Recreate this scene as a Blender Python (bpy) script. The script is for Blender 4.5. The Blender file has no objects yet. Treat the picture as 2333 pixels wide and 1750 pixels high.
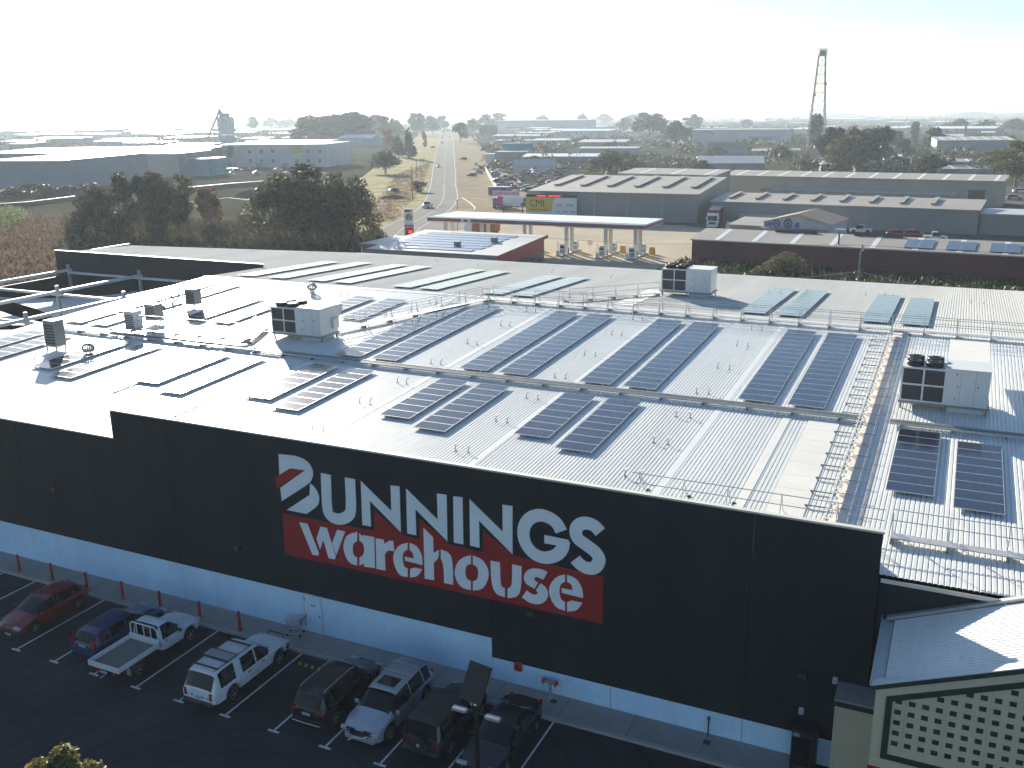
import bpy, bmesh, math, random
from mathutils import Vector, Matrix
R = math.radians
random.seed(7)
rnd = random.random
def U(a, b): return a + (b - a) * random.random()
scn = bpy.context.scene
C = scn.collection

# ---------------------------------------------------------------- camera, sky, sun, exposure
CAM = Vector((0.0, -34.1, 24.7))
FPX, PITCH, ROLL, YAW = 2179.36, R(15.7025), R(-0.6633), R(25.249)
_r = Vector((1, 0, 0)); _f = Vector((0, math.cos(PITCH), -math.sin(PITCH))); _u = _r.cross(_f)
_r, _u = math.cos(ROLL) * _r + math.sin(ROLL) * _u, -math.sin(ROLL) * _r + math.cos(ROLL) * _u
_X = Vector((math.cos(YAW), -math.sin(YAW), 0)); _Y = Vector((math.sin(YAW), math.cos(YAW), 0)); _Z = Vector((0, 0, 1))
def _w(v): return Vector((_X.dot(v), _Y.dot(v), _Z.dot(v)))
RIGHT, UP, FWD = _w(_r), _w(_u), _w(_f)
cd = bpy.data.cameras.new('camera'); cam = bpy.data.objects.new('camera', cd); C.objects.link(cam)
m = Matrix((RIGHT, UP, -FWD)).transposed().to_4x4(); m.translation = CAM; cam.matrix_world = m
cd.sensor_width = 36.0; cd.lens = FPX / 2333 * 36.0; cd.clip_start = 0.5; cd.clip_end = 30000
scn.camera = cam

SUN_EL, SUN_AZ = R(16.0), R(45.3)          # azimuth from +Y towards -X
SUNDIR = Vector((-math.sin(SUN_AZ) * math.cos(SUN_EL), math.cos(SUN_AZ) * math.cos(SUN_EL), math.sin(SUN_EL)))
wd = bpy.data.worlds.new('World'); scn.world = wd; wd.use_nodes = True
nt = wd.node_tree; bg = nt.nodes['Background']
sky = nt.nodes.new('ShaderNodeTexSky'); sky.sky_type = 'NISHITA'; sky.sun_disc = False
sky.sun_elevation = SUN_EL; sky.sun_rotation = -SUN_AZ
sky.air_density = 1.0; sky.dust_density = 0.3; sky.ozone_density = 3.0; sky.altitude = 30
nt.links.new(sky.outputs[0], bg.inputs[0]); bg.inputs[1].default_value = 0.058
ld = bpy.data.lights.new('sun', 'SUN'); ld.energy = 5.0; ld.angle = R(0.53); ld.color = (1.0, 0.91, 0.765)
sun = bpy.data.objects.new('sun', ld); C.objects.link(sun)
sun.rotation_euler = SUNDIR.to_track_quat('Z', 'Y').to_euler(); sun.location = (-60, 60, 60)
vs = scn.view_settings; vs.view_transform = 'Standard'; vs.look = 'None'; vs.gamma = 1; vs.use_curve_mapping = False
vs.exposure = 1.52

# ---------------------------------------------------------------- survey helpers: read a place off the photograph onto the ground
def ray(px, py):
    return RIGHT * (px - 1166.5) - UP * (py - 875.0) + FWD * FPX
def G(px, py, z=0.0):
    v = ray(px, py); t = (z - CAM.z) / v.z; return CAM + v * t
def ZAT(px, py, x, y):
    """height of the sight line through (px,py) above the ground point (x,y)"""
    v = ray(px, py); t = math.hypot(x - CAM.x, y - CAM.y) / math.hypot(v.x, v.y); return CAM.z + t * v.z
def WALLP(px, py, y=0.0):
    v = ray(px, py); t = (y - CAM.y) / v.y; p = CAM + v * t; return (p.x, p.z)

# ---------------------------------------------------------------- object helpers
def tag(o, label=None, cat=None, group=None, kind=None):
    if label: o['label'] = label
    if cat: o['category'] = cat
    if group: o['group'] = group
    if kind: o['kind'] = kind
    return o
def thing(name, label, cat, loc=(0, 0, 0), rz=0.0, group=None):
    o = bpy.data.objects.new(name, None); C.objects.link(o); o.empty_display_size = 0.2
    o.location = loc; o.rotation_euler = (0, 0, rz)
    return tag(o, label, cat, group)
def place(o, parent=None):
    C.objects.link(o)
    if parent: o.parent = parent
    return o
def copy_tree(o, parent=None):
    c = o.copy(); C.objects.link(c)
    if parent: c.parent = parent
    for ch in list(o.children): copy_tree(ch, c)
    return c
def inst(name, mesh, parent, loc=(0, 0, 0), rot=(0, 0, 0), sc=None):
    o = bpy.data.objects.new(name, mesh); C.objects.link(o)
    if parent: o.parent = parent
    o.location = loc; o.rotation_euler = rot
    if sc: o.scale = sc
    return o

class MB:
    """collects faces, then links them as one mesh"""
    def __init__(s): s.v = []; s.f = []; s.m = []
    def add(s, vs, fs, mi=0):
        n = len(s.v); s.v += [tuple(a) for a in vs]
        for f in fs: s.f.append([n + i for i in f]); s.m.append(mi)
        return s
    def box(s, x0, x1, y0, y1, z0, z1, mi=0):
        v = [(x0, y0, z0), (x1, y0, z0), (x1, y1, z0), (x0, y1, z0), (x0, y0, z1), (x1, y0, z1), (x1, y1, z1), (x0, y1, z1)]
        return s.add(v, [(0, 3, 2, 1), (4, 5, 6, 7), (0, 1, 5, 4), (1, 2, 6, 5), (2, 3, 7, 6), (3, 0, 4, 7)], mi)
    def bevbox(s, x0, x1, y0, y1, z0, z1, b=0.02, mi=0):
        """box whose top and upright edges are chamfered"""
        def ring(i, z): return [(x0 + i, y0 + b, z), (x0 + b, y0 + i, z), (x1 - b, y0 + i, z), (x1 - i, y0 + b, z), (x1 - i, y1 - b, z), (x1 - b, y1 - i, z), (x0 + b, y1 - i, z), (x0 + i, y1 - b, z)]
        v = ring(0, z0) + ring(0, z1 - b) + ring(b, z1)
        f = [tuple(range(7, -1, -1)), tuple(range(16, 24))]
        for k in (0, 8):
            for i in range(8): f.append((k + i, k + (i + 1) % 8, k + 8 + (i + 1) % 8, k + 8 + i))
        return s.add(v, f, mi)
    def prism(s, poly, axis, a, b, mi=0):
        """poly: 2-D points; extruded along axis from a to b.  axis 'y': poly is (x,z); 'z': (x,y); 'x': (y,z)"""
        n = len(poly)
        def P(p, t): return {'y': (p[0], t, p[1]), 'z': (p[0], p[1], t), 'x': (t, p[0], p[1])}[axis]
        v = [P(p, a) for p in poly] + [P(p, b) for p in poly]
        f = [tuple(range(n)), tuple(range(2 * n - 1, n - 1, -1))] + [(i, n + i, n + (i + 1) % n, (i + 1) % n) for i in range(n)]
        return s.add(v, f, mi)
    def bar(s, p, q, w=0.05, h=None, mi=0):
        """square bar from p to q"""
        p = Vector(p); q = Vector(q); h = h or w; d = (q - p)
        if d.length < 1e-6: return s
        d.normalize(); u = d.cross(Vector((0, 0, 1)))
        if u.length < 1e-3: u = Vector((1, 0, 0))
        u.normalize(); n = u.cross(d); u *= w / 2; n *= h / 2
        v = [p - u - n, p + u - n, p + u + n, p - u + n, q - u - n, q + u - n, q + u + n, q - u + n]
        return s.add(v, [(0, 1, 2, 3), (7, 6, 5, 4), (0, 4, 5, 1), (1, 5, 6, 2), (2, 6, 7, 3), (3, 7, 4, 0)], mi)
    def tube(s, pts, r, n=8, mi=0, cap=True):
        pts = [Vector(p) for p in pts]; k = len(pts)
        rs = r if isinstance(r, (list, tuple)) else [r] * k
        vs = []; up = None
        for i, p in enumerate(pts):
            d = (pts[min(i + 1, k - 1)] - pts[max(i - 1, 0)]).normalized()
            a = d.cross(Vector((0, 0, 1)) if abs(d.z) < .95 else Vector((1, 0, 0))).normalized() if up is None else (up - d * up.dot(d)).normalized()
            up = a; b = d.cross(a)
            vs += [p + (a * math.cos(2 * math.pi * j / n) + b * math.sin(2 * math.pi * j / n)) * rs[i] for j in range(n)]
        f = [(i * n + j, i * n + (j + 1) % n, (i + 1) * n + (j + 1) % n, (i + 1) * n + j) for i in range(k - 1) for j in range(n)]
        if cap: f += [tuple(range(n - 1, -1, -1)), tuple((k - 1) * n + j for j in range(n))]
        return s.add(vs, f, mi)
    def lathe(s, prof, c=(0, 0, 0), axis='z', n=16, mi=0):
        """prof: (radius, along) pairs"""
        vs = []
        for (r, t) in prof:
            for j in range(n):
                a = 2 * math.pi * j / n; x, y = r * math.cos(a), r * math.sin(a)
                p = {'z': (x, y, t), 'x': (t, x, y), 'y': (x, t, y)}[axis]
                vs.append((c[0] + p[0], c[1] + p[1], c[2] + p[2]))
        k = len(prof)
        f = [(i * n + j, i * n + (j + 1) % n, (i + 1) * n + (j + 1) % n, (i + 1) * n + j) for i in range(k - 1) for j in range(n)]
        f += [tuple(range(n - 1, -1, -1)), tuple((k - 1) * n + j for j in range(n))]
        return s.add(vs, f, mi)
    def poly(s, pts, mi=0): return s.add(pts, [tuple(range(len(pts)))], mi)
    def mesh(s, name, mats, smooth=False):
        me = bpy.data.meshes.new(name); me.from_pydata(s.v, [], s.f)
        if not isinstance(mats, (list, tuple)): mats = [mats]
        for m_ in mats: me.materials.append(m_)
        if len(mats) > 1: me.polygons.foreach_set('material_index', s.m)
        bm = bmesh.new(); bm.from_mesh(me)
        bmesh.ops.recalc_face_normals(bm, faces=bm.faces); bm.to_mesh(me); bm.free()
        if smooth: me.shade_smooth()
        me.update(); return me
    def build(s, name, mats, parent=None, smooth=False, loc=(0, 0, 0), rot=(0, 0, 0)):
        return inst(name, s.mesh(name, mats, smooth), parent, loc, rot)
def smooth_angle(o, deg=35):
    o.data.shade_smooth()
    o.data.set_sharp_from_angle(angle=R(deg))
    return o

# ---------------------------------------------------------------- materials
def mat(name, col, rough=0.6, metal=0.0, var=0.12, scale=1.5, bump=0.0, bscale=None, spec=0.5, coat=0.0, stretch=None, coords='Object', fine=0.0):
    m_ = bpy.data.materials.new(name); m_.use_nodes = True; t = m_.node_tree; b = t.nodes['Principled BSDF']
    b.inputs['Roughness'].default_value = rough; b.inputs['Metallic'].default_value = metal
    b.inputs['Specular IOR Level'].default_value = spec; b.inputs['Coat Weight'].default_value = coat
    if coat: b.inputs['Coat Roughness'].default_value = 0.06
    c4 = (*col, 1)
    if var <= 0 and bump <= 0: b.inputs['Base Color'].default_value = c4; return m_
    tc = t.nodes.new('ShaderNodeTexCoord'); mp = t.nodes.new('ShaderNodeMapping'); t.links.new(tc.outputs[coords], mp.inputs[0])
    if stretch: mp.inputs['Scale'].default_value = stretch
    no = t.nodes.new('ShaderNodeTexNoise'); no.inputs['Scale'].default_value = scale; no.inputs['Detail'].default_value = 8; no.inputs['Roughness'].default_value = 0.65
    t.links.new(mp.outputs[0], no.inputs[0])
    rp = t.nodes.new('ShaderNodeValToRGB'); rp.color_ramp.elements[0].position = 0.28; rp.color_ramp.elements[1].position = 0.72
    rp.color_ramp.elements[0].color = (*[max(0, c * (1 - var)) for c in col], 1); rp.color_ramp.elements[1].color = (*[min(1, c * (1 + var)) for c in col], 1)
    t.links.new(no.outputs[0], rp.inputs[0]); out = rp.outputs[0]
    if fine > 0:
        n2 = t.nodes.new('ShaderNodeTexNoise'); n2.inputs['Scale'].default_value = scale * 23; n2.inputs['Detail'].default_value = 4
        t.links.new(mp.outputs[0], n2.inputs[0])
        mr = t.nodes.new('ShaderNodeMapRange'); mr.inputs[3].default_value = 1 - fine; mr.inputs[4].default_value = 1 + fine; mr.inputs[1].default_value = .3; mr.inputs[2].default_value = .7
        t.links.new(n2.outputs[0], mr.inputs[0])
        mx = t.nodes.new('ShaderNodeMix'); mx.data_type = 'RGBA'; mx.blend_type = 'MULTIPLY'; mx.inputs[0].default_value = 1
        t.links.new(out, mx.inputs[6]); t.links.new(mr.outputs[0], mx.inputs[7]); out = mx.outputs[2]
    t.links.new(out, b.inputs['Base Color'])
    if bump > 0:
        nb = t.nodes.new('ShaderNodeTexNoise'); nb.inputs['Scale'].default_value = bscale or scale * 12; nb.inputs['Detail'].default_value = 5
        t.links.new(mp.outputs[0], nb.inputs[0])
        bp = t.nodes.new('ShaderNodeBump'); bp.inputs['Strength'].default_value = bump; bp.inputs['Distance'].default_value = 0.02
        t.links.new(nb.outputs[0], bp.inputs['Height']); t.links.new(bp.outputs[0], b.inputs['Normal'])
    return m_
def paint(name, col, rough=0.35, coat=0.45, metal=0.0, dirt=0.10):
    return mat(name, col, rough, metal, dirt, 3.0, coat=coat, fine=0.03)
def leafmat(name, c0, c1):
    m_ = bpy.data.materials.new(name); m_.use_nodes = True; t = m_.node_tree; b = t.nodes['Principled BSDF']; o = t.nodes['Material Output']
    g = t.nodes.new('ShaderNodeNewGeometry'); rp = t.nodes.new('ShaderNodeValToRGB')
    rp.color_ramp.elements[0].color = (*c0, 1); rp.color_ramp.elements[1].color = (*c1, 1)
    t.links.new(g.outputs['Random Per Island'], rp.inputs[0]); t.links.new(rp.outputs[0], b.inputs['Base Color'])
    b.inputs['Roughness'].default_value = 0.62; b.inputs['Specular IOR Level'].default_value = 0.35
    tr = t.nodes.new('ShaderNodeBsdfTranslucent'); t.links.new(rp.outputs[0], tr.inputs[0])
    mx = t.nodes.new('ShaderNodeMixShader'); mx.inputs[0].default_value = 0.28
    t.links.new(b.outputs[0], mx.inputs[1]); t.links.new(tr.outputs[0], mx.inputs[2]); t.links.new(mx.outputs[0], o.inputs[0])
    return m_
def lamp_mat(name, col, strength):
    m_ = bpy.data.materials.new(name); m_.use_nodes = True; b = m_.node_tree.nodes['Principled BSDF']
    b.inputs['Base Color'].default_value = (*col, 1); b.inputs['Emission Color'].default_value = (*col, 1); b.inputs['Emission Strength'].default_value = strength
    return m_
K = {}
def defmats():
    K['roof'] = mat('roof_steel_offwhite', (0.70, 0.71, 0.68), 0.31, 0.0, 0.09, 0.35, spec=0.5, stretch=(1.0, 0.08, 1.0), fine=0.05)
    K['roof_back'] = mat('roof_steel_greyer', (0.55, 0.56, 0.54), 0.6, 0.0, 0.10, 0.35, spec=0.0, stretch=(1.0, 0.08, 1.0), fine=0.05)  # back slopes: greyer and duller base colour than the front sheet
    K['flat_sheet'] = mat('flat_sheet_cream', (0.70, 0.69, 0.64), 0.5, 0, 0.06, 0.6, fine=0.04)
    K['sarking'] = mat('membrane_pinkish', (0.74, 0.66, 0.58), 0.7, 0, 0.12, 0.9, bump=0.2)
    K['navy'] = mat('wall_paint_dark_charcoal_blue', (0.013, 0.019, 0.023), 0.6, 0, 0.30, 0.35, bump=0.04, bscale=9, fine=0.12, spec=0.3, stretch=(1, 1, .18))
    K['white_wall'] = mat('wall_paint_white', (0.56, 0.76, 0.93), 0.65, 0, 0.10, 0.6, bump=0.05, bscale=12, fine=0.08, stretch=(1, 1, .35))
    K['cap'] = mat('capping_steel_cream', (0.58, 0.57, 0.50), 0.5, 0, 0.06, 0.8)
    K['sign_red'] = mat('sign_paint_red', (0.36, 0.018, 0.018), 0.5, 0, 0.12, 0.6, fine=0.05)
    K['sign_white'] = mat('sign_paint_white', (0.88, 0.90, 0.90), 0.5, 0, 0.05, 0.8, fine=0.03)
    K['alu'] = mat('aluminium', (0.62, 0.63, 0.64), 0.38, 0.75, 0.08, 2)
    K['galv'] = mat('galvanised_steel', (0.46, 0.47, 0.47), 0.48, 0.55, 0.14, 4)
    K['galv_dk'] = mat('galvanised_steel_weathered', (0.24, 0.25, 0.25), 0.55, 0.35, 0.2, 4)
    K['solar'] = solar_mat()
    K['black'] = mat('black_plastic', (0.012, 0.012, 0.013), 0.5, 0, 0.2, 6)
    K['dark_steel'] = mat('dark_steel', (0.05, 0.05, 0.052), 0.5, 0.3, 0.2, 3)
    K['ac_white'] = mat('cabinet_steel_grey_white', (0.60, 0.62, 0.62), 0.45, 0, 0.05, 1.2, fine=0.04)
    K['louvre'] = mat('coil_fins_dark', (0.055, 0.055, 0.06), 0.6, 0.2, 0.15, 5)
    K['asphalt'] = asphalt_mat()
    K['concrete'] = mat('concrete_path', (0.28, 0.27, 0.25), 0.85, 0, 0.14, 0.8, bump=0.2, bscale=30, fine=0.12)
    K['kerb'] = mat('kerb_concrete', (0.36, 0.35, 0.33), 0.85, 0, 0.14, 2, bump=0.15, fine=0.1)
    K['line'] = worn_paint('line_paint_white', (0.62, 0.62, 0.60), (0.06, 0.06, 0.062))
    K['red_paint'] = mat('post_paint_red', (0.42, 0.028, 0.022), 0.45, 0, 0.15, 4, fine=0.08)
    K['cream'] = mat('render_cream', (0.60, 0.53, 0.36), 0.75, 0, 0.06, 1.0, bump=0.1, bscale=25, fine=0.06)
    K['green_trim'] = mat('trim_paint_dark_green', (0.022, 0.04, 0.036), 0.5, 0, 0.15, 2)
    K['glass'] = mat('tinted_glass', (0.010, 0.012, 0.015), 0.08, 0, 0.1, 2, spec=0.35)
    K['glass_far'] = mat('window_glass', (0.05, 0.065, 0.08), 0.12, 0, 0.2, 0.6, spec=0.7)
    K['rubber'] = mat('tyre_rubber', (0.016, 0.016, 0.016), 0.8, 0, 0.2, 8)
    K['rim'] = mat('alloy_rim', (0.42, 0.42, 0.43), 0.35, 0.7, 0.1, 6)
    K['chrome'] = mat('chrome_trim', (0.6, 0.6, 0.62), 0.18, 0.95, 0.05, 6)
    K['headlamp'] = mat('lamp_lens_clear', (0.5, 0.52, 0.55), 0.12, 0.2, 0.1, 10, spec=0.8)
    K['taillamp'] = mat('lamp_lens_red', (0.30, 0.01, 0.012), 0.15, 0, 0.2, 10, spec=0.8)
    K['amber'] = mat('lamp_lens_amber', (0.45, 0.16, 0.03), 0.2, 0, 0.1, 10)
    K['plate'] = mat('number_plate', (0.62, 0.64, 0.68), 0.4, 0, 0.05, 10)
    K['plate_ink'] = mat('number_plate_ink', (0.02, 0.03, 0.12), 0.5, 0, 0.05, 10)
    K['bark'] = mat('bark', (0.16, 0.12, 0.09), 0.9, 0, 0.3, 3, bump=0.5, stretch=(1, 1, 0.25))
    K['leaf_gum'] = leafmat('leaf_gum', (0.030, 0.036, 0.016), (0.105, 0.080, 0.040))
    K['leaf_dark'] = leafmat('leaf_dark', (0.024, 0.034, 0.016), (0.075, 0.085, 0.035))
    K['leaf_olive'] = leafmat('leaf_olive', (0.050, 0.055, 0.018), (0.16, 0.14, 0.045))
    K['leaf_green'] = leafmat('leaf_green', (0.045, 0.075, 0.018), (0.15, 0.18, 0.05))
    K['leaf_rust'] = leafmat('leaf_rust', (0.075, 0.032, 0.020), (0.19, 0.085, 0.045))
def solar_mat():
    m_ = mat('solar_cells', (0.012, 0.016, 0.034), 0.15, 0.0, 0.25, 0.5, spec=0.6, coat=0.3)
    t = m_.node_tree; b = t.nodes['Principled BSDF']
    tc = t.nodes.new('ShaderNodeTexCoord'); br = t.nodes.new('ShaderNodeTexBrick'); br.offset = 0; br.inputs['Scale'].default_value = 1.0
    br.inputs['Brick Width'].default_value = 0.158; br.inputs['Row Height'].default_value = 0.158; br.inputs['Mortar Size'].default_value = 0.004
    br.inputs['Color1'].default_value = (0.012, 0.016, 0.032, 1); br.inputs['Color2'].default_value = (0.015, 0.020, 0.040, 1); br.inputs['Mortar'].default_value = (0.03, 0.035, 0.055, 1)
    t.links.new(tc.outputs['Object'], br.inputs['Vector']); t.links.new(br.outputs['Color'], b.inputs['Base Color'])
    return m_
def worn_paint(name, col, under):
    m_ = bpy.data.materials.new(name); m_.use_nodes = True; t = m_.node_tree; b = t.nodes['Principled BSDF']; b.inputs['Roughness'].default_value = 0.75
    tc = t.nodes.new('ShaderNodeTexCoord'); no = t.nodes.new('ShaderNodeTexNoise'); no.inputs['Scale'].default_value = 5; no.inputs['Detail'].default_value = 8; no.inputs['Roughness'].default_value = .75
    t.links.new(tc.outputs['Object'], no.inputs[0]); rp = t.nodes.new('ShaderNodeValToRGB'); e = rp.color_ramp.elements
    e[0].position = 0.30; e[0].color = (*under, 1); e[1].position = 0.46; e[1].color = (*col, 1)
    t.links.new(no.outputs[0], rp.inputs[0]); t.links.new(rp.outputs[0], b.inputs['Base Color']); return m_
def asphalt_mat():
    m_ = bpy.data.materials.new('asphalt'); m_.use_nodes = True; t = m_.node_tree; b = t.nodes['Principled BSDF']; b.inputs['Roughness'].default_value = 0.88
    b.inputs['Specular IOR Level'].default_value = 0.3
    tc = t.nodes.new('ShaderNodeTexCoord')
    def noise(sc, det, vec=tc.outputs['Object']):
        n = t.nodes.new('ShaderNodeTexNoise'); n.inputs['Scale'].default_value = sc; n.inputs['Detail'].default_value = det; n.inputs['Roughness'].default_value = .7; t.links.new(vec, n.inputs[0]); return n
    big = noise(0.16, 6); rp = t.nodes.new('ShaderNodeValToRGB'); e = rp.color_ramp.elements
    e[0].position = .3; e[0].color = (0.018, 0.019, 0.022, 1); e[1].position = .7; e[1].color = (0.044, 0.044, 0.047, 1)
    t.links.new(big.outputs[0], rp.inputs[0])
    # curved tyre scrub marks
    mp = t.nodes.new('ShaderNodeMapping'); mp.inputs['Location'].default_value = (22, 14, 0); t.links.new(tc.outputs['Object'], mp.inputs[0])
    wv = t.nodes.new('ShaderNodeTexWave'); wv.wave_type = 'RINGS'; wv.rings_direction = 'Z'; wv.inputs['Scale'].default_value = 0.22; wv.inputs['Distortion'].default_value = 2.2; wv.inputs['Detail'].default_value = 2; wv.inputs['Detail Scale'].default_value = .5
    t.links.new(mp.outputs[0], wv.inputs[0])
    r2 = t.nodes.new('ShaderNodeValToRGB'); r2.color_ramp.elements[0].position = .0; r2.color_ramp.elements[0].color = (.72, .72, .72, 1); r2.color_ramp.elements[1].position = .16; r2.color_ramp.elements[1].color = (1, 1, 1, 1)
    t.links.new(wv.outputs[0], r2.inputs[0])
    mx = t.nodes.new('ShaderNodeMix'); mx.data_type = 'RGBA'; mx.blend_type = 'MULTIPLY'; mx.inputs[0].default_value = .8
    t.links.new(rp.outputs[0], mx.inputs[6]); t.links.new(r2.outputs[0], mx.inputs[7])
    oil = noise(.75, 3); r3 = t.nodes.new('ShaderNodeValToRGB'); r3.color_ramp.elements[0].position = .24; r3.color_ramp.elements[0].color = (.55, .55, .55, 1); r3.color_ramp.elements[1].position = .36; r3.color_ramp.elements[1].color = (1, 1, 1, 1)
    k3 = r3.color_ramp.elements.new(.66); k3.color = (1, 1, 1, 1); k4 = r3.color_ramp.elements.new(.78); k4.color = (1.35, 1.4, 1.5, 1); t.links.new(oil.outputs[0], r3.inputs[0])
    mo = t.nodes.new('ShaderNodeMix'); mo.data_type = 'RGBA'; mo.blend_type = 'MULTIPLY'; mo.inputs[0].default_value = 1; t.links.new(mx.outputs[2], mo.inputs[6]); t.links.new(r3.outputs[0], mo.inputs[7]); mx = mo
    sp = noise(38, 3); mr = t.nodes.new('ShaderNodeMapRange'); mr.inputs[1].default_value = .3; mr.inputs[2].default_value = .7; mr.inputs[3].default_value = .72; mr.inputs[4].default_value = 1.28; t.links.new(sp.outputs[0], mr.inputs[0])
    m2 = t.nodes.new('ShaderNodeMix'); m2.data_type = 'RGBA'; m2.blend_type = 'MULTIPLY'; m2.inputs[0].default_value = 1
    t.links.new(mx.outputs[2], m2.inputs[6]); t.links.new(mr.outputs[0], m2.inputs[7]); t.links.new(m2.outputs[2], b.inputs['Base Color'])
    bp = t.nodes.new('ShaderNodeBump'); bp.inputs['Strength'].default_value = .35; bp.inputs['Distance'].default_value = .01; t.links.new(sp.outputs[0], bp.inputs['Height']); t.links.new(bp.outputs[0], b.inputs['Normal'])
    return m_
defmats()
# ================================================================ the setting
def ground_mat():
    m_ = bpy.data.materials.new('ground_dry_land'); m_.use_nodes = True; t = m_.node_tree; b = t.nodes['Principled BSDF']; b.inputs['Roughness'].default_value = .95; b.inputs['Specular IOR Level'].default_value = 0.0
    tc = t.nodes.new('ShaderNodeTexCoord')
    def ns(sc, det):
        n = t.nodes.new('ShaderNodeTexNoise'); n.inputs['Scale'].default_value = sc; n.inputs['Detail'].default_value = det; n.inputs['Roughness'].default_value = .65; t.links.new(tc.outputs['Object'], n.inputs[0]); return n
    a = ns(.012, 9); rp = t.nodes.new('ShaderNodeValToRGB'); e = rp.color_ramp.elements
    e[0].position = .34; e[0].color = (.030, .036, .026, 1); e[1].position = .70; e[1].color = (.11, .098, .072, 1)
    k = e.new(.48); k.color = (.058, .062, .040, 1)
    t.links.new(a.outputs[0], rp.inputs[0])
    f = ns(1.2, 8); mr = t.nodes.new('ShaderNodeMapRange'); mr.inputs[1].default_value = .3; mr.inputs[2].default_value = .7; mr.inputs[3].default_value = .65; mr.inputs[4].default_value = 1.35; t.links.new(f.outputs[0], mr.inputs[0])
    mx = t.nodes.new('ShaderNodeMix'); mx.data_type = 'RGBA'; mx.blend_type = 'MULTIPLY'; mx.inputs[0].default_value = 1
    t.links.new(rp.outputs[0], mx.inputs[6]); t.links.new(mr.outputs[0], mx.inputs[7]); t.links.new(mx.outputs[2], b.inputs['Base Color'])
    return m_
MG = ground_mat()
def sheet(name, pts, z, m_, label=None):
    o = MB().poly([(p[0], p[1], z) for p in pts]).build(name, m_); tag(o, kind='structure'); return o
sheet('ground', [(-9000, -3000), (6000, -3000), (6000, 9000), (-9000, 9000)], -0.06, MG)
sheet('car_park', [(-110, -70), (45, -70), (45, -1.7), (-110, -1.7)], 0.0, K['asphalt'])
K['yard'] = mat('yard_concrete_beige', (0.44, 0.39, 0.31), 0.9, 0, 0.14, 0.10, fine=0.10, spec=0.0)
K['bitumen_far'] = mat('road_bitumen_pale', (0.31, 0.30, 0.275), 0.95, 0, 0.12, 0.12, fine=0.12, spec=0.0)
K['verge'] = mat('verge_dry_grass', (0.37, 0.33, 0.20), 0.95, 0, 0.38, 0.12, fine=0.4, spec=0.0)
K['dirt'] = mat('bare_gravel_dirt', (0.31, 0.265, 0.195), 0.95, 0, 0.25, 0.10, fine=0.25, spec=0.0)
K['yard_dark'] = mat('yard_bitumen_grey', (0.12, 0.115, 0.105), 0.9, 0, 0.25, 0.08, fine=0.2, spec=0.0)
sheet('forecourt', [(-104, 70), (-42.5, 70), (-42.5, 172), (-58, 182), (-99, 182), (-104, 150)], -0.03, K['yard'])
sheet('industrial_yard', [(-42.4, 64), (60, 64), (60, 330), (-98, 330), (-98, 182.1), (-57.9, 182.1), (-42.4, 172.1)], -0.035, K['yard_dark'])
# ground strip behind the warehouse
# road with painted edges
RL = [(-84, 66), (-101, 105), (-113, 135), (-122, 156), (-129, 177), (-135, 192), (-142.5, 208), (-154, 231), (-180, 279), (-233, 374), (-331, 550), (-564, 974), (-1000, 1760), (-1700, 3030)]
RR = [(-72, 66), (-90, 105), (-103, 135), (-113, 157), (-120, 177), (-126, 194), (-134, 213), (-146, 237), (-171, 282), (-223, 378), (-320, 556), (-552, 982), (-988, 1768), (-1688, 3038)]
def strip(name, L, Rr, z, m_, kind='structure'):
    mb = MB(); n = len(L)
    mb.add([(p[0], p[1], z) for p in L] + [(p[0], p[1], z) for p in Rr], [(i, n + i, n + i + 1, i + 1) for i in range(n - 1)])
    return tag(mb.build(name, m_), kind=kind)
def mixp(L, Rr, t): return [(a[0] + (b[0] - a[0]) * t, a[1] + (b[1] - a[1]) * t) for a, b in zip(L, Rr)]
strip('verge_west', [(p[0] - 34, p[1]) for p in RL], mixp(RL, RR, .02), -0.045, K['verge'])
strip('verge_east', mixp(RL, RR, .98), [(p[0] + 26, p[1]) for p in RR], -0.044, K['dirt'])
road = strip('road', mixp(RL, RR, -.06), mixp(RL, RR, 1.06), -0.02, K['bitumen_far'])
K['road_line'] = mat('road_line_paint', (0.78, 0.77, 0.72), 0.8, 0, 0.2, 0.8, spec=0.0)
for t_, w in ((.0, .016), (.985, .016)):
    o = strip('edge_line', mixp(RL, RR, t_), mixp(RL, RR, t_ + w), -0.012, K['road_line']); 
    del o['kind']; o.parent = road
o = strip('centre_line', mixp(RL, RR, .54)[:9], mixp(RL, RR, .553)[:9], -0.012, K['road_line']); del o['kind']; o.parent = road
mb = MB(); CL = mixp(RL, RR, .54)
for i in range(8, 12):
    for k in range(6):
        a = Vector((*CL[i], 0)).lerp(Vector((*CL[i + 1], 0)), (k + .1) / 6); b_ = Vector((*CL[i], 0)).lerp(Vector((*CL[i + 1], 0)), (k + .45) / 6)
        d = (b_ - a).normalized(); n_ = Vector((-d.y, d.x, 0)) * .09
        mb.poly([(a + n_).to_tuple()[:2] + (-.012,), (a - n_).to_tuple()[:2] + (-.012,), (b_ - n_).to_tuple()[:2] + (-.012,), (b_ + n_).to_tuple()[:2] + (-.012,)])
o = mb.build('centre_line', K['road_line'], road)
# side road mouth and kerb by the junction
sheet('side_road', [(-126, 194.5), (-104, 190), (-104, 150), (-112, 156), (-120, 178)], -0.024, K['bitumen_far'])
mb = MB(); pts = [(-143, 234), (-133, 220), (-124, 206), (-120.5, 199)]
for a, b_ in zip(pts, pts[1:]): mb.bar((*a, .04), (*b_, .04), .35, .16)
tag(mb.build('junction_kerb', K['road_line']), kind='structure')

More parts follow.
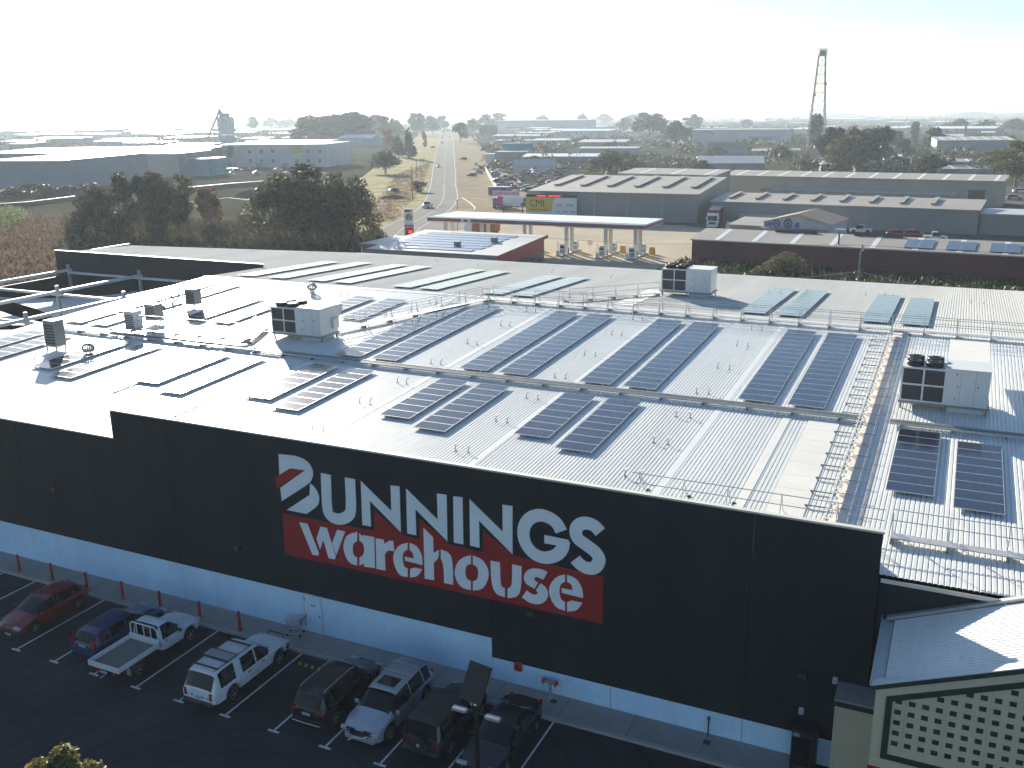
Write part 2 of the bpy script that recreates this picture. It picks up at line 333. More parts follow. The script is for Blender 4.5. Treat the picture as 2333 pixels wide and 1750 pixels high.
# footpath and kerb along the front wall
path = tag(MB().box(-110, -3.4, -1.55, -0.001, -0.05, 0.125).build('footpath', K['concrete']), kind='structure')
kerb = tag(MB().box(-110, -3.4, -1.72, -1.553, -0.05, 0.135).build('kerb', K['kerb']), kind='structure')
mb = MB()
for x in [-108 + 3.05 * i for i in range(34)]: mb.box(x, x + .018, -1.54, -0.05, 0.122, 0.1285)
mb.build('expansion_joint', K['dark_steel'], path)

# bay lines with T ends
bays = [-47.35, -44.75, -42.1, -39.5, -36.9, -34.3, -31.7, -29.15, -26.55, -23.95, -21.35, -18.72, -16.1, -13.5]
for i, x in enumerate(bays):
    o = MB().box(x - .045, x + .045, -7.05, -1.74, 0.001, 0.006).box(x - .28, x + .28, -7.17, -7.0505, 0.001, 0.0061).build('bay_line', K['line'])
    o.parent = bpy.data.objects['car_park']
    tag(o)

# ================================================================ the warehouse
Z0, SL, YRG, YBK = 8.45, 0.04157, 36.6, 62.3
def zroof(y): return Z0 + SL * y if y <= YRG else Z0 + SL * YRG - SL * (y - YRG)
wh = thing('warehouse', 'vast hardware warehouse with dark front wall, white base and off-white ribbed metal roof', 'building', (-20, 0, 0))
def part(mb, name, m_, parent=wh, smooth=False):
    o = mb.build(name, m_, None, smooth); o.parent = parent
    if parent: o.matrix_parent_inverse = Matrix.Translation(parent.location).inverted() if parent.parent is None and parent.rotation_euler.z == 0 else Matrix.Identity(4)
    return o
def ribbed(x0, x1, ya, yb, zf, pitch=0.19, h=0.032):
    """ribbed sheeting with ribs running along y; ya/yb may depend on x"""
    mb = MB(); n = int((x1 - x0) / pitch); prof = []
    for i in range(n):
        b = x0 + i * pitch
        prof += [(b, 0), (b + pitch * .14, 0), (b + pitch * .26, h), (b + pitch * .88, h)]
    prof.append((x1, 0))
    fa = ya if callable(ya) else (lambda x: ya); fb = yb if callable(yb) else (lambda x: yb)
    vs = [(x, fa(x), zf(fa(x)) + dz) for x, dz in prof] + [(x, fb(x), zf(fb(x)) + dz) for x, dz in prof]
    k = len(prof)
    mb.add(vs, [(i, i + 1, k + i + 1, k + i) for i in range(k - 1)])
    return mb
XL, XR = -66.0, 26.0
part(ribbed(XL, XR, 0.12, YRG, zroof), 'roof_slope', K['roof'])
part(ribbed(XL, XR, YRG + .01, lambda x: YBK, zroof), 'roof_slope', K['roof_back'])
part(ribbed(-96.6, XL - .02, 45.2, lambda x: 56.2 + (x + 96.6) * .2, zroof), 'roof_slope', K['roof_back'])
# ridge capping
mb = MB().prism([(YRG - .32, zroof(YRG - .32) + .04), (YRG, zroof(YRG) + .06), (YRG + .32, zroof(YRG + .32) + .04), (YRG + .32, zroof(YRG + .32) + .052), (YRG, zroof(YRG) + .075), (YRG - .32, zroof(YRG - .32) + .052)], 'x', XL, XR)
part(mb, 'ridge_capping', K['roof'])
# wall body behind the front panels, sides and rear
part(MB().box(XL + .02, XR, 0.14, YBK - .25, 0, 8.3), 'wall', K['navy'])
part(MB().box(-96.5, XL, 45.15, 55.8, 0, zroof(56) - .12), 'wall', K['navy'])
part(MB().prism([(45.02, 0), (45.14, 0), (45.14, 9.95), (45.02, 9.95)], 'x', -96.6, XL + .02), 'parapet', K['navy'])
part(MB().box(-96.65, XL + .1, 44.96, 45.2, 9.952, 10.02), 'capping', K['cap'])
part(MB().box(-96.72, -96.55, 45.2, 56.3, 9.3, 9.42), 'gutter', K['cap'])
part(MB().box(XL - .24, XL - .02, 0.0, 44.9, 8.62, 8.78), 'gutter', K['cap'])
mb = MB()
for x in range(-66, 27, 2): mb.box(x, x + 1.995, YBK - .02, YBK + .16, zroof(YBK) - .12, zroof(YBK) + .02)
part(mb, 'gutter', K['cap'])
# front wall: tilt-up panels, dark above, white below, with open joints
joints = [XL, -58.0, -52.4, -46.75, -41.1, -35.45, -27.55]
jx = joints + [-26.5, -17.23, -11.6, -6.0, -1.45]
for a, b_ in zip(jx, jx[1:]):
    low = a >= -17.3
    zs = 1.19 if low else 2.15
    top = 10.12 if a >= -39.3 else 8.6
    g = .012
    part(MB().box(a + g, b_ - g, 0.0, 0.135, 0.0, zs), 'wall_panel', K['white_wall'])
    if a < -39.2 < b_:
        part(MB().box(a + g, -39.2, -.003, 0.135, zs, 8.6), 'wall_panel', K['navy'])
        part(MB().box(-39.2, b_ - g, -.003, 0.135, zs, 10.12), 'wall_panel', K['navy'])
    else:
        part(MB().box(a + (g if a > -17 else .004), b_ - g, -.003, 0.135, zs, top), 'wall_panel', K['navy'])
# recessed joint filler, cappings, flashing where the two paints meet
part(MB().box(XL, -1.46, 0.05, 0.13, 0, 8.4), 'joint_backing', K['dark_steel'])
part(MB().box(XL, -39.25, -.035, .2, 8.602, 8.68), 'capping', K['cap'])
part(MB().box(-39.25, -1.40, -.035, .2, 10.122, 10.2), 'capping', K['cap'])
part(MB().box(-39.24, -39.2, -.03, .19, 8.681, 10.121), 'capping', K['cap'])
mb = MB().prism([(.2, 8.5), (1.05, 8.5), (.2, 10.12)], 'x', -1.62, -1.56)
part(mb, 'parapet_end', K['cap'])
part(MB().prism([(.2, 8.48), (2.3, 8.55), (.2, 9.9)], 'x', -38.9, -38.84), 'parapet_brace', K['cap'])
for x in (-30, -22, -14, -7): part(MB().prism([(.2, 8.48), (1.5, 8.52), (.2, 9.7)], 'x', x, x + .05), 'parapet_brace', K['galv'])
# right-hand lower front with gutter
part(MB().box(-1.38, XR, 0.0, 0.13, 0, 8.3), 'wall_panel', K['navy'])
part(MB().prism([(-.03, 8.30), (-.16, 8.30), (-.16, 8.46), (-.145, 8.46), (-.145, 8.32), (.1, 8.32), (.1, 8.30)], 'x', -1.38, XR), 'gutter', K['cap'])
# flat sheets, expansion gutter and membrane strip on the roof
def onroof(mb_x0, x1, y0, y1, dz0, dz1, name, m_, parent=wh):
    mb = MB().add([(mb_x0, y0, zroof(y0) + dz0), (x1, y0, zroof(y0) + dz0), (x1, y1, zroof(y1) + dz0), (mb_x0, y1, zroof(y1) + dz0), (mb_x0, y0, zroof(y0) + dz1), (x1, y0, zroof(y0) + dz1), (x1, y1, zroof(y1) + dz1), (mb_x0, y1, zroof(y1) + dz1)],
        [(0, 3, 2, 1), (4, 5, 6, 7), (0, 1, 5, 4), (1, 2, 6, 5), (2, 3, 7, 6), (3, 0, 4, 7)])
    return part(mb, name, m_, parent)
for k in range(12): onroof(-3.62, -3.02, .6 + k * 2.98, .6 + k * 2.98 + 2.95, .02, .17, 'membrane_strip', K['sarking'])
for k in range(9): onroof(-6.3, -4.75, 1.9 + k * 1.55, 1.9 + k * 1.55 + 1.53, .015, .055, 'flat_sheet', K['flat_sheet'])
onroof(-7.6, -7.2, 1.0, 15.5, .012, .05, 'flat_sheet', K['flat_sheet'])
for k in range(5): onroof(.1, 2.0, 22.2 + k * 2.6, 22.2 + k * 2.6 + 2.57, .015, .055, 'flat_sheet', K['flat_sheet'])
for x in (-11.2, -20.3, -29.2, -38.3, -47.4, -56.2): onroof(x, x + .36, .4, 35.9, .012, .042, 'flat_sheet', K['roof'])
for k in range(4): onroof(-24.9, -23.3, 38.0 + k * 2.4, 38.0 + k * 2.4 + 2.36, .015, .055, 'flat_sheet', K['flat_sheet'])
onroof(-2.62, -2.5, .6, 35.5, .0, .05, 'gutter_strip', K['galv_dk'])
onroof(-40.6, -40.2, .5, 20, .012, .05, 'flat_sheet', K['roof'])

# ---------------------------------------------------------------- the painted sign on the wall
S_ = .370705
def sp(pts): return [WALLP(600 + S_ * x, 1000 + S_ * y) for x, y in pts]
def smooth_closed(pts, it=2):
    for _ in range(it):
        q = []
        for i in range(len(pts)):
            a, b = pts[i], pts[(i + 1) % len(pts)]
            q += [(a[0] * .75 + b[0] * .25, a[1] * .75 + b[1] * .25), (a[0] * .25 + b[0] * .75, a[1] * .25 + b[1] * .75)]
        pts = q
    return pts
def chaikin_open(pts, it=3):
    for _ in range(it):
        q = [pts[0]]
        for a, b in zip(pts, pts[1:]): q += [(a[0] * .75 + b[0] * .25, a[1] * .75 + b[1] * .25), (a[0] * .25 + b[0] * .75, a[1] * .25 + b[1] * .75)]
        pts = q + [pts[-1]]
    return pts
def curvy(pts):
    """points given as (x,y) are corners, (x,y,1) are smoothed"""
    q = []; n = len(pts)
    runs = []
    i = 0
    while i < n:
        if len(pts[i]) == 2: q.append(pts[i]); i += 1
        else:
            run = [pts[(i - 1) % n][:2]]
            while i < n and len(pts[i]) == 3: run.append(pts[i][:2]); i += 1
            run.append(pts[i % n][:2]); q += chaikin_open(run)[1:-1]
    return q
def stroke(pts, w):
    pts = chaikin_open(pts, 3); L, Rr = [], []
    for i, p in enumerate(pts):
        a = pts[max(i - 1, 0)]; b = pts[min(i + 1, len(pts) - 1)]; dx, dy = b[0] - a[0], b[1] - a[1]; l = math.hypot(dx, dy) or 1
        L.append((p[0] - dy / l * w / 2, p[1] + dx / l * w / 2)); Rr.append((p[0] + dy / l * w / 2, p[1] - dx / l * w / 2))
    return L, Rr
sign = thing('wall_sign', 'huge painted wall sign of white capitals over white stencil letters on a red banner', 'sign', (-23.5, 0, 4.5))
def letter(pts, m_=None, y0=-.026, y1=-.004, name='letter'):
    return part(MB().prism(pts, 'y', y0, y1), name, m_ or K['sign_white'], sign)
def lstroke(pts, w):
    L, Rr = stroke(sp(pts), w); n = len(L); mb = MB()
    f = []
    for i in range(n - 1): f.append((i, i + 1, n + i + 1, n + i))
    v0 = [(p[0], -.026, p[1]) for p in L + Rr]; v1 = [(p[0], -.004, p[1]) for p in L + Rr]
    mb.add(v0 + v1, f + [(2 * n + i, 2 * n + i + 1, i + 1, i) for i in range(n - 1)] + [(n + i, n + i + 1, 3 * n + i + 1, 3 * n + i) for i in range(n - 1)] + [(0, n, 3 * n, 2 * n), (n - 1, 2 * n - 1, 4 * n - 1, 3 * n - 1)])
    return part(mb, 'letter', K['sign_white'], sign)
letter(sp([(118, 458), (683, 565), (684, 438), (858, 590), (960, 617), (960, 487), (1140, 645), (1350, 697), (1352, 562), (1540, 717), (2088, 848), (2083, 1135), (135, 708)]), K['sign_red'], -.014, -.004, 'banner')
letter(sp(curvy([(95, 92), (190, 102), (245, 118, 1), (290, 155, 1), (312, 215, 1), (292, 262), (270, 282), (115, 382), (106, 300), (258, 192), (165, 180), (100, 222)])))
letter(sp(curvy([(288, 272), (318, 297, 1), (345, 345, 1), (343, 400, 1), (318, 425), (268, 460), (145, 436), (286, 343)])))
letter(sp([(78, 235), (165, 180), (258, 192), (82, 308)]), K['sign_red'], -.0265, -.0045, 'red_bar')
lstroke([(385, 215), (388, 300), (391, 400), (400, 470), (468, 500), (535, 470), (541, 410), (537, 320), (533, 242)], 0.56)
for q_ in ([(600, 258), (788, 443), (783, 285), (838, 292), (846, 573), (655, 378), (663, 538), (610, 528)], [(878, 305), (1073, 497), (1068, 335), (1127, 343), (1132, 628), (935, 430), (941, 592), (886, 580)],
           [(1168, 352), (1225, 358), (1230, 648), (1172, 636)], [(1268, 370), (1472, 570), (1470, 403), (1532, 412), (1532, 708), (1326, 500), (1330, 668), (1272, 655)]): letter(sp(q_))
lstroke([(1832, 568), (1800, 505), (1715, 462), (1640, 480), (1598, 540), (1600, 620), (1640, 690), (1710, 732), (1790, 725), (1840, 680), (1848, 622)], 0.56)
letter(sp([(1728, 590), (1877, 620), (1874, 668), (1820, 656), (1728, 640)]), None, -.0275, -.0035)
lstroke([(2072, 572), (2030, 525), (1965, 512), (1918, 545), (1925, 610), (1985, 650), (2050, 700), (2070, 745), (2040, 795), (1985, 795), (1940, 765), (1918, 738)], 0.56)
WAR = [[(222, 512), (272, 520), (343, 700), (338, 717), (303, 710)], [(328, 612), (352, 538), (392, 546), (447, 722), (440, 740), (403, 732), (370, 620), (350, 680)], [(424, 640), (455, 557), (504, 568), (450, 712)],
 [(578, 570), (520, 585, 1), (494, 630, 1), (494, 690, 1), (525, 760, 1), (578, 778), (578, 728), (555, 715, 1), (550, 675, 1), (555, 640, 1), (578, 628)],
 [(590, 578), (612, 600), (612, 590), (683, 603), (688, 793), (622, 785), (618, 765), (592, 779), (592, 728), (618, 712, 1), (622, 675, 1), (615, 640, 1), (592, 626)],
 [(692, 610), (740, 618), (746, 645), (770, 625, 1), (800, 626), (806, 690), (765, 682, 1), (748, 710), (752, 808), (697, 798)],
 [(888, 637), (835, 650, 1), (800, 700, 1), (800, 760, 1), (835, 840, 1), (888, 848), (888, 795), (865, 785, 1), (855, 730, 1), (865, 690, 1), (888, 680)],
 [(900, 638), (945, 655, 1), (978, 715, 1), (980, 775), (872, 747), (870, 722), (926, 735), (920, 695, 1), (900, 682)],
 [(903, 798), (930, 790), (978, 800), (950, 845, 1), (903, 851)],
 [(985, 545), (1045, 605), (1047, 700), (1080, 680), (1080, 730, 1), (1049, 760), (1051, 868), (993, 858)], [(1092, 678), (1150, 700, 1), (1166, 765, 1), (1168, 895), (1112, 885), (1110, 780, 1), (1092, 735)],
 [(1277, 713), (1215, 730, 1), (1178, 785, 1), (1178, 850, 1), (1215, 915, 1), (1277, 928), (1277, 872), (1250, 860, 1), (1240, 815, 1), (1250, 775, 1), (1277, 768)],
 [(1289, 716), (1350, 740, 1), (1386, 800, 1), (1386, 860, 1), (1350, 925, 1), (1289, 931), (1289, 874), (1316, 865, 1), (1324, 820, 1), (1316, 785, 1), (1289, 771)],
 [(1397, 747), (1455, 758), (1458, 860, 1), (1462, 905, 1), (1486, 918), (1486, 972), (1430, 955, 1), (1402, 890, 1)], [(1502, 920), (1526, 905, 1), (1530, 860, 1), (1530, 770), (1588, 782), (1588, 900, 1), (1570, 970, 1), (1502, 978)],
 [(1748, 818), (1710, 797, 1), (1640, 793, 1), (1600, 830, 1), (1605, 885, 1), (1668, 920), (1690, 882), (1664, 868, 1), (1672, 842, 1), (1722, 864)], [(1704, 885), (1745, 915, 1), (1755, 975, 1), (1710, 1018, 1), (1640, 1010, 1), (1590, 972), (1620, 930), (1660, 960, 1), (1692, 950, 1), (1678, 927)],
 [(1855, 832), (1800, 845, 1), (1757, 900, 1), (1757, 960, 1), (1795, 1035, 1), (1855, 1055), (1855, 1002), (1828, 985, 1), (1818, 935, 1), (1828, 890, 1), (1855, 878)],
 [(1868, 834), (1925, 855, 1), (1962, 915, 1), (1966, 977), (1836, 945), (1834, 915), (1902, 930), (1895, 890, 1), (1868, 880)], [(1868, 1003), (1895, 992), (1963, 1006), (1930, 1055, 1), (1868, 1060)]]
for q_ in WAR: letter(sp(curvy(q_)))
# ================================================================ solar arrays on the roof
def module_mesh(w=1.93, d=.985, t=.04):
    mb = MB(); e = .022
    x0, x1, y0, y1 = -w / 2, w / 2, -d / 2, d / 2
    mb.add([(x0, y0, 0), (x1, y0, 0), (x1, y1, 0), (x0, y1, 0), (x0, y0, t), (x1, y0, t), (x1, y1, t), (x0, y1, t),
            (x0 + e, y0 + e, t), (x1 - e, y0 + e, t), (x1 - e, y1 - e, t), (x0 + e, y1 - e, t), (x0 + e, y0 + e, t - .006), (x1 - e, y0 + e, t - .006), (x1 - e, y1 - e, t - .006), (x0 + e, y1 - e, t - .006)],
           [(0, 3, 2, 1), (0, 1, 5, 4), (1, 2, 6, 5), (2, 3, 7, 6), (3, 0, 4, 7), (4, 5, 9, 8), (5, 6, 10, 9), (6, 7, 11, 10), (7, 4, 8, 11), (8, 9, 13, 12), (9, 10, 14, 13), (10, 11, 15, 14), (11, 8, 12, 15)], 0)
    mb.add([(x0 + e, y0 + e, t - .006), (x1 - e, y0 + e, t - .006), (x1 - e, y1 - e, t - .006), (x0 + e, y1 - e, t - .006)], [(0, 1, 2, 3)], 1)
    return mb.mesh('solar_module', [K['alu'], K['solar']])
MOD = module_mesh()
ROOFANG = math.atan(SL)
def rail_mesh(n, pitch):
    mb = MB(); L = n * pitch + .12
    for x in (-.55, .55): mb.box(x - .02, x + .02, -.06, L - .06, -.045, -.002)
    for k in range(int(L / 1.6) + 1):
        for x in (-.55, .55): mb.box(x - .025, x + .025, k * 1.6, k * 1.6 + .06, -.125, -.045)
    return mb.mesh('mounting_rail', K['alu'])
RAILS = {}
def solar_array(xr, y0, n, label, group='solar arrays on the warehouse roof', pitch=1.005):
    x = xr - .965; ang = ROOFANG if y0 < YRG else -ROOFANG
    t = thing('solar_array', label, 'solar array', (x, y0, zroof(y0) + .145), 0, group)
    t.rotation_euler = (ang, 0, 0)
    for k in range(n): inst('solar_module', MOD, t, (U(-.004, .004), (k + .5) * pitch, U(-.002, .003)))
    if n not in RAILS: RAILS[n] = rail_mesh(n, pitch)
    inst('mounting_rail', RAILS[n], t)
    return t
cols = [(-8.47, -5.77), (-17.92, -15.2), (-26.07, -23.3), (-35.48, -32.67), (-44.2, -41.25), (-53.4, -50.4), (-62.0, -59.3)]
nm = ['pair nearest the pale gutter strip', 'second pair from the gutter strip', 'third pair from the gutter strip', 'pair just right of the left cooler', 'fifth pair, left of the left rooftop cooler', 'sixth pair in the sun glare', 'outermost pair by the shade sails']
for i, (a, b_) in enumerate(cols):
    for s, xr in (('left', a), ('right', b_)):
        if i == 4:
            if s == 'left': solar_array(xr - .2, 24.2, 9, f'short solar array behind the left rooftop cooler, {s} of its pair')
            else: solar_array(xr, 26.2, 7, f'short solar array behind the left rooftop cooler, {s} of its pair')
        elif i == 5: solar_array(xr, 21.9, 8, f'solar array by the small roof vents, {s} of the sixth pair')
        elif i == 6: solar_array(xr, 18.2, 16, f'long solar array up to the ridge by the shade sails, {s} of its pair')
        else: solar_array(xr, 17.45, 16, f'sixteen-panel solar array, {s} one of the {nm[i]}')
fr = {1: 'in the front row behind the wall top, nearest the flat sheets', 2: 'in the front row behind the wall top, middle pair', 3: 'in the front row, beside the cooler shadow', 4: 'in the front row, in the sun glare', 5: 'in the front row above the wall step', 6: 'in the front row at the far left'}
for i, tx in fr.items():
    a, b_ = cols[i]
    solar_array(a, 8.1, 7, 'seven-panel solar array ' + tx); solar_array(b_, 7.05, 8, 'eight-panel solar array ' + tx)
solar_array(.05, 7.6, 8, 'dark solar array right of the pale gutter strip, left of two'); solar_array(2.74, 6.75, 8, 'dark solar array right of the pale gutter strip, right of two')
bk = [(-1.55, 14), (-4.2, 15), (-10.2, 15), (-12.95, 15), (-32.25, 14), (-34.95, 14), (-41.2, 15), (-43.95, 15), (-50.3, 15), (-53.2, 15), (-57.7, 15), (-61.4, 14)]
bt = ['behind the ridge, rightmost of the back slope', 'behind the ridge, second from the right on the back slope', 'behind the ridge right of the far rooftop cooler, right one', 'behind the ridge right of the far rooftop cooler, left one', 'behind the ridge left of the far rooftop cooler, first', 'behind the ridge left of the far rooftop cooler, second', 'behind the ridge left of the far rooftop cooler, third', 'behind the ridge left of the far rooftop cooler, fourth', 'behind the ridge left of the far rooftop cooler, fifth', 'behind the ridge left of the far rooftop cooler, sixth', 'behind the ridge next to the far left end', 'behind the ridge at the far left end']
for (xr, n), tx in zip(bk, bt): solar_array(xr, 38.1, n, 'pale reflecting solar array ' + tx)

# ================================================================ rooftop coolers
def cooler(x, y, zb, label, hood):
    t = thing('rooftop_cooler', label, 'air conditioner', (x, y, zb), 0, 'large rooftop coolers')
    W, D, H = 2.12, 2.1, 1.88
    # condenser half: steel frame with four coil panels on each visible side
    mb = MB(); e = .09
    for xx in (0, W / 2, W): mb.box(xx - e / 2, xx + e / 2, 0, .1, 0, H)
    for zz in (e / 2, H / 2, H - e / 2): mb.box(-e / 2, W + e / 2, .004, .1, zz - e / 2, zz + e / 2)
    mb.box(-.04, W, .1, D, H - .1, H); mb.box(-.04, .05, D - .1, D, 0, H); mb.box(-.04, W, D - .08, D, 0, H)
    for zz in (.05, H / 2): mb.box(-.04, .04, .1, D, zz - .05, zz + .05)
    mb.build('condenser_frame', K['ac_white'], t)
    for ix in range(2):
        for iz in range(2):
            x0 = e / 2 + ix * W / 2 + .003; x1 = W / 2 + ix * W / 2 - e / 2 - .003; z0 = e + .003 if iz == 0 else H / 2 + e / 2 + .003; z1 = H / 2 - e / 2 - .003 if iz == 0 else H - e - .003
            p = MB().box(x0, x1, .045, .085, z0, z1).build('coil_panel', K['louvre'], t)
            q = MB(); n = 9
            for k in range(n):
                zz = z0 + (z1 - z0) * (k + .5) / n; q.box(x0, x1, .03, .0445, zz - .018, zz + .018)
            q.build('fin', K['louvre'], p)
    MB().box(-.02, .03, .12, D - .12, .1, H - .12).build('coil_panel', K['louvre'], t)
    for ix in range(2):
        for iy in range(2):
            cx, cy = .56 + ix * .98, .55 + iy * 1.0
            fan = MB().lathe([(.36, H), (.43, H + .02), (.43, H + .22), (.40, H + .26), (.34, H + .26), (.33, H + .05)], (cx, cy, 0), 'z', 20).build('fan_cowl', K['black'], t)
            g = MB()
            for k in range(8):
                a = k * math.pi / 8; g.bar((cx + .44 * math.cos(a), cy + .44 * math.sin(a), H + .27), (cx - .44 * math.cos(a), cy - .44 * math.sin(a), H + .27), .02)
            for r_ in (.18, .32): g.lathe([(r_, H + .275), (r_ + .02, H + .285)], (cx, cy, 0), 'z', 20)
            g.build('fan_guard', K['black'], fan)
    # air handling half
    cab = MB().bevbox(W + .03, 2 * W, 0, D, 0, H + .07, .025).build('cabinet', K['ac_white'], t)
    d = MB()
    for k in range(1, 3): d.box(W + .03 + k * .7, W + .045 + k * .7, -.006, -.001, .05, H)
    d.build('panel_seam', K['galv_dk'], cab)
    d = MB()
    for (xx, zz) in ((W + .6, 1.0), (W + 1.55, 1.05), (W + .5, .35), (W + .5, 1.65)): d.box(xx, xx + .05, -.03, -.001, zz, zz + .09)
    d.build('latch', K['dark_steel'], cab)
    MB().box(W + .0, 2 * W + .04, -.03, D + .03, H + .071, H + .1).build('cabinet_roof', K['ac_white'], t)
    if hood == 1:
        MB().prism([(D, .75), (D + .75, 1.45), (D + .75, 1.9), (D, 1.93)], 'x', W + .25, 2 * W - .05).build('intake_hood', K['ac_white'], t)
        MB().box(2 * W + .001, 2 * W + .22, 1.3, 1.95, .35, 1.05).build('control_box', K['ac_white'], t)
    elif hood == 2:
        MB().prism([(D, .9), (D + .9, 1.55), (D + .9, 1.8), (D, 1.9)], 'x', W + .1, 2 * W - .1).build('intake_hood', K['ac_white'], t)
        MB().box(W + .02, 2 * W, D + .92, D + 6.2, 1.0, 1.75).build('supply_duct', K['flat_sheet'], t)
    # base
    mb = MB().box(-.1, 2 * W + .1, -.02, .1, -.13, -.002).box(-.1, 2 * W + .1, D - .1, D + .02, -.13, -.002)
    for xx in (-.1, W, 2 * W): mb.box(xx, xx + .1, .1, D - .1, -.13, -.003)
    for xx in (0, W, 2 * W - .1):
        for yy in (.1, D - .2): mb.box(xx, xx + .1, yy, yy + .1, -.75, -.13)
    mb.build('base_frame', K['galv_dk'], t)
    MB().box(W + .2, 2 * W - .2, .25, D - .25, -.7, -.14).build('duct_drop', K['ac_white'], t)
    return t
cooler(-44.6, 19.9, 9.75, 'grey rooftop cooler with brown coil panels in the sun glare at left', 1)
cooler(-2.15, 19.3, 9.72, 'rooftop cooler with black coil panels right of the pale gutter strip', 2)
cooler(-22.95, 44.9, 10.08, 'rooftop cooler on the back slope near the red-brown shed', 0)

# small roof plant on the left
def cooler_box(x, y, h, w, label, light=False):
    z = zroof(y)
    t = thing('roof_vent_unit', label, 'vent', (x, y, z), 0, 'small roof vent units at the left')
    MB().bevbox(-w / 2, w / 2, -.45, .45, .45, h, .04).build('cabinet', K['ac_white'] if light else K['galv_dk'], t)
    q = MB()
    for k in range(7): q.box(-w / 2 + .06, w / 2 - .06, -.47, -.4505, .55 + k * (h - .75) / 7, .55 + (k + .55) * (h - .75) / 7)
    q.build('louvre', K['louvre'], t)
    MB().box(-w / 2 - .08, w / 2 + .08, -.55, .55, .35, .45).build('tray', K['galv'], t)
    q = MB()
    for sx in (-1, 1):
        for sy in (-1, 1): q.box(sx * w * .4 - .03, sx * w * .4 + .03, sy * .4 - .03, sy * .4 + .03, -.02, .35)
    q.build('leg', K['galv_dk'], t)
cooler_box(-57.6, 12.1, 2.2, 1.1, 'tall dark vent unit between the front solar arrays at far left')
cooler_box(-55.95, 17.8, 1.7, 1.0, 'vent unit behind the cable tray with a pale frame', True)
cooler_box(-56.5, 20.4, 1.6, 1.1, 'brown louvred vent unit, second back from the cable tray')
cooler_box(-57.4, 25.7, 1.65, 1.1, 'brown louvred vent unit furthest back at left')
def whirly(x, y, label, s=1.0):
    t = thing('turbine_vent', label, 'vent', (x, y, zroof(y)), 0, 'turbine roof vents')
    MB().lathe([(.22 * s, -.02), (.22 * s, .22 * s)], n=14).build('throat', K['galv'], t)
    b = MB()
    for k in range(16):
        a0 = 2 * math.pi * k / 16; pts = []
        for j in range(6):
            th = -1.2 + 2.4 * j / 5; r_ = .36 * s * math.cos(th) + .04; pts.append((r_ * math.cos(a0 + .12 * j), r_ * math.sin(a0 + .12 * j), .55 * s + .33 * s * math.sin(th)))
        for p, q in zip(pts, pts[1:]): b.bar(p, q, .085 * s, .02)
    b.build('vane', K['galv_dk'], t)
    MB().lathe([(.16 * s, .84 * s), (.05, .9 * s)], n=12).build('cap', K['galv'], t)
whirly(-60.6, 26.9, 'ball shaped turbine vent near the brown vent units'); whirly(-54.1, 11.8, 'turbine vent beside the tall dark vent unit')
whirly(-51.2, 33.6, 'turbine vent alone near the ridge at left'); whirly(-58.6, 23.2, 'turbine vent between two brown vent units', .9)

# ================================================================ cable trays, walkways, rails
def ladder_tray(x0, x1, y, label):
    t = thing('cable_tray', label, 'cable tray', (x0, y, zroof(y)), 0, 'cable trays on the roof')
    L = x1 - x0; mb = MB()
    for dy in (-.3, .3): mb.box(0, L, dy - .02, dy + .02, .16, .26)
    mb.build('side_rail', K['galv'], t)
    r_ = MB(); k = 0.0
    while k < L: r_.box(k, k + .045, -.28, .28, .17, .2); k += .30
    r_.build('rung', K['galv'], t)
    c = MB()
    for dy in (-.12, -.02, .08): c.tube([(0, dy, .225), (L, dy, .225)], .028, 6)
    c.build('cable', K['galv_dk'], t)
    f = MB(); k = .5
    while k < L: f.box(k, k + .08, -.34, .34, .02, .16); k += 2.4
    f.build('foot', K['galv_dk'], t)
ladder_tray(-63, -3.75, 16.45, 'long ladder cable tray crossing the whole front roof slope')
ladder_tray(-2.4, 25, 16.45, 'ladder cable tray right of the pale gutter strip')
# ridge walkway with rails
POST = MB().tube([(0, 0, .03), (0, 0, 1)], .021, 6).mesh('post', K['galv'])
BRACE = MB().bar((0, 0, .7), (0, .55, .03), .035).mesh('brace', K['galv'])
def walkway(p, q, label, rails=(1, 1), w=.62, post=2.0, h=1.0, group='roof walkways'):
    """raised plank walkway from p to q (roof points) with pipe rails on chosen sides"""
    p, q = Vector(p), Vector(q); d = q - p; L = d.length
    t = thing('roof_walkway', label, 'walkway', p, math.atan2(d.y, d.x), group); t.rotation_euler = (0, -math.asin(d.z / L), math.atan2(d.y, d.x))
    k = 0.0; dk = MB()
    while k < L - .1: 
        b = min(k + 2.36, L); MB().box(k, b, -w / 2, w / 2, .2, .24).build('deck', K['galv'], t); k += 2.4
    n = max(1, int(L / post)); stp = L / n
    for s, on in zip((-1, 1), rails):
        if not on: continue
        y = s * (w / 2 + .06)
        for i in range(n + 1): inst('post', POST, t, (i * stp, y, 0), (0, 0, 0), (1, 1, .2 + h))
        r_ = MB()
        for zz in (.2 + h, .2 + h * .55): r_.tube([(0, y, zz), (L, y, zz)], .021, 6)
        r_.build('rail', K['galv'], t)
        for i in range(n + 1): inst('brace', BRACE, t, (i * stp, y, 0), (0, 0, 0), (1, s, 1))
    bm_ = MB().box(-.03, .03, -w / 2 - .1, w / 2 + .1, .02, .2).mesh('bearer', K['galv_dk'])
    for i in range(n + 1): inst('bearer', bm_, t, (i * stp, 0, 0))
    return t
walkway((-34.6, 35.5, zroof(35.5)), (25, 35.5, zroof(35.5)), 'railed walkway running along the roof ridge')
walkway((-41.0, 22.6, zroof(22.6)), (-35.0, 35.2, zroof(35.2)), 'railed walkway climbing from the left rooftop cooler to the ridge', (1, 1))
walkway((-57.2, 16.95, zroof(16.95) + .3), (-45.0, 17.6, zroof(17.6) + .3), 'railed walkway beside the cable tray at left', (0, 1))
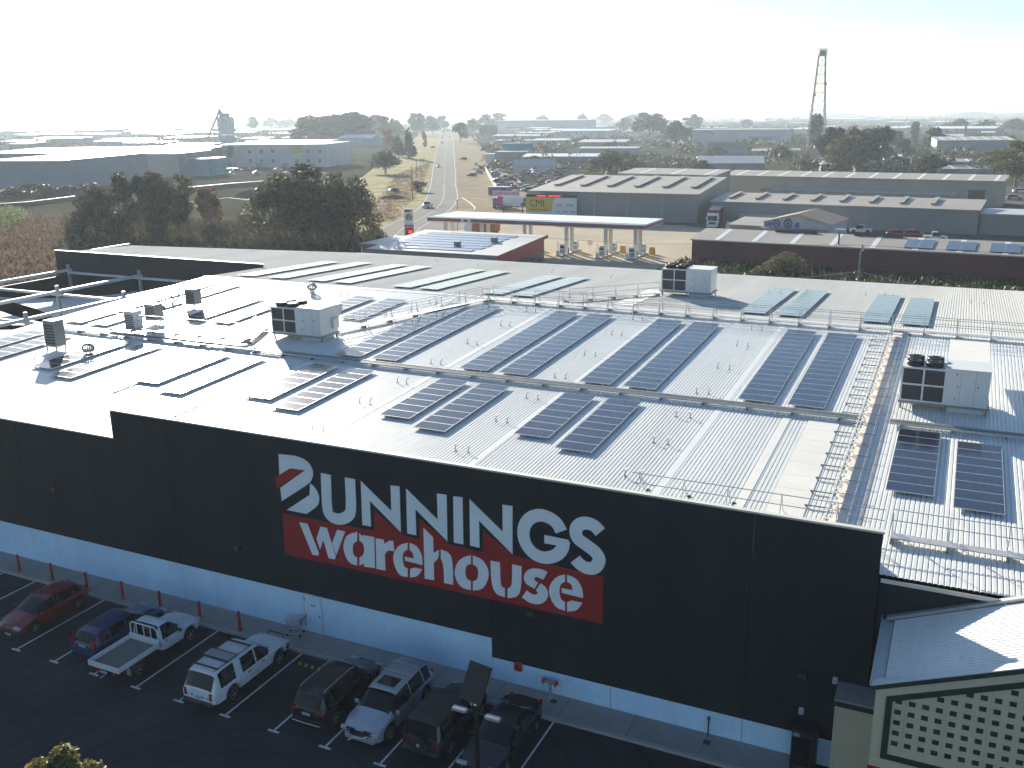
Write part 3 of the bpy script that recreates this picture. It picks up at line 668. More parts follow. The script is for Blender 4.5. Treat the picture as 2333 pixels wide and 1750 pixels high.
walkway((-46.6, 21.2, zroof(21) + .05), (-45.3, 17.8, zroof(17.8) + .05), 'short railed walkway at the left rooftop cooler', (1, 0))
walkway((-28.6, 37.1, zroof(37.1)), (-23.3, 44.6, zroof(44.6)), 'railed walkway from the ridge to the far rooftop cooler', (1, 0))
walkway((-1.3, 3.05, zroof(3.05)), (25, 2.9, zroof(3)), 'railed walkway behind the right hand gutter', (0, 1), .5)
# rail behind the parapet at right
rail = thing('guard_rail', 'pipe guard rail standing behind the wall top near the flat sheets', 'guard rail', (-11.6, 3.6, zroof(3.6)))
AFR = MB().tube([(0, .55, .03), (0, 0, 1.0)], .02, 6).tube([(0, -.4, .03), (0, 0, 1.0)], .02, 6).mesh('post', K['galv'])
for x in (0, 1.9, 3.8, 6.0, 8.2): inst('post', AFR, rail, (x, 0, 0))
mb = MB()
for zz in (1.0, .55): mb.tube([(-.4, 0, zz), (10.0, 0, zz)], .021, 6)
mb.build('rail', K['galv'], rail)
for x in (.15, 2.0, 3.95, 8.3): MB().box(x - .06, x + .06, .5, .64, .03, .1).build('weight', K['black'], rail)
# ladder-brackets along the pale strip
lad = thing('bracket_ladder', 'white ladder rail with brackets running up beside the pale gutter strip', 'ladder', (-3.85, .8, zroof(.8)))
lad.rotation_euler = (ROOFANG, 0, 0)
mb = MB()
for dx in (0, .16): mb.box(dx - .02, dx + .02, 0, 33.6, .34, .40)
mb.build('stringer', K['ac_white'], lad)
RNG = MB().box(-.1, .26, 0, .12, .36, .385).mesh('rung', K['ac_white']); k = .3
while k < 33.4: inst('rung', RNG, lad, (0, k, 0)); k += .62
k = 1.0
BR = MB().box(-1.0, .1, 0, .05, .1, .15).box(.05, .12, 0, .05, .05, .36).box(-.04, .04, 0, .05, -.02, .12).box(-.98, -.9, 0, .05, .0, .12).box(.24, 1.2, .005, .025, .19, .215).mesh('bracket', K['galv_dk'])
while k < 33: inst('bracket', BR, lad, (0, k, 0)); k += 1.55
# small paired roof hooks (safety line anchors)
HOOK = MB()
HOOK.tube([(0, -.14, .035), (0, -.12, .18), (.0, -.04, .27), (0, .1, .30)], .022, 6).box(-.05, .05, -.2, -.06, .03, .05)
HOOK = HOOK.mesh('roof_hook', K['galv_dk'])
ORD = ['first', 'second', 'third', 'fourth', 'fifth', 'sixth', 'seventh', 'eighth', 'ninth', 'tenth', 'eleventh', 'twelfth', 'thirteenth', 'fourteenth']
for ci_, cx in enumerate((-12.9, -21.7, -30.4, -39.2, -48.0, -57.0)):
    for ri_, y in enumerate((5.4, 9.9, 14.0, 18.2, 23.3, 28.7, 33.4)):
        for dx in (0, .72):
            if cx == -39.2 and 16 < y < 30: continue
            if cx == -57.0 and y > 10: continue
            o = inst('roof_hook', HOOK, None, (cx + dx, y + U(-.05, .05), zroof(y)), (0, 0, U(-.2, .2)), (1, 1, 1.1))
            tag(o, f'small safety hook, {"right" if dx else "left"} of its pair, {ORD[ri_]} row back, {ORD[ci_]} column from the gutter strip', 'hook', 'paired safety hooks on the roof')
for cx, y in ((-7.1, 52.9), (-14.9, 50.6), (-13.9, 50.6), (-5.6, 53.4), (-4.9, 53.4), (-30.6, 54), (-37.4, 55.3), (-46.6, 56.5), (-52.5, 58), (-22, 52), (1.2, 52.6), (2.2, 52.5)):
    o = inst('roof_hook', HOOK, None, (cx, y, zroof(y)), (0, 0, U(-1, 1)), (1, 1, 1.1)); tag(o, 'small steel hook standing on the roof slope behind the ridge', 'hook', 'small hooks on the back slope')
# low conduits
for x, y0, y1, tx in ((-38.9, 1.0, 7.5, 'left of the front solar arrays'), (-45.7, 6, 16, 'in the sun glare')):
    t = MB().tube([(x, y0, zroof(y0) + .07), (x, y1, zroof(y1) + .07)], .035, 6).build('roof_conduit', K['galv'])
    tag(t, 'thin steel conduit lying along the ribs ' + tx, 'pipe')
# ================================================================ entrance portico at the right
por = thing('entrance_portico', 'cream entrance portico with pale ribbed roof and lattice gable at the corner', 'portico', (3, -4.66, 0))
XG, YF, XRDG, ZG, PT = -1.05, -4.66, 8.6, 6.82, .405   # gutter line, front, ridge, gutter height, slope
def zpor(x): return ZG + .02 + (min(x, 2 * XRDG - x) - XG) * PT
# roof sheeting with ribs running up the slope (along x)
def ribs_x(x0, x1, y0, y1, pitch=.17, h=.03):
    mb = MB(); prof = []; n = int((y1 - y0) / pitch)
    for i in range(n):
        b = y0 + i * pitch; prof += [(b, 0), (b + pitch * .14, 0), (b + pitch * .26, h), (b + pitch * .88, h)]
    prof.append((y1, 0)); k = len(prof)
    mb.add([(x0, y, zpor(x0) + dz) for y, dz in prof] + [(x1, y, zpor(x1) + dz) for y, dz in prof], [(i, i + 1, k + i + 1, k + i) for i in range(k - 1)])
    return mb
part(ribs_x(XG + .28, XRDG, YF + .12, -.24), 'roof_slope', K['roof'], por)
part(ribs_x(XRDG + .01, 2 * XRDG - XG, YF + .12, -.24), 'roof_slope', K['roof'], por)
# gutters and flashings
part(MB().prism([(XG - .16, ZG - .02), (XG - .16, ZG + .14), (XG - .14, ZG + .14), (XG - .14, ZG), (XG + .26, ZG), (XG + .26, ZG - .02)], 'y', YF - .02, -.02), 'gutter', K['ac_white'], por)
part(MB().prism([(XG, zpor(XG) + .02), (XRDG, zpor(XRDG) + .02), (XRDG, zpor(XRDG) + .16), (XG, zpor(XG) + .16)], 'y', -.235, -.03), 'apron_flashing', K['galv'], por)
part(MB().prism([(XG - .1, zpor(XG) - .16), (XRDG, zpor(XRDG) - .12), (XRDG, zpor(XRDG) + .06), (XG - .1, zpor(XG) + .02)], 'y', YF - .1, YF - .061), 'barge_board', K['green_trim'], por)
part(MB().prism([(XG - .1, zpor(XG) + .022), (XRDG, zpor(XRDG) + .062), (XRDG, zpor(XRDG) + .1), (XG - .1, zpor(XG) + .06)], 'y', YF - .12, YF + .24), 'barge_flashing', K['ac_white'], por)
# gable wall
part(MB().prism([(-1.0, 0), (XRDG, 0), (XRDG, zpor(XRDG) - .1), (-1.0, zpor(-1.0) - .1)], 'y', YF - .06, YF + .06), 'wall', K['cream'], por)
part(MB().prism([(-1.0, 0), (-.9, 0), (-.9, ZG - .06), (-1.0, ZG - .06)], 'y', YF + .062, -.001), 'wall', K['cream'], por)
part(MB().box(-1.02, XRDG, YF - .075, YF - .062, 0, 3.9), 'red_band', K['sign_red'], por)
zt = lambda x: zpor(x) - .42
part(MB().prism([(-.67, 4.28), (-.47, 4.28), (-.47, zt(-.47)), (-.67, zt(-.67))], 'y', YF - .10, YF - .061), 'trim_board', K['green_trim'], por)
part(MB().prism([(-.47, zt(-.47) - .2), (XRDG, zt(XRDG) - .2), (XRDG, zt(XRDG)), (-.47, zt(-.47))], 'y', YF - .10, YF - .061), 'trim_board', K['green_trim'], por)
part(MB().box(-.469, XRDG, YF - .10, YF - .061, 4.28, 4.48), 'trim_board', K['green_trim'], por)
# lattice screen: square dark recesses framed by cream battens
SQ = MB().box(-.1, .1, -.012, .0, -.085, .085).mesh('lattice_opening', K['green_trim'])
BV = K['cream']
i = 0
for c in range(18):
    x = -.29 + c * .397
    z = 6.38 + c * .0
    for r_ in range(-6, 12):
        zz = 4.63 + (r_ + 1) * .3895 - .09
        if zz < 4.55 or zz > zt(x) - .24: continue
        o = inst('lattice_opening', SQ, por); o.location = (x - por.location.x, YF - .062 - por.location.y, zz); i += 1
mb = MB()
for c in range(6): mb.box(-.09 + c * 1.19, -.08 + c * 1.19, YF - .064, YF - .061, 4.48, zt(-.09 + c * 1.19) - .2)
part(mb, 'sheet_joint', K['kerb'], por)
# flanking pier with dark band and sloping cap
pier = thing('portico_pier', 'low cream pier with blue-grey cap between dark wall and portico', 'pier', (-1.8, -.6, 0))
part(MB().box(-2.46, -1.06, -1.26, -.01, 0, 3.6), 'wall', K['cream'], pier)
part(MB().box(-2.52, -1.03, -1.32, -.012, 3.602, 3.8), 'trim_board', K['green_trim'], pier)
part(MB().box(-2.5, -1.04, -1.30, -.011, 3.802, 3.88), 'cap', K['galv'], pier)
part(MB().box(-2.36, -2.345, -1.265, -1.2605, 0, 3.6), 'sheet_joint', K['kerb'], pier)
def lampbox(x, z, label, w=.18, h=.24, m_=None):
    t = thing('wall_light', label, 'wall light', (x, -.003, z), 0)
    MB().bevbox(-w / 2, w / 2, -.14, -.002, -h / 2, h / 2, .02).build('housing', m_ or K['ac_white'], t)
    MB().box(-w * .36, w * .36, -.15, -.141, -h * .36, h * .36).build('lens', K['headlamp'], t)
lampbox(-3.76, 2.25, 'small square white wall light above the vending machine'); lampbox(-2.62, 3.9, 'small square wall light beside the cream pier')
def wall_vent(x, z, label):
    t = thing('wall_floodlight', label, 'floodlight', (x, -.003, z), 0, 'dark floodlights on the front wall')
    MB().bevbox(-.2, .2, -.34, -.16, -.12, .14, .03).build('housing', K['black'], t)
    MB().box(-.03, .03, -.16, -.001, -.03, .05).build('bracket', K['dark_steel'], t)
    MB().box(-.16, .16, -.352, -.341, -.09, .11).build('lens', K['louvre'], t)
wall_vent(-44.0, 5.1, 'dark floodlight on the left part of the front wall'); wall_vent(-31.3, 3.95, 'dark floodlight left of the painted sign'); wall_vent(-15.2, 3.95, 'dark floodlight under the right end of the painted sign'); wall_vent(-3.8, 3.9, 'dark floodlight near the cream pier')
al = thing('alarm_box', 'red alarm box on the white band at the paint step', 'alarm', (-15.9, -.001, 1.1))
MB().bevbox(-.19, .19, -.16, -.001, -.2, .2, .05).build('housing', K['red_paint'], al); MB().lathe([(.07, 0), (.05, -.05)], (0, -.16, .02), 'y', 10).build('strobe', K['taillamp'], al)
# white door in the white band
dr = thing('service_door', 'white service door in the white wall band behind the shopping trolley', 'door', (-27.02, -.002, 0.13))
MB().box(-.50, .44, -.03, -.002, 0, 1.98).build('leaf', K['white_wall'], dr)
fr_ = MB().box(-.56, -.505, -.04, -.002, 0, 2.04).box(.445, .50, -.04, -.002, 0, 2.04).box(-.505, .445, -.04, -.002, 1.985, 2.04); fr_.build('frame', K['ac_white'], dr)
MB().box(-.12, .14, -.036, -.031, 1.42, 1.5).build('door_sign', K['galv_dk'], dr); MB().box(.34, .40, -.08, -.031, .9, .96).build('handle', K['dark_steel'], dr)
for zz in (.3, 1.7): MB().box(-.52, -.48, -.05, -.0305, zz, zz + .12).build('hinge', K['dark_steel'], dr)
# vending machine
K['w_vend'] = mat('vending_header_dull', (.06, .035, .06), .5, 0, .2, 4)
vm = thing('vending_machine', 'black vending machine against the white wall by the cream pier', 'vending machine', (-3.5, -.85, .0))
MB().bevbox(-.46, .46, 0, .8, 0, 1.85, .03).build('cabinet', K['black'], vm)
MB().box(-.4, .22, -.012, -.001, .35, 1.55).build('front_panel', K['glass'], vm)
MB().box(-.1, .40, -.014, -.001, 1.6, 1.76).build('header_sign', K['w_vend'], vm); MB().box(-.4, -.16, -.014, -.001, 1.6, 1.76).build('badge', K['galv'], vm)
MB().box(.26, .41, -.014, -.001, .8, 1.5).build('keypad', K['dark_steel'], vm)
# bollards
BOL = MB().lathe([(.075, 0), (.075, .98), (.06, 1.02), (.02, 1.04)], n=14).mesh('post', K['red_paint']); BFL = MB().lathe([(.13, 0), (.13, .018), (.08, .022)], n=14).mesh('base_plate', K['red_paint'])
bl = ['first at the left edge', 'second from the left', 'third from the left, behind the red car', 'fourth from the left', 'behind the dark blue wagon', 'at the nose of the white tray truck', 'behind the nose of the white canopy truck']
for x, tx in zip((-46.42, -43.78, -41.11, -38.49, -35.83, -33.16, -30.58), bl):
    t = thing('bollard', 'red steel bollard on the footpath, ' + tx, 'bollard', (x, -1.36, .125), 0, 'red bollards along the footpath')
    inst('post', BOL, t); inst('base_plate', BFL, t)
# hydrant and riser post
hy = thing('fire_hydrant', 'grey hydrant riser with two red-capped outlets at the wall', 'hydrant', (-14.25, -.3, .125))
MB().tube([(0, 0, 0), (0, 0, .72)], .06, 10).build('riser', K['galv'], hy); MB().tube([(-.3, -.05, .8), (.3, -.05, .8)], .085, 10).build('crosspiece', K['galv_dk'], hy)
for s in (-1, 1): MB().lathe([(.11, 0), (.11, s * .1), (.06, s * .15)], (s * .24, -.05, .8), 'x', 10).build('outlet_cap', K['red_paint'], hy); MB().tube([(s * .24, -.05, .8), (s * .3, -.2, .72)], .05, 8).build('valve', K['red_paint'], hy)
MB().box(-.12, .12, -.12, .12, 0, .03).build('base_plate', K['galv'], hy)
pp = thing('marker_post', 'thin dark post at the foot of the white band', 'post', (-7.32, -.12, .125)); MB().tube([(0, 0, 0), (0, 0, .8)], .03, 8).build('stem', K['dark_steel'], pp); MB().box(-.05, .05, -.03, .03, .7, .86).build('head', K['dark_steel'], pp)
for x, y, tx in ((-7.25, -.62, 'below the thin post'), (-14.0, -.55, 'beside the hydrant')):
    t = thing('pit_cover', 'small dark square pit cover in the footpath ' + tx, 'pit cover', (x, y, .126)); MB().box(-.14, .14, -.14, .14, -.02, .008).build('lid', K['dark_steel'], t); MB().box(-.17, .17, -.17, .17, -.02, .004).build('frame', K['galv_dk'], t)
# shopping trolley
tr = thing('shopping_trolley', 'wire shopping trolley with red child seat against the white wall', 'trolley', (-27.75, -.55, .125), R(15))
mb = MB()
for k in range(9):
    zz = .45 + k * .06; w = .2 + .012 * k; l0, l1 = -.36 - .012 * k, .40
    for (a, b_) in (((l0, -w, zz), (l1, -w, zz)), ((l1, -w, zz), (l1, w, zz)), ((l1, w, zz), (l0, w, zz)), ((l0, w, zz), (l0, -w, zz))): mb.bar(a, b_, .009)
for k in range(12):
    x = -.36 + k * .069
    for s in (-1, 1): mb.bar((x, s * .2, .45), (x - .02, s * .3, .93), .009)
    mb.bar((x, -.2, .45), (x, .2, .45), .009)
mb.build('basket', K['galv'], tr)
mb = MB()
for s in (-1, 1): mb.tube([(.5, s * .28, 1.0), (.42, s * .27, .55), (.2, s * .26, .2), (-.42, s * .22, .14)], .016, 6); mb.tube([(.1, s * .25, .2), (-.2, s * .22, .46)], .014, 6)
mb.tube([(.2, -.26, .2), (.2, .26, .2)], .014, 6); mb.build('chassis', K['galv'], tr)
MB().tube([(.5, -.28, 1.0), (.5, .28, 1.0)], .024, 8).build('handle', K['red_paint'], tr); MB().box(.28, .31, -.18, .18, .6, .86).build('child_seat', K['red_paint'], tr)
for x in (.3, -.38):
    for s in (-1, 1): MB().lathe([(.065, -.02), (.065, .02)], (x, s * .23, .066), 'y', 12).build('castor', K['rubber'], tr)
# wheel stop in the empty bay
ws = thing('wheel_stop', 'black and yellow rubber wheel stop in the empty bay', 'wheel stop', (-25.45, -2.52, 0.0))
MB().prism([(-.08, 0), (.08, 0), (.05, .1), (-.05, .1)], 'x', -.8, .8).build('body', K['rubber'], ws)
YEL = mat('reflective_yellow', (.42, .25, .03), .6, 0, .3, 8)
for k in range(4): MB().prism([(-.0835, 0.004), (.0835, 0.004), (.0515, .1035), (-.0515, .1035)], 'x', -.66 + k * .36, -.5 + k * .36).build('reflector', YEL, ws)
# solar car-park lamp
lp = thing('solar_lamp_post', 'dark lamp post with two white light heads and a tilted solar panel', 'lamp post', (-12.72, -10.15, 0))
MB().tube([(0, 0, 0), (0, 0, 6.15)], [.11, .08], 12).build('pole', K['black'], lp); MB().box(-.2, .2, -.2, .2, 0, .03).build('base_plate', K['galv_dk'], lp)
for s in (-1, 1):
    h = MB().bevbox(s * .60 - .27, s * .60 + .27, -.11, .11, 5.93, 6.01, .03).build('light_head', K['galv'], lp); MB().box(s * .62 - .24, s * .62 + .24, -.1, .1, 5.9, 5.919).build('lens', K['headlamp'], h)
    MB().tube([(s * .06, 0, 6.0), (s * .36, 0, 5.98)], .03, 8).build('arm', K['dark_steel'], lp)
MB().tube([(0, 0, 6.1), (0, .1, 6.75)], .045, 8).build('panel_arm', K['dark_steel'], lp); MB().bar((-.18, .0, 6.2), (-.34, .28, 6.75), .05).build('strut', K['galv'], lp)
pn = MB().box(-.44, .44, -.62, .62, -.02, .02).build('solar_panel', K['black'], lp, False, (-.06, .12, 7.0), (R(58), 0, R(-10)))
q = MB().box(-.42, .42, -.6, .6, .021, .026).build('cells', K['black'], pn)
MB().bevbox(-.12, .12, -.1, .1, 6.05, 6.3, .02).build('battery_box', K['black'], lp)
# ================================================================ vehicles
def pl(pts):
    def f(x):
        if x <= pts[0][0]: return pts[0][1]
        for (a, p), (b, q) in zip(pts, pts[1:]):
            if x <= b:
                t = (x - a) / (b - a) if b > a else 0
                return p + (q - p) * t
        return pts[-1][1]
    return f
def wheel_meshes(Rw, wd, tag_):
    t = MB().lathe([(Rw * .64, -wd / 2 + .01), (Rw * .93, -wd / 2), (Rw, -wd / 2 + .035), (Rw, wd / 2 - .035), (Rw * .93, wd / 2), (Rw * .64, wd / 2 - .01)], axis='y', n=24).mesh('tyre', K['rubber'], False); t.shade_smooth(); t.set_sharp_from_angle(angle=R(40))
    r_ = MB(); d = wd / 2 - .03
    r_.lathe([(Rw * .64, d - .05), (Rw * .64, d + .02), (Rw * .58, d + .02), (Rw * .56, d - .04)], axis='y', n=20)
    for k in range(5):
        a = 2 * math.pi * k / 5; ca, sa = math.cos(a), math.sin(a)
        r_.bar((Rw * .08 * ca, d - .01, Rw * .08 * sa), (Rw * .58 * ca, d - .01, Rw * .58 * sa), Rw * .2, .03)
    r_.lathe([(Rw * .17, d - .03), (Rw * .17, d + .015), (Rw * .1, d + .025)], axis='y', n=12)
    r_.lathe([(Rw * .6, d - .09), (Rw * .6, d - .075)], axis='y', n=16, mi=1)
    return t, r_.mesh('rim', [K['rim'], K['black']])
WHEELS = {}
def wheels(t, xs, half, Rw=.34, wd=.22):
    if (Rw, wd) not in WHEELS: WHEELS[(Rw, wd)] = wheel_meshes(Rw, wd, '')
    ty, ri = WHEELS[(Rw, wd)]
    for x in xs:
        for s in (1, -1):
            w = inst('wheel', ty, t, (x, s * (half - wd / 2 - .01), Rw), (0, 0, 0 if s > 0 else math.pi)); inst('rim', ri, w)
def car_body(t, L, W, top, belt, wid, roofw, sides, screen, rear, xw, Rw, pm, sill=.26, n=26, x_rear=None, arch=.07, glass=None):
    """lofted shell with real wheel arches; glazing is split off into its own meshes"""
    fx, ft, fb, fw, fr2 = None, pl(top), pl(belt), pl(wid), pl(roofw)
    x0 = top[0][0]; x1 = top[-1][0]
    xs = {round(x0 + (x1 - x0) * i / n, 4) for i in range(n + 1)} | {round(p[0], 4) for p in top + belt + wid + roofw} | {round(v, 4) for s in sides for v in s} | {round(v, 4) for v in screen + rear}
    ra = Rw + arch
    for c in xw:
        for k in range(13): xs.add(round(c - ra + 2 * ra * k / 12, 4))
        xs.add(round(c - ra - .01, 4)); xs.add(round(c + ra + .01, 4))
    xs = sorted(x for x in xs if x0 - 1e-6 <= x <= x1 + 1e-6)
    ded = [xs[0]]
    for x in xs[1:]:
        if x - ded[-1] > .004: ded.append(x)
    xs = ded
    rows = []
    for x in xs:
        w = W / 2 * fw(x); b = fb(x); tt = max(ft(x), b + .01); rw = W / 2 * fr2(x); zb = sill
        e = min(x - x0, x1 - x)
        if e < .25: zb = sill + .10 * (1 - e / .25)
        for c in xw:
            d = x - c
            if abs(d) < ra: zb = max(zb, Rw + math.sqrt(max(0, ra * ra - d * d)))
        zb = min(zb, b - .1)
        wb = w * .95
        half = [(0, zb), (w * .88, zb), (w * .965, zb + .03), (w, zb + (b - zb) * .55), (w * .99, b - .07), (wb, b), (wb * .5 + rw * .5 + .012, b * .5 + (tt) * .5 - .02), (rw, max(b + .003, tt - .075)), (rw * .84, max(b + .006, tt - .02)), (rw * .45, tt - .004), (0, tt)]
        rows.append(half)
    m_ = len(rows[0]); ring = 2 * (m_ - 1)
    V = []
    for x, h in zip(xs, rows):
        V += [(x, y, z) for y, z in h] + [(x, -y, z) for y, z in reversed(h[1:-1])]
    body = MB(); gl = {}
    body.v = V
    def seg(j): return j if j < m_ - 1 else ring - 1 - j       # mirrored segment index
    for i in range(len(xs) - 1):
        xm = (xs[i] + xs[i + 1]) / 2
        for j in range(ring):
            f = [i * ring + j, i * ring + (j + 1) % ring, (i + 1) * ring + (j + 1) % ring, (i + 1) * ring + j]
            sj = seg(j); key = None
            if sj in (5, 6):
                for k, (a, b) in enumerate(sides):
                    if a < xm < b and ft(xm) - fb(xm) > .12: key = ('side_window', k, j < m_ - 1)
            if sj in (7, 8, 9):
                if screen[0] < xm < screen[1]: key = ('windscreen', 0, 0)
                if rear[0] < xm < rear[1]: key = ('rear_window', 0, 0)
            if key: gl.setdefault(key, []).append([V[q] for q in f])
            else: body.f.append(f); body.m.append(0)
    body.f.append(list(range(ring))); body.m.append(0); body.f.append([(len(xs) - 1) * ring + q for q in range(ring - 1, -1, -1)]); body.m.append(0)
    o = body.build('body', pm, t, True); smooth_angle(o, 38)
    for key, qs in gl.items():
        g = MB()
        for q in qs: g.add(q, [(0, 1, 2, 3)])
        me = g.mesh(key[0], glass or K['glass'], False)
        bm = bmesh.new(); bm.from_mesh(me); bmesh.ops.remove_doubles(bm, verts=bm.verts, dist=.001); bm.to_mesh(me); bm.free(); me.shade_smooth()
        inst(key[0], me, t)
    # dark floor pan
    MB().box(x0 + .35, x1 - .35, -W / 2 + .32, W / 2 - .32, .2, .62).build('underbody', K['black'], t)
    return o
def mirror(t, x, y, z, m_, s):
    MB().bevbox(x - .05, x + .07, min(y, y + s * .2), max(y, y + s * .2), z - .05, z + .1, .03).build('mirror', m_, t)
def plate(t, x, z, s, ink=True):
    p = MB().box(x - .008, x + .008, -.19, .19, z - .055, z + .055).build('number_plate', K['plate'], t)
    q = MB()
    for k in range(6): q.box(x + s * .009 - .001, x + s * .009 + .001, -.15 + k * .05, -.118 + k * .05, z - .03, z + .03)
    q.build('characters', K['plate_ink'], p)
def handles(t, xs, W, z, m_):
    for x in xs:
        for s in (-1, 1): MB().box(x - .09, x + .09, min(s * W / 2 * .985, s * (W / 2 + .025)), max(s * W / 2 * .985, s * (W / 2 + .025)), z, z + .035).build('door_handle', m_, t)
def seams(t, xs, W, z0, z1):
    for x in xs:
        for s in (-1, 1): MB().box(x - .006, x + .006, min(s * W / 2 * .985, s * W / 2 * 1.003), max(s * W / 2 * .985, s * W / 2 * 1.003), z0, z1).build('door_seam', K['black'], t)
def ends(t, xf, xr, W, zl, zt_, grille=(.5, .75), lampf=(.22, .12), lampr=(.14, .26), plates=True):
    for s in (-1, 1):
        MB().bevbox(xf - .16, xf + .005, s * W * .36 - lampf[0], s * W * .36 + lampf[0], zl - lampf[1] / 2, zl + lampf[1] / 2, .03).build('headlight', K['headlamp'], t)
        MB().bevbox(xr - .012, xr + .16, s * W * .375 - lampr[0] / 2, s * W * .375 + lampr[0] / 2, zt_ - lampr[1] / 2, zt_ + lampr[1] / 2, .02).build('tail_light', K['taillamp'], t)
    g = MB().box(xf - .05, xf + .008, -W * .24, W * .24, grille[0], grille[1]).build('grille', K['black'], t)
    q = MB()
    for k in range(4): q.box(xf + .009, xf + .016, -W * .24, W * .24, grille[0] + (k + .3) * (grille[1] - grille[0]) / 4, grille[0] + (k + .55) * (grille[1] - grille[0]) / 4)
    q.build('grille_bar', K['chrome'], g)
    if plates: plate(t, xf + .014, grille[0] - .1, 1); plate(t, xr - .014, zt_ - .12, -1)
PW = paint('paint_white', (.70, .72, .74)); PR = paint('paint_red', (.20, .012, .013)); PB = paint('paint_dark_blue', (.022, .036, .11)); PK = paint('paint_black', (.009, .009, .011)); PS = paint('paint_silver_blue', (.40, .45, .50), .35, .5, .4); PG = paint('paint_dark_green_grey', (.022, .025, .024), .5, .25); PN = paint('paint_near_black_navy', (.010, .012, .018))
UP_, DN = R(90), R(-90)
def veh(name, label, cat, x, y, rz, group=None): return thing(name, label, cat, (x, y, 0), rz, group or 'cars parked in front of the warehouse')

def suv(t, L, W, H, pm, hood=1.0, rake=.35, rails=True, Rw=.36):
    f, r_ = L / 2, -L / 2
    top = [(r_, .95), (r_ + .06, 1.08), (r_ + rake, H - .07), (r_ + rake + .5, H), (.1, H), (.55, H - .06), (1.25, hood + .10), (1.4, hood + .04), (f - .35, hood - .08), (f - .06, hood - .25), (f, .72)]
    belt = [(r_, .90), (r_ + .2, 1.0), (0, .98), (1.2, .95), (f - .4, .86), (f, .66)]
    wid = [(r_, .80), (r_ + .12, .92), (r_ + .5, 1), (f - .7, 1), (f - .2, .90), (f, .72)]
    roofw = [(r_, .70), (r_ + rake, .72), (0, .74), (.6, .73), (1.3, .80), (f - .3, .76), (f, .60)]
    xw = (r_ + .86, f - .92)
    car_body(t, L, W, top, belt, wid, roofw, [(r_ + .42, r_ + .95), (r_ + 1.03, r_ + 2.0), (r_ + 2.08, 1.12)], [.57, 1.27], [r_ + .05, r_ + rake - .02], xw, Rw, pm)
    wheels(t, xw, W / 2, Rw); ends(t, f, r_, W, .74, .95)
    for s in (-1, 1): mirror(t, .95, s * W / 2 * .97, 1.02, pm, s)
    handles(t, (r_ + 1.75, r_ + 2.75), W, .88, pm); seams(t, (r_ + 2.04, r_ + 1.0, 1.15), W, .4, .93)
    if rails:
        for s in (-1, 1): MB().tube([(r_ + rake + .15, s * W * .33, H), (r_ + rake + .3, s * W * .335, H + .05), (.1, s * W * .335, H + .05), (.35, s * W * .33, H - .01)], .02, 6).build('roof_rail', K['alu'], t)
    MB().bevbox(r_ - .035, r_ + .2, -W * .42, W * .42, .34, .6, .05).build('rear_bumper', K['black'] if pm in (PK, PG) else pm, t)
    MB().bevbox(f - .2, f + .03, -W * .38, W * .38, .32, .52, .05).build('front_bumper', pm, t)
# red hatchback facing the viewer
t = veh('red_car', 'red hatchback parked nose out at the far left bay', 'car', -40.75, -4.35, DN)
L = 4.35; f, r_ = L / 2, -L / 2
tp = [(r_, .85), (r_ + .05, 1.0), (r_ + .55, 1.36), (r_ + 1.1, 1.44), (-.1, 1.45), (.3, 1.38), (1.15, .98), (1.3, .94), (f - .4, .80), (f - .06, .66), (f, .56)]
bt_ = [(r_, .80), (r_ + .3, .95), (0, .90), (1.1, .86), (f - .4, .74), (f, .52)]
car_body(t, L, 1.77, tp, bt_, [(r_, .78), (r_ + .3, .95), (r_ + .7, 1), (f - .7, 1), (f - .2, .88), (f, .68)], [(r_, .66), (0, .70), (1.2, .80), (f, .6)], [(r_ + .5, r_ + .85), (r_ + .95, r_ + 1.85), (r_ + 1.92, 1.02)], [.32, 1.17], [r_ + .06, r_ + .53], (r_ + .82, f - .88), .33, PR)
wheels(t, (r_ + .82, f - .88), .885, .33); ends(t, f, r_, 1.77, .66, .88, (.36, .5))
for s in (-1, 1): mirror(t, .85, s * .86, .92, PR, s)
handles(t, (r_ + 1.6, r_ + 2.5), 1.77, .8, PR); seams(t, (r_ + 1.9, 1.05), 1.77, .38, .84)
# dark blue wagon
t = veh('blue_wagon', 'dark blue station wagon parked nose in beside the white tray truck', 'car', -35.55, -4.25, UP_)
L = 4.55; f, r_ = L / 2, -L / 2
tp = [(r_, .88), (r_ + .05, 1.0), (r_ + .38, 1.42), (r_ + .7, 1.50), (-.2, 1.52), (.25, 1.45), (1.05, 1.02), (1.2, .98), (f - .4, .86), (f - .05, .7), (f, .6)]
bt_ = [(r_, .84), (r_ + .3, .96), (0, .93), (1.0, .9), (f - .4, .8), (f, .55)]
car_body(t, L, 1.75, tp, bt_, [(r_, .82), (r_ + .25, .95), (r_ + .7, 1), (f - .7, 1), (f - .2, .9), (f, .7)], [(r_, .7), (0, .72), (1.1, .8), (f, .6)], [(r_ + .4, r_ + .95), (r_ + 1.03, r_ + 1.95), (r_ + 2.03, .95)], [.27, 1.07], [r_ + .06, r_ + .36], (r_ + .85, f - .9), .32, PB)
wheels(t, (r_ + .85, f - .9), .875, .32); ends(t, f, r_, 1.75, .68, .98, (.38, .55), lampr=(.2, .34))
for s in (-1, 1): mirror(t, .8, s * .86, .96, PB, s)
handles(t, (r_ + 1.7, r_ + 2.6), 1.75, .82, PB); seams(t, (r_ + 2.0, 1.0), 1.75, .38, .88)
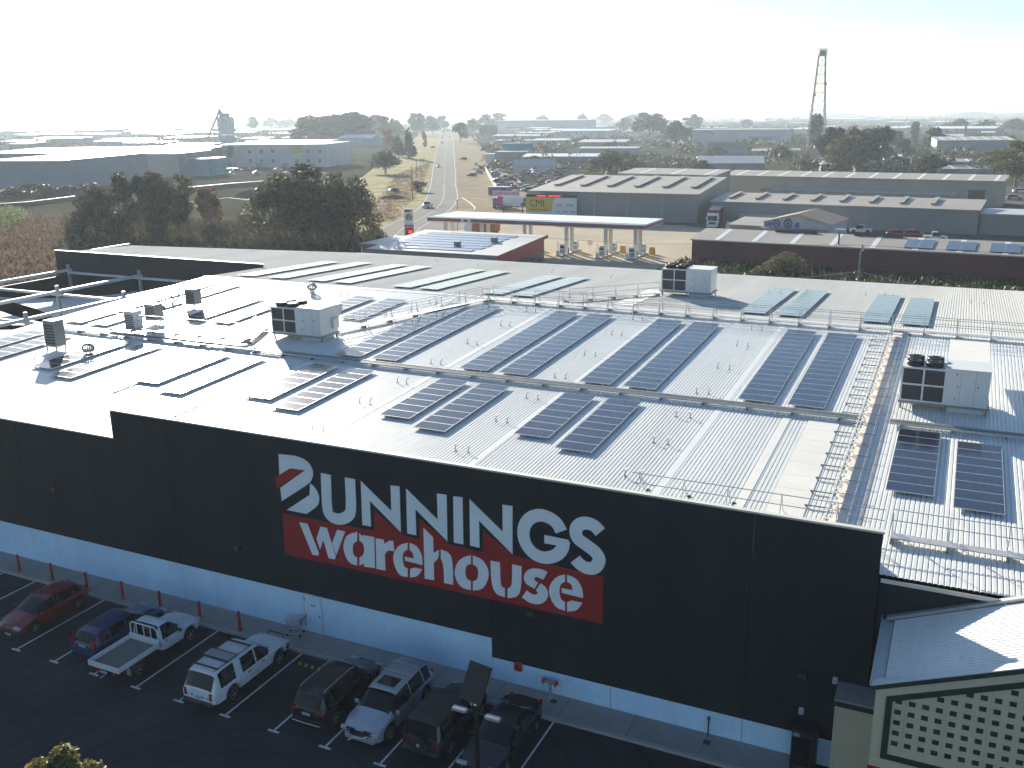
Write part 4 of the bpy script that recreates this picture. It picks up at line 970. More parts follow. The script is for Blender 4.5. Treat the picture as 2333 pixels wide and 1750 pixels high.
# white dual-cab with canopy and roof bars
t = veh('canopy_truck', 'white dual-cab utility truck with rear canopy and dark roof bars', 'truck', -27.75, -4.72, UP_)
L = 5.2; f, r_ = L / 2, -L / 2; W = 1.87
tp = [(r_, 1.0), (r_ + .04, 1.12), (r_ + .34, 1.74), (r_ + .7, 1.84), (-.9, 1.85), (-.78, 1.80), (-.6, 1.80), (.2, 1.80), (.55, 1.74), (1.25, 1.22), (1.4, 1.16), (f - .35, 1.06), (f - .05, .92), (f, .8)]
bt_ = [(r_, .98), (r_ + .3, 1.06), (0, 1.04), (1.2, 1.02), (f - .4, .98), (f, .76)]
car_body(t, L, W, tp, bt_, [(r_, .90), (r_ + .15, .96), (r_ + .6, 1), (f - .7, 1), (f - .2, .9), (f, .74)], [(r_, .76), (-1, .80), (.2, .78), (1.3, .82), (f, .64)], [(r_ + .5, -1.15), (-.72, .15), (.22, 1.12)], [.57, 1.28], [r_ + .05, r_ + .33], (r_ + 1.18, f - .85), .39, PW, sill=.42, arch=.08)
wheels(t, (r_ + 1.18, f - .85), W / 2 + .01, .39, .26); ends(t, f, r_, W, .86, .86, (.62, .88), lampr=(.16, .34))
for s in (-1, 1): mirror(t, 1.0, s * .92, 1.1, PW, s)
handles(t, (-.35, .6), W, .92, K['dark_steel']); seams(t, (-.92, .18, 1.18), W, .5, 1.0)
MB().bevbox(r_ - .12, r_ + .1, -.8, .8, .45, .6, .04).build('rear_bumper', K['dark_steel'], t)
mb = MB()
for k in range(5): mb.box(r_ - .012, r_ - .002, -.62 + k * .3, -.5 + k * .3, .74, .80)
mb.build('tailgate_lettering', K['dark_steel'], t)
mb = MB().tube([(f - .25, -.88, .62), (f + .08, -.7, .66), (f + .16, 0, .68), (f + .08, .7, .66), (f - .25, .88, .62)], .07, 8); mb.tube([(f + .04, -.5, .7), (f + .1, -.45, 1.02), (f + .1, .45, 1.02), (f + .04, .5, .7)], .035, 8)
mb.build('bull_bar', K['black'], t)
for k, x in enumerate((-2.0, -1.35, -.75, .1)): MB().box(x - .04, x + .04, -.72, .72, 1.89, 1.93).build('roof_bar', K['black'], t)
for s in (-1, 1): MB().tube([(-2.2, s * .66, 1.9), (.3, s * .66, 1.87)], .02, 6).build('roof_rail', K['dark_steel'], t)
MB().box(-1.32, -.82, -.68, .68, 1.935, 1.965).build('awning_board', K['galv'], t)
# white single-cab tray truck
t = veh('tray_truck', 'white single-cab tray truck with open steel tray and head rack', 'truck', -33.1, -4.85, UP_)
L = 5.3; f, r_ = L / 2, -L / 2; W = 1.86; cabr = -.05
tp = [(cabr, 1.0), (cabr + .02, 1.66), (cabr + .1, 1.75), (.4, 1.78), (.62, 1.74), (1.3, 1.2), (1.42, 1.14), (f - .35, 1.04), (f - .05, .9), (f, .78)]
bt_ = [(cabr, 1.0), (1.2, 1.0), (f - .4, .96), (f, .74)]
car_body(t, L, W, tp, bt_, [(cabr, .97), (f - .7, 1), (f - .2, .9), (f, .74)], [(cabr, .77), (.4, .78), (1.3, .82), (f, .64)], [(cabr + .16, 1.15)], [.64, 1.32], [cabr - .02, cabr + .09], (f - .85,), .38, PW, sill=.42, arch=.08)
wheels(t, (r_ + 1.15, f - .85), W / 2, .38, .24)
for s in (-1, 1):
    mirror(t, 1.05, s * .92, 1.06, K['black'], s)
    MB().bevbox(f - .16, f, s * .67 - .2, s * .67 + .2, .78, .92, .03).build('headlight', K['headlamp'], t)
    MB().box(r_ + .02, cabr - .12, s * .93 - .02, s * .93 + .02, .82, 1.06).build('tray_side', PW, t)
    MB().box(r_ + .72, r_ + 1.62, s * .55, s * .86, .74, .78).build('mudguard', K['black'], t); MB().box(r_ + .68, r_ + .72, s * .62, s * .84, .28, .66).build('mudflap', K['kerb'], t)
    MB().box(r_ + .03, r_ + .09, s * .5 - .06, s * .5 + .06, .55, .79).build('tail_light', K['taillamp'], t)
    MB().box(.2, .3, s * .905, s * .955, .92, .955).build('door_handle', K['dark_steel'], t)
MB().box(f - .05, f + .01, -.45, .45, .55, .8).build('grille', K['black'], t)
MB().box(r_, cabr - .12, -.91, .91, .80, .84).build('tray_floor', mat('tray_floor_grey', (.17, .18, .16), .7, .1, .2, 4), t)
MB().box(r_ - .02, r_ + .02, -.95, .95, .80, 1.06).build('tailgate', PW, t); MB().box(cabr - .16, cabr - .12, -.95, .95, .80, 1.16).build('headboard', PW, t)
mb = MB().tube([(cabr - .12, -.85, 1.16), (cabr - .14, -.85, 1.62), (cabr - .14, -.7, 1.76), (cabr - .14, .7, 1.76), (cabr - .14, .85, 1.62), (cabr - .12, .85, 1.16)], .03, 8)
for y in (-.45, 0, .45): mb.tube([(cabr - .13, y, 1.16), (cabr - .14, y, 1.76)], .022, 6)
mb.build('head_rack', PW, t)
MB().box(r_ + .1, 1.2, -.4, .4, .5, .79).build('chassis', K['black'], t); plate(t, r_ - .03, .66, -1)
mb = MB().tube([(r_ - .02, 0, .5), (r_ - .25, 0, .5)], .04, 8); mb.build('tow_bar', K['galv'], t)
# black SUV nose in
t = veh('black_suv', 'black wagon parked nose in with pale rails along its roof', 'car', -22.65, -4.2, UP_); suv(t, 4.65, 1.80, 1.68, PK)
MB().box(-2.345, -2.33, -.28, .28, .98, 1.02).build('trim_strip', K['chrome'], t); MB().tube([(-2.38, -.7, .44), (-2.4, 0, .43), (-2.38, .7, .44)], .018, 6).build('bumper_strip', K['chrome'], t)
# silver SUV nose out
t = veh('silver_suv', 'silver wagon parked nose out with sunroof and two roof bars', 'car', -20.05, -4.15, DN); suv(t, 4.75, 1.88, 1.66, PS, 1.02, .42, False, .38)
MB().box(-.35, .3, -.42, .42, 1.662, 1.672).build('sunroof', K['glass'], t)
for x in (-.65, -1.35): MB().box(x - .03, x + .03, -.68, .68, 1.72, 1.745).build('roof_bar', K['alu'], t); 
for k in range(2):
    for s in (-1, 1):
        for j in range(3): MB().box(2.34 - .02, 2.40, s * (.28 + j * .13) - .05, s * (.28 + j * .13) + .05, .66 + k * .09, .72 + k * .09).build('grille_slot', K['black'], t)
MB().tube([(.3, -.02, 1.68), (.28, -.02, 1.74)], .02, 6).build('aerial', K['black'], t)
MB().tube([(2.35, .45, .62), (2.45, .2, .52), (2.42, -.25, .45), (2.5, -.45, .3)], .03, 6).build('loose_bumper_trim', K['alu'], t)
# boxy dark 4WD nose in
t = veh('dark_offroader', 'boxy dark green-grey four-wheel drive with spare wheel hub on its tailgate', 'car', -17.3, -4.1, UP_)
L = 4.3; f, r_ = L / 2, -L / 2; W = 1.80
tp = [(r_, 1.02), (r_ + .03, 1.12), (r_ + .16, 1.72), (r_ + .35, 1.79), (.1, 1.80), (.35, 1.74), (.78, 1.16), (.9, 1.12), (f - .25, 1.02), (f - .04, .92), (f, .8)]
bt_ = [(r_, 1.0), (r_ + .3, 1.04), (.8, 1.02), (f - .3, .96), (f, .76)]
car_body(t, L, W, tp, bt_, [(r_, .94), (r_ + .2, 1), (f - .4, 1), (f - .1, .94), (f, .86)], [(r_, .80), (.2, .80), (.8, .86), (f, .78)], [(r_ + .25, r_ + .95), (r_ + 1.03, r_ + 1.85), (r_ + 1.93, .68)], [.37, .80], [r_ + .035, r_ + .155], (r_ + .8, f - .75), .38, PG, sill=.45, arch=.08)
wheels(t, (r_ + .8, f - .75), W / 2 + .02, .38, .26); ends(t, f, r_, W, .84, .86, (.6, .9))
for s in (-1, 1): mirror(t, .6, s * .9, 1.08, K['black'], s); MB().box(r_ + .02, r_ + .03 + .12, s * .78 - .035, s * .78 + .035, 1.06, 1.72).build('rear_pillar', paint('pillar_grey', (.25, .27, .28)), t) if s < 0 else None
MB().lathe([(.34, -.03), (.36, -.08), (.36, -.2), (.3, -.24)], (r_ + .0, .0, .88), 'x', 20).build('spare_wheel', K['rubber'], t); MB().lathe([(.09, -.24), (.06, -.27)], (r_, 0, .88), 'x', 12).build('hub_cap', K['rim'], t)
MB().bevbox(r_ - .14, r_ + .1, -.86, .86, .46, .6, .04).build('rear_bumper', K['dark_steel'], t); handles(t, (-.6, .25), W, .92, K['black']); seams(t, (r_ + 1.89, r_ + 1.0, .72), W, .5, 1.0)
# dark sedan nose out
t = veh('dark_sedan', 'near-black sedan parked nose out behind the lamp post', 'car', -14.75, -4.1, DN)
L = 4.7; f, r_ = L / 2, -L / 2; W = 1.82
tp = [(r_, .80), (r_ + .06, .98), (r_ + .7, 1.04), (r_ + .8, 1.06), (r_ + 1.45, 1.40), (-.2, 1.46), (.3, 1.40), (1.1, .98), (1.22, .95), (f - .4, .82), (f - .05, .68), (f, .56)]
bt_ = [(r_, .76), (r_ + .3, .95), (0, .92), (1.1, .88), (f - .4, .76), (f, .52)]
car_body(t, L, W, tp, bt_, [(r_, .78), (r_ + .3, .94), (r_ + .8, 1), (f - .8, 1), (f - .2, .88), (f, .7)], [(r_, .66), (r_ + .8, .8), (r_ + 1.5, .66), (0, .68), (1.1, .8), (f, .6)], [(r_ + 1.05, r_ + 1.95), (r_ + 2.03, 1.0)], [.33, 1.12], [r_ + .82, r_ + 1.42], (r_ + .95, f - .9), .33, PN)
wheels(t, (r_ + .95, f - .9), W / 2, .33); ends(t, f, r_, W, .66, .84, (.36, .52))
for s in (-1, 1): mirror(t, .85, s * .88, .95, PN, s)
handles(t, (-.6, .35), W, .82, PN); seams(t, (r_ + 2.0, 1.02), W, .38, .86)
# ================================================================ lettering
def text_mesh(s, size, m_, depth=.02, bold=False):
    cu = bpy.data.curves.new('lettering', 'FONT'); cu.body = s; cu.size = size; cu.extrude = depth / 2; cu.align_x = 'CENTER'; cu.align_y = 'CENTER'; cu.resolution_u = 2
    if bold: cu.offset = size * .018
    o = bpy.data.objects.new('lettering', cu); C.objects.link(o); dg = bpy.context.evaluated_depsgraph_get()
    me = bpy.data.meshes.new_from_object(o.evaluated_get(dg)); bpy.data.objects.remove(o); bpy.data.curves.remove(cu)
    me.materials.clear(); me.materials.append(m_); return me
def text_part(s, size, m_, parent, loc, sx=1.0, bold=False, name='lettering'):
    """upright lettering facing -y of the parent"""
    return inst(name, text_mesh(s, size, m_, bold=bold), parent, loc, (R(90), 0, 0), (sx, 1, 1))
# ================================================================ sheds
K['w_grey'] = mat('shed_wall_grey', (.22, .23, .23), .7, 0, .12, .15, fine=.08); K['w_tan'] = mat('shed_wall_tan', (.36, .32, .25), .7, 0, .10, .15, fine=.06)
K['w_red'] = mat('shed_wall_maroon', (.12, .022, .030), .65, 0, .18, .2, fine=.06); K['w_pale'] = mat('shed_wall_pale', (.46, .48, .48), .7, 0, .1, .15, fine=.06); K['w_blue'] = mat('shed_wall_blue_grey', (.20, .25, .29), .7, 0, .1, .15)
K['w_teal'] = mat('shed_wall_teal', (.06, .22, .27), .65, 0, .12, .3); K['w_brick'] = mat('shed_wall_brick', (.30, .20, .14), .85, 0, .15, .8)
K['r_tan'] = mat('shed_roof_tan', (.33, .30, .245), .5, 0, .12, .12, fine=.05); K['r_grey'] = mat('shed_roof_grey', (.42, .43, .43), .45, 0, .12, .12, fine=.05); K['r_white'] = mat('shed_roof_white', (.66, .67, .66), .38, 0, .1, .12, fine=.04); K['r_brown'] = mat('shed_roof_brown', (.20, .14, .10), .7, 0, .2, .3)
K['translucent'] = mat('translucent_sheet', (.72, .71, .66), .4, 0, .08, .5)
def shed(name, label, p0, p1, depth, h, wm, rm, roof='mono', rise=1.0, strips=0, vents=0, ribs=0, cat='shed', group=None, doors=(), windows=(), over=.25, pitch=None, vent_w=1.1, bays=0, skip_vent=()):
    p0 = Vector((p0[0], p0[1], 0)); p1 = Vector((p1[0], p1[1], 0)); d = p1 - p0; L = d.length
    t = thing(name, label, cat, p0, math.atan2(d.y, d.x), group); D = depth
    if roof == 'mono':
        zf = lambda y: h + rise * y / D
        w = MB().add([(0, 0, 0), (L, 0, 0), (L, D, 0), (0, D, 0), (0, 0, h), (L, 0, h), (L, D, h + rise), (0, D, h + rise)], [(0, 1, 5, 4), (1, 2, 6, 5), (2, 3, 7, 6), (3, 0, 4, 7), (4, 5, 6, 7)])
        secs = [(-over, D + over)]
    elif roof == 'gable_x':
        zf = lambda y: h + rise * (1 - abs(y - D / 2) / (D / 2))
        w = MB().prism([(0, 0), (D, 0), (D, h), (D / 2, h + rise), (0, h)], 'x', 0, L); secs = [(-over, D / 2), (D / 2, D + over)]
    elif roof == 'gable_y':
        w = MB().prism([(0, 0), (L, 0), (L, h), (L / 2, h + rise), (0, h)], 'y', 0, D); secs = []
        zx = lambda x: h + rise * (1 - abs(x - L / 2) / (L / 2))
    else:
        zf = lambda y: h; w = MB().box(0, L, 0, D, 0, h); secs = [(-over, D + over)]
    w.build('wall', wm, t)
    th = .09
    roofs = []
    for a, b in secs:
        mb = MB().add([(-over, a, zf(a) + .02), (L + over, a, zf(a) + .02), (L + over, b, zf(b) + .02), (-over, b, zf(b) + .02), (-over, a, zf(a) + th), (L + over, a, zf(a) + th), (L + over, b, zf(b) + th), (-over, b, zf(b) + th)], [(0, 3, 2, 1), (4, 5, 6, 7), (0, 1, 5, 4), (1, 2, 6, 5), (2, 3, 7, 6), (3, 0, 4, 7)])
        roofs.append(mb.build('roof', rm, t))
    if roof == 'gable_y':
        for s in (0, 1):
            xa, xb = (-over, L / 2) if s == 0 else (L / 2, L + over)
            mb = MB().prism([(xa, zx(xa) + .02), (xb, zx(xb) + .02), (xb, zx(xb) + th), (xa, zx(xa) + th)], 'y', -over, D + over); roofs.append(mb.build('roof', rm, t))
    if secs:
        a, b = secs[0]
        for k in range(strips):
            x = L * (k + .62) / strips; y0, y1 = a + .3, b - .25
            MB().add([(x, y0, zf(y0) + th + .005), (x + .85, y0, zf(y0) + th + .005), (x + .85, y1, zf(y1) + th + .005), (x, y1, zf(y1) + th + .005), (x, y0, zf(y0) + th + .03), (x + .85, y0, zf(y0) + th + .03), (x + .85, y1, zf(y1) + th + .03), (x, y1, zf(y1) + th + .03)], [(0, 3, 2, 1), (4, 5, 6, 7), (0, 1, 5, 4), (1, 2, 6, 5), (2, 3, 7, 6), (3, 0, 4, 7)]).build('skylight_strip', K['translucent'], roofs[0])
        for k in range(vents):
            if k in skip_vent: continue
            x = L * (k + .5) / vents; y0, y1 = a + (b - a) * .30, a + (b - a) * .93
            v = MB()
            def hb(xa, xb, za, zb_): v.add([(xa, y0, zf(y0) + za), (xb, y0, zf(y0) + za), (xb, y1, zf(y1) + za), (xa, y1, zf(y1) + za), (xa, y0, zf(y0) + zb_), (xb, y0, zf(y0) + zb_), (xb, y1, zf(y1) + zb_), (xa, y1, zf(y1) + zb_)], [(0, 3, 2, 1), (4, 5, 6, 7), (0, 1, 5, 4), (1, 2, 6, 5), (2, 3, 7, 6), (3, 0, 4, 7)])
            hb(x - vent_w * .3, x + vent_w * .3, th, th + .3); hb(x - vent_w * .6, x + vent_w * .6, th + .301, th + .42)
            v.build('ridge_vent', rm, roofs[0])
    for k in range(bays):
        x = L * (k + 1) / (bays + 1); MB().box(x - .04, x + .04, -.06, -.001, 0, h - .05).build('downpipe', K['w_pale'], t)
    for (x, w_, hh) in doors:
        MB().box(x, x + w_, -.04, -.002, 0, hh).build('roller_door', K['dark_steel'], t)
    for (x, z, w_, hh) in windows:
        o = MB().box(x - .06, x + w_ + .06, -.05, -.002, z - .06, z + hh + .06).build('window', K['w_pale'], t); MB().box(x, x + w_, -.06, -.0505, z, z + hh).build('pane', K['glass_far'], o)
    if secs: MB().box(-over, L + over, -over - .14, -over - .002, zf(-over) - .1, zf(-over) + .06).build('gutter', rm, t)
    return t
# maroon shed
t = shed('maroon_shed', 'long maroon walled shed with tan roof, skylight strips and three solar blocks', (-41.4, 125.8), (14, 122.4), 8.2, 4.15, K['w_red'], K['r_tan'], 'mono', .9, strips=9)
for k, x in enumerate((33.3, 39.2, 45.2)):
    a = MB().box(x, x + 4.0, 1.0, 6.6, .13, .17).build('solar_block', K['solar'], t); a.rotation_euler = (math.atan(.9 / 8.2), 0, 0); a.location = (0, 0, 4.2)
    q = MB().box(x + 1.98, x + 2.02, 1.0, 6.6, .171, .176).box(x - .03, x, 1.0, 6.6, .13, .176).box(x + 4.0, x + 4.03, 1.0, 6.6, .13, .176).build('solar_frame', K['alu'], a)
MB().tube([(23.6, 1.4, 4.3), (23.6, 1.4, 6.2)], .14, 8).build('flue', K['dark_steel'], t); MB().bevbox(23.0, 24.5, 1.0, 2.0, 6.2, 6.75, .05).build('flue_cowl', K['galv'], t)
for x, l in ((12, 7), (24.8, 7.5)): MB().tube([(x, 8.0, 5.25), (x + l, 8.0, 5.25)], .28, 8).build('ridge_duct', K['dark_steel'], t)
# grey shed with six ridge vents and the tan row behind
t = shed('vented_shed', 'grey concrete shed with six raised vents across its tan roof', (-98.5, 186.2), (-56.2, 186.9), 30, 6.6, K['w_grey'], K['r_tan'], 'mono', 2.0, vents=6, bays=4, vent_w=1.3)
MB().add([(42.35, 0.01, 0), (42.352, 30, 0), (42.352, 30, 8.5), (42.35, 0.01, 6.55)], [(0, 1, 2, 3)]).build('side_wall', K['w_tan'], t)
shed('back_shed', 'flat tan roofed shed standing just behind the six-vent shed', (-89, 226), (-61, 223), 12, 8.7, K['w_tan'], K['r_tan'], 'mono', .8, strips=3)
shed('long_tan_shed', 'very long tan shed with skylight strips in front of the far tree group', (-67.5, 258.5), (8.2, 250.6), 13, 6.6, K['w_tan'], K['r_tan'], 'mono', .8, strips=12, doors=((68, 4.0, 4.2),), windows=((30, 2.2, 3.5, .9), (12, 2.4, 5, .7)))
shed('lean_to', 'low lean-to along the front of the very long tan shed', (-52, 254.5), (-3, 249.6), 3.5, 3.0, K['w_tan'], K['r_grey'], 'mono', .7)
shed('rib_vent_shed', 'grey shed with eight narrow raised vents across a tan roof', (-53.8, 189.3), (2.5, 184.7), 14, 4.95, K['w_grey'], K['r_tan'], 'mono', .95, vents=9, skip_vent=(8,), vent_w=.8, bays=0)
shed('end_annex', 'grey flat roofed annex at the right end of the rib-vent shed', (2.9, 186), (22, 184.6), 12, 4.2, K['w_grey'], K['r_grey'], 'flat')
# graffiti shed
t = shed('graffiti_shed', 'small gabled shed with blue graffiti swirls on its pale gable', (-37.0, 165.5), (-23.8, 163.6), 13, 3.3, K['w_pale'], K['r_brown'], 'gable_y', 1.7, over=.4)
GB = mat('graffiti_blue', (.06, .16, .40), .6, 0, .3, 2); GW = mat('graffiti_white', (.55, .6, .66), .6, 0, .2, 2)
for cx, cz, r_ in ((2.6, 3.0, .8), (5.0, 3.1, .95)):
    for k, (rr, mm) in enumerate(((r_, GB), (r_ * .62, GW), (r_ * .35, GB))):
        MB().lathe([(rr, -.012 - k * .006), (rr * .78, -.012 - k * .006)], (cx, -.004, cz), 'y', 20).build('graffiti_ring', mm, t)
MB().prism([(.3, 2.4), (1.7, 2.3), (1.9, 3.1), (.9, 3.3), (.2, 3.1)], 'y', -.012, -.004).build('graffiti_letter', GB, t)
MB().prism([(6.2, 2.3), (7.4, 2.4), (7.2, 3.5), (6.4, 3.3)], 'y', -.012, -.004).build('graffiti_letter', GB, t)
MB().box(-.3, 13.2, -1.5, -.4, 2.1, 2.2).build('awning', K['r_brown'], t); MB().box(13.003, 13.02, .5, 12.5, 0, 3.2).build('side_wall', K['dark_steel'], t)
shed('low_annex', 'low tan lean-to left of the graffiti shed', (-44.6, 168.5), (-37.4, 167.4), 9, 2.1, K['w_grey'], K['r_tan'], 'mono', .7)
# corrugated half-round tank shed
t = thing('round_top_shelter', 'pale half-round ribbed shelter behind the maroon shed', 'shelter', (-46.6, 175.5, 0), 0)
mb = MB(); n = 10; L = 7.6
for i in range(n): 
    a0, a1 = math.pi * i / n, math.pi * (i + 1) / n
    mb.add([(0, 1.5 * math.cos(a0), .6 + 1.3 * math.sin(a0)), (L, 1.5 * math.cos(a0), .6 + 1.3 * math.sin(a0)), (L, 1.5 * math.cos(a1), .6 + 1.3 * math.sin(a1)), (0, 1.5 * math.cos(a1), .6 + 1.3 * math.sin(a1))], [(0, 1, 2, 3)])
mb.build('cover', K['r_grey'], t); mb = MB()
for k in range(5):
    x = k * L / 4; mb.tube([(x, 1.54 * math.cos(math.pi * i / 8), .6 + 1.34 * math.sin(math.pi * i / 8)) for i in range(9)], .06, 6)
mb.build('hoop', K['galv'], t); MB().box(0, L, -1.48, 1.48, 0, .6).build('wall', K['w_tan'], t); MB().prism([(1.48 * math.cos(math.pi * i / 8), .6 + 1.27 * math.sin(math.pi * i / 8)) for i in range(9)], 'x', L - .1, L).build('end_board', mat('board_amber', (.45, .24, .06), .7, 0, .2, 2), t)
shed('fence_building', 'small pale lean-to building with a tree in front, behind the container truck', (-46.5, 186), (-30.5, 184.6), 3, 2.4, K['w_pale'], K['r_grey'], 'flat')
# container truck
t = thing('container_truck', 'white prime mover hauling a maroon shipping container', 'truck', (-50.7, 179.6, 0), R(-83))
TW = 2.45; PC = mat('container_maroon', (.17, .035, .03), .6, .1, .2, .5); PCT = mat('container_roof_dusty', (.50, .42, .36), .7, 0, .2, .6)
MB().box(-9.6, -.2, -TW / 2, TW / 2, 1.2, 3.95).build('container', PC, t); MB().box(-9.6, -.2, -TW / 2, TW / 2, 3.952, 3.99).build('container_roof', PCT, t)
CRB = MB().box(0, .14, -TW / 2 - .03, TW / 2 + .03, 1.3, 3.85).mesh('container_rib', PC)
for k in range(30): inst('container_rib', CRB, t, (-9.5 + k * .31, 0, 0))
MB().prism([(.1, .6), (2.3, .6), (2.45, 1.6), (2.2, 3.0), (1.6, 3.3), (.1, 3.3)], 'y', -1.2, 1.2).build('cab', PW, t); MB().prism([(2.46, 1.75), (2.26, 2.85), (2.24, 2.85), (2.44, 1.75)], 'y', -1.05, 1.05).build('windscreen', K['glass'], t)
for s in (-1, 1): MB().box(.7, 1.9, min(s * 1.201, s * 1.22), max(s * 1.201, s * 1.22), 1.8, 2.7).build('side_window', K['glass'], t); MB().box(2.2, 2.5, s * 1.0 - .15, s * 1.0 + .15, .8, 1.05).build('headlight', K['headlamp'], t); MB().box(2.1, 2.2, s * 1.35 - .1, s * 1.35 + .1, 2.0, 2.7).build('mirror', K['ac_white'], t)
MB().box(2.43, 2.5, -.8, .8, 1.0, 1.5).build('grille', K['black'], t); MB().box(2.2, 2.6, -1.15, 1.15, .45, .75).build('bumper', PW, t); MB().box(-9.4, 1.0, -.5, .5, .8, 1.19).build('chassis', K['black'], t)
wheels(t, (1.5, -.9, -6.9, -8.1), 1.2, .5, .3)
# power pole by the maroon shed
t = thing('power_pole', 'greenish timber power pole with wires in front of the maroon shed', 'power pole', (-12.3, 103.5, 0))
PT_ = mat('pole_timber_greenish', (.16, .20, .15), .85, 0, .2, 3)
MB().tube([(0, 0, 0), (0, 0, 6.3)], [.17, .13], 10).build('pole', PT_, t); MB().tube([(.06, 0, 6.2), (.1, 0, 7.3)], .08, 8).build('pole_top', PT_, t)
for z in (6.9, 6.4): MB().lathe([(.12, z), (.14, z + .2), (.08, z + .28)], (.22, 0, 0), 'z', 8).build('insulator', K['ac_white'], t)
MB().tube([(0, 0, 3.6), (-7, -1.5, 2.6), (-14, -3, 2.2)], .05, 6).build('wire', K['galv_dk'], t); MB().tube([(0, 0, 3.6), (6, -1, 2.6), (13, -2, 2.0)], .05, 6).build('wire', K['galv_dk'], t)
MB().tube([(.1, 0, 7.2), (30, 3, 6.4), (60, 6, 7.2)], .018, 4).build('wire', K['black'], t); MB().tube([(.1, 0, 7.2), (-30, -3, 6.4), (-60, -6, 7.2)], .018, 4).build('wire', K['black'], t)

# ================================================================ service station
can = thing('fuel_canopy', 'flat fuel canopy with teal and red striped edge on paired white columns', 'canopy', (-71, 131, 0))
CX0, CX1, CY0, CY1, CZ0, CZ1 = -92.6, -49.7, 125.4, 137.0, 5.42, 6.2
FW = mat('fascia_white', (.66, .67, .67), .5, 0, .05, 1); FT = mat('fascia_teal', (.035, .13, .17), .5, 0, .1, 1); FR = mat('fascia_red', (.38, .02, .035), .5, 0, .1, 1)
part(MB().box(CX0, CX1, CY0, CY1, CZ0, CZ1), 'deck', FW, can)
for k in range(21): part(MB().box(CX0 + .15 + k * 2.03, CX0 + .15 + k * 2.03 + 1.99, CY0 + .2, CY1 - .2, CZ1 + .002, CZ1 + .05), 'roof_sheet', K['r_white'], can)
for (z0, z1, mm) in ((CZ0 + .46, CZ0 + .68, FT), (CZ0 + .12, CZ0 + .43, FR)):
    part(MB().box(CX0 - .03, CX1 + .03, CY0 - .03, CY0 - .001, z0, z1).box(CX1 + .001, CX1 + .03, CY0, CY1 + .03, z0, z1).box(CX0 - .03, CX0 - .001, CY0, CY1 + .03, z0, z1), 'fascia_stripe', mm, can)
part(MB().box(CX0 + 7.2, CX0 + 9.2, CY0 - .06, CY0 - .031, CZ0 + .06, CZ1 - .04), 'fascia_badge', FW, can); part(MB().box(CX0 + 7.8, CX0 + 8.6, CY0 - .075, CY0 - .061, CZ0 + .2, CZ1 - .18), 'badge_mark', K['dark_steel'], can)
part(MB().tube([(CX0 + .3, CY0 + 1, CZ1 + .06), (CX1 - .3, CY0 + 1, CZ1 + .06)], .06, 6), 'roof_pipe', K['galv'], can)
COLM = mat('column_white', (.60, .60, .58), .55, 0, .08, 1)
colx = (-91.0, -83.2, -74.2, -65.8, -58.2, -52.6)
for x in colx:
    for y in (129.6, 132.3): part(MB().bevbox(x - .3, x + .3, y - .3, y + .3, 0, CZ0 - .002, .05), 'column', COLM, can)
for i, x in enumerate(colx[2:]):
    isl = thing('pump_island', f'fuel pump island with pumps and bin, {["first","second","third","fourth"][i]} from the shop', 'pump island', (x, 131, 0), 0, 'fuel pump islands')
    MB().bevbox(-.7, .7, -5.2, 4.2, -.02, .16, .05).build('plinth', K['kerb'], isl)
    for y in (-3.2, 3.0):
        p = MB().bevbox(-.5, .5, y - .35, y + .35, .161, 1.95, .06).build('fuel_pump', FW, isl); MB().box(-.42, .42, y - .37, y - .351, 1.25, 1.7).build('pump_display', K['glass_far'], p); MB().box(-.45, .45, y - .37, y - .351, .35, 1.1).build('pump_skirt', K['w_blue'], p)
        h = MB().tube([(.5, y, 1.6), (.75, y, 1.2), (.6, y, .6), (.5, y, .9)], .03, 6); h.build('hose', K['black'], p)
    MB().bevbox(-.3, .3, 2.0 - 3.4, 2.6 - 3.4, .161, 1.0, .04).build('bin', K['dark_steel'], isl)
    mb = MB().tube([(-.55, -4.4, .16), (-.55, -4.4, 2.6)], .03, 6).tube([(-.3, -4.6, .16), (-.3, -4.6, 2.6)], .03, 6); mb.build('sign_post', K['galv'], isl)
    MB().bevbox(-.6, .0, -5.0, -4.5, .161, 1.0, .05).build('water_stand', FW, isl)
    if i >= 2:
        s = thing('yellow_sign', f'yellow folding sign on the forecourt beside the {["third","fourth"][i-2]} pump island', 'sign', (x + 1.6, 134.6, 0)); 
        for k, sg in ((0, -1), (1, 1)): MB().prism([(-.05 + sg * .3, 0), (.05 + sg * .3, 0), (.04, 1.25), (-.04, 1.25)], 'x', -.5, .5).build('board', mat('board_yellow', (.55, .30, .03), .6, 0, .1, 3), s) if k == 0 else MB().prism([(.25, 0), (.33, 0), (.12, 1.2), (.06, 1.2)], 'x', -.5, .5).build('board', K['amber'], s)
for x, y, tx in ((-78.8, 128.5, 'left'), (-63.6, 136, 'middle')):
    s = thing('forecourt_sign', f'small white sign board on the forecourt, {tx} one', 'sign', (x, y, 0)); MB().tube([(0, 0, 0), (0, 0, .9)], .04, 6).build('post', K['galv'], s); MB().box(-.5, .5, -.03, .03, .9, 1.8).build('board', FW, s)
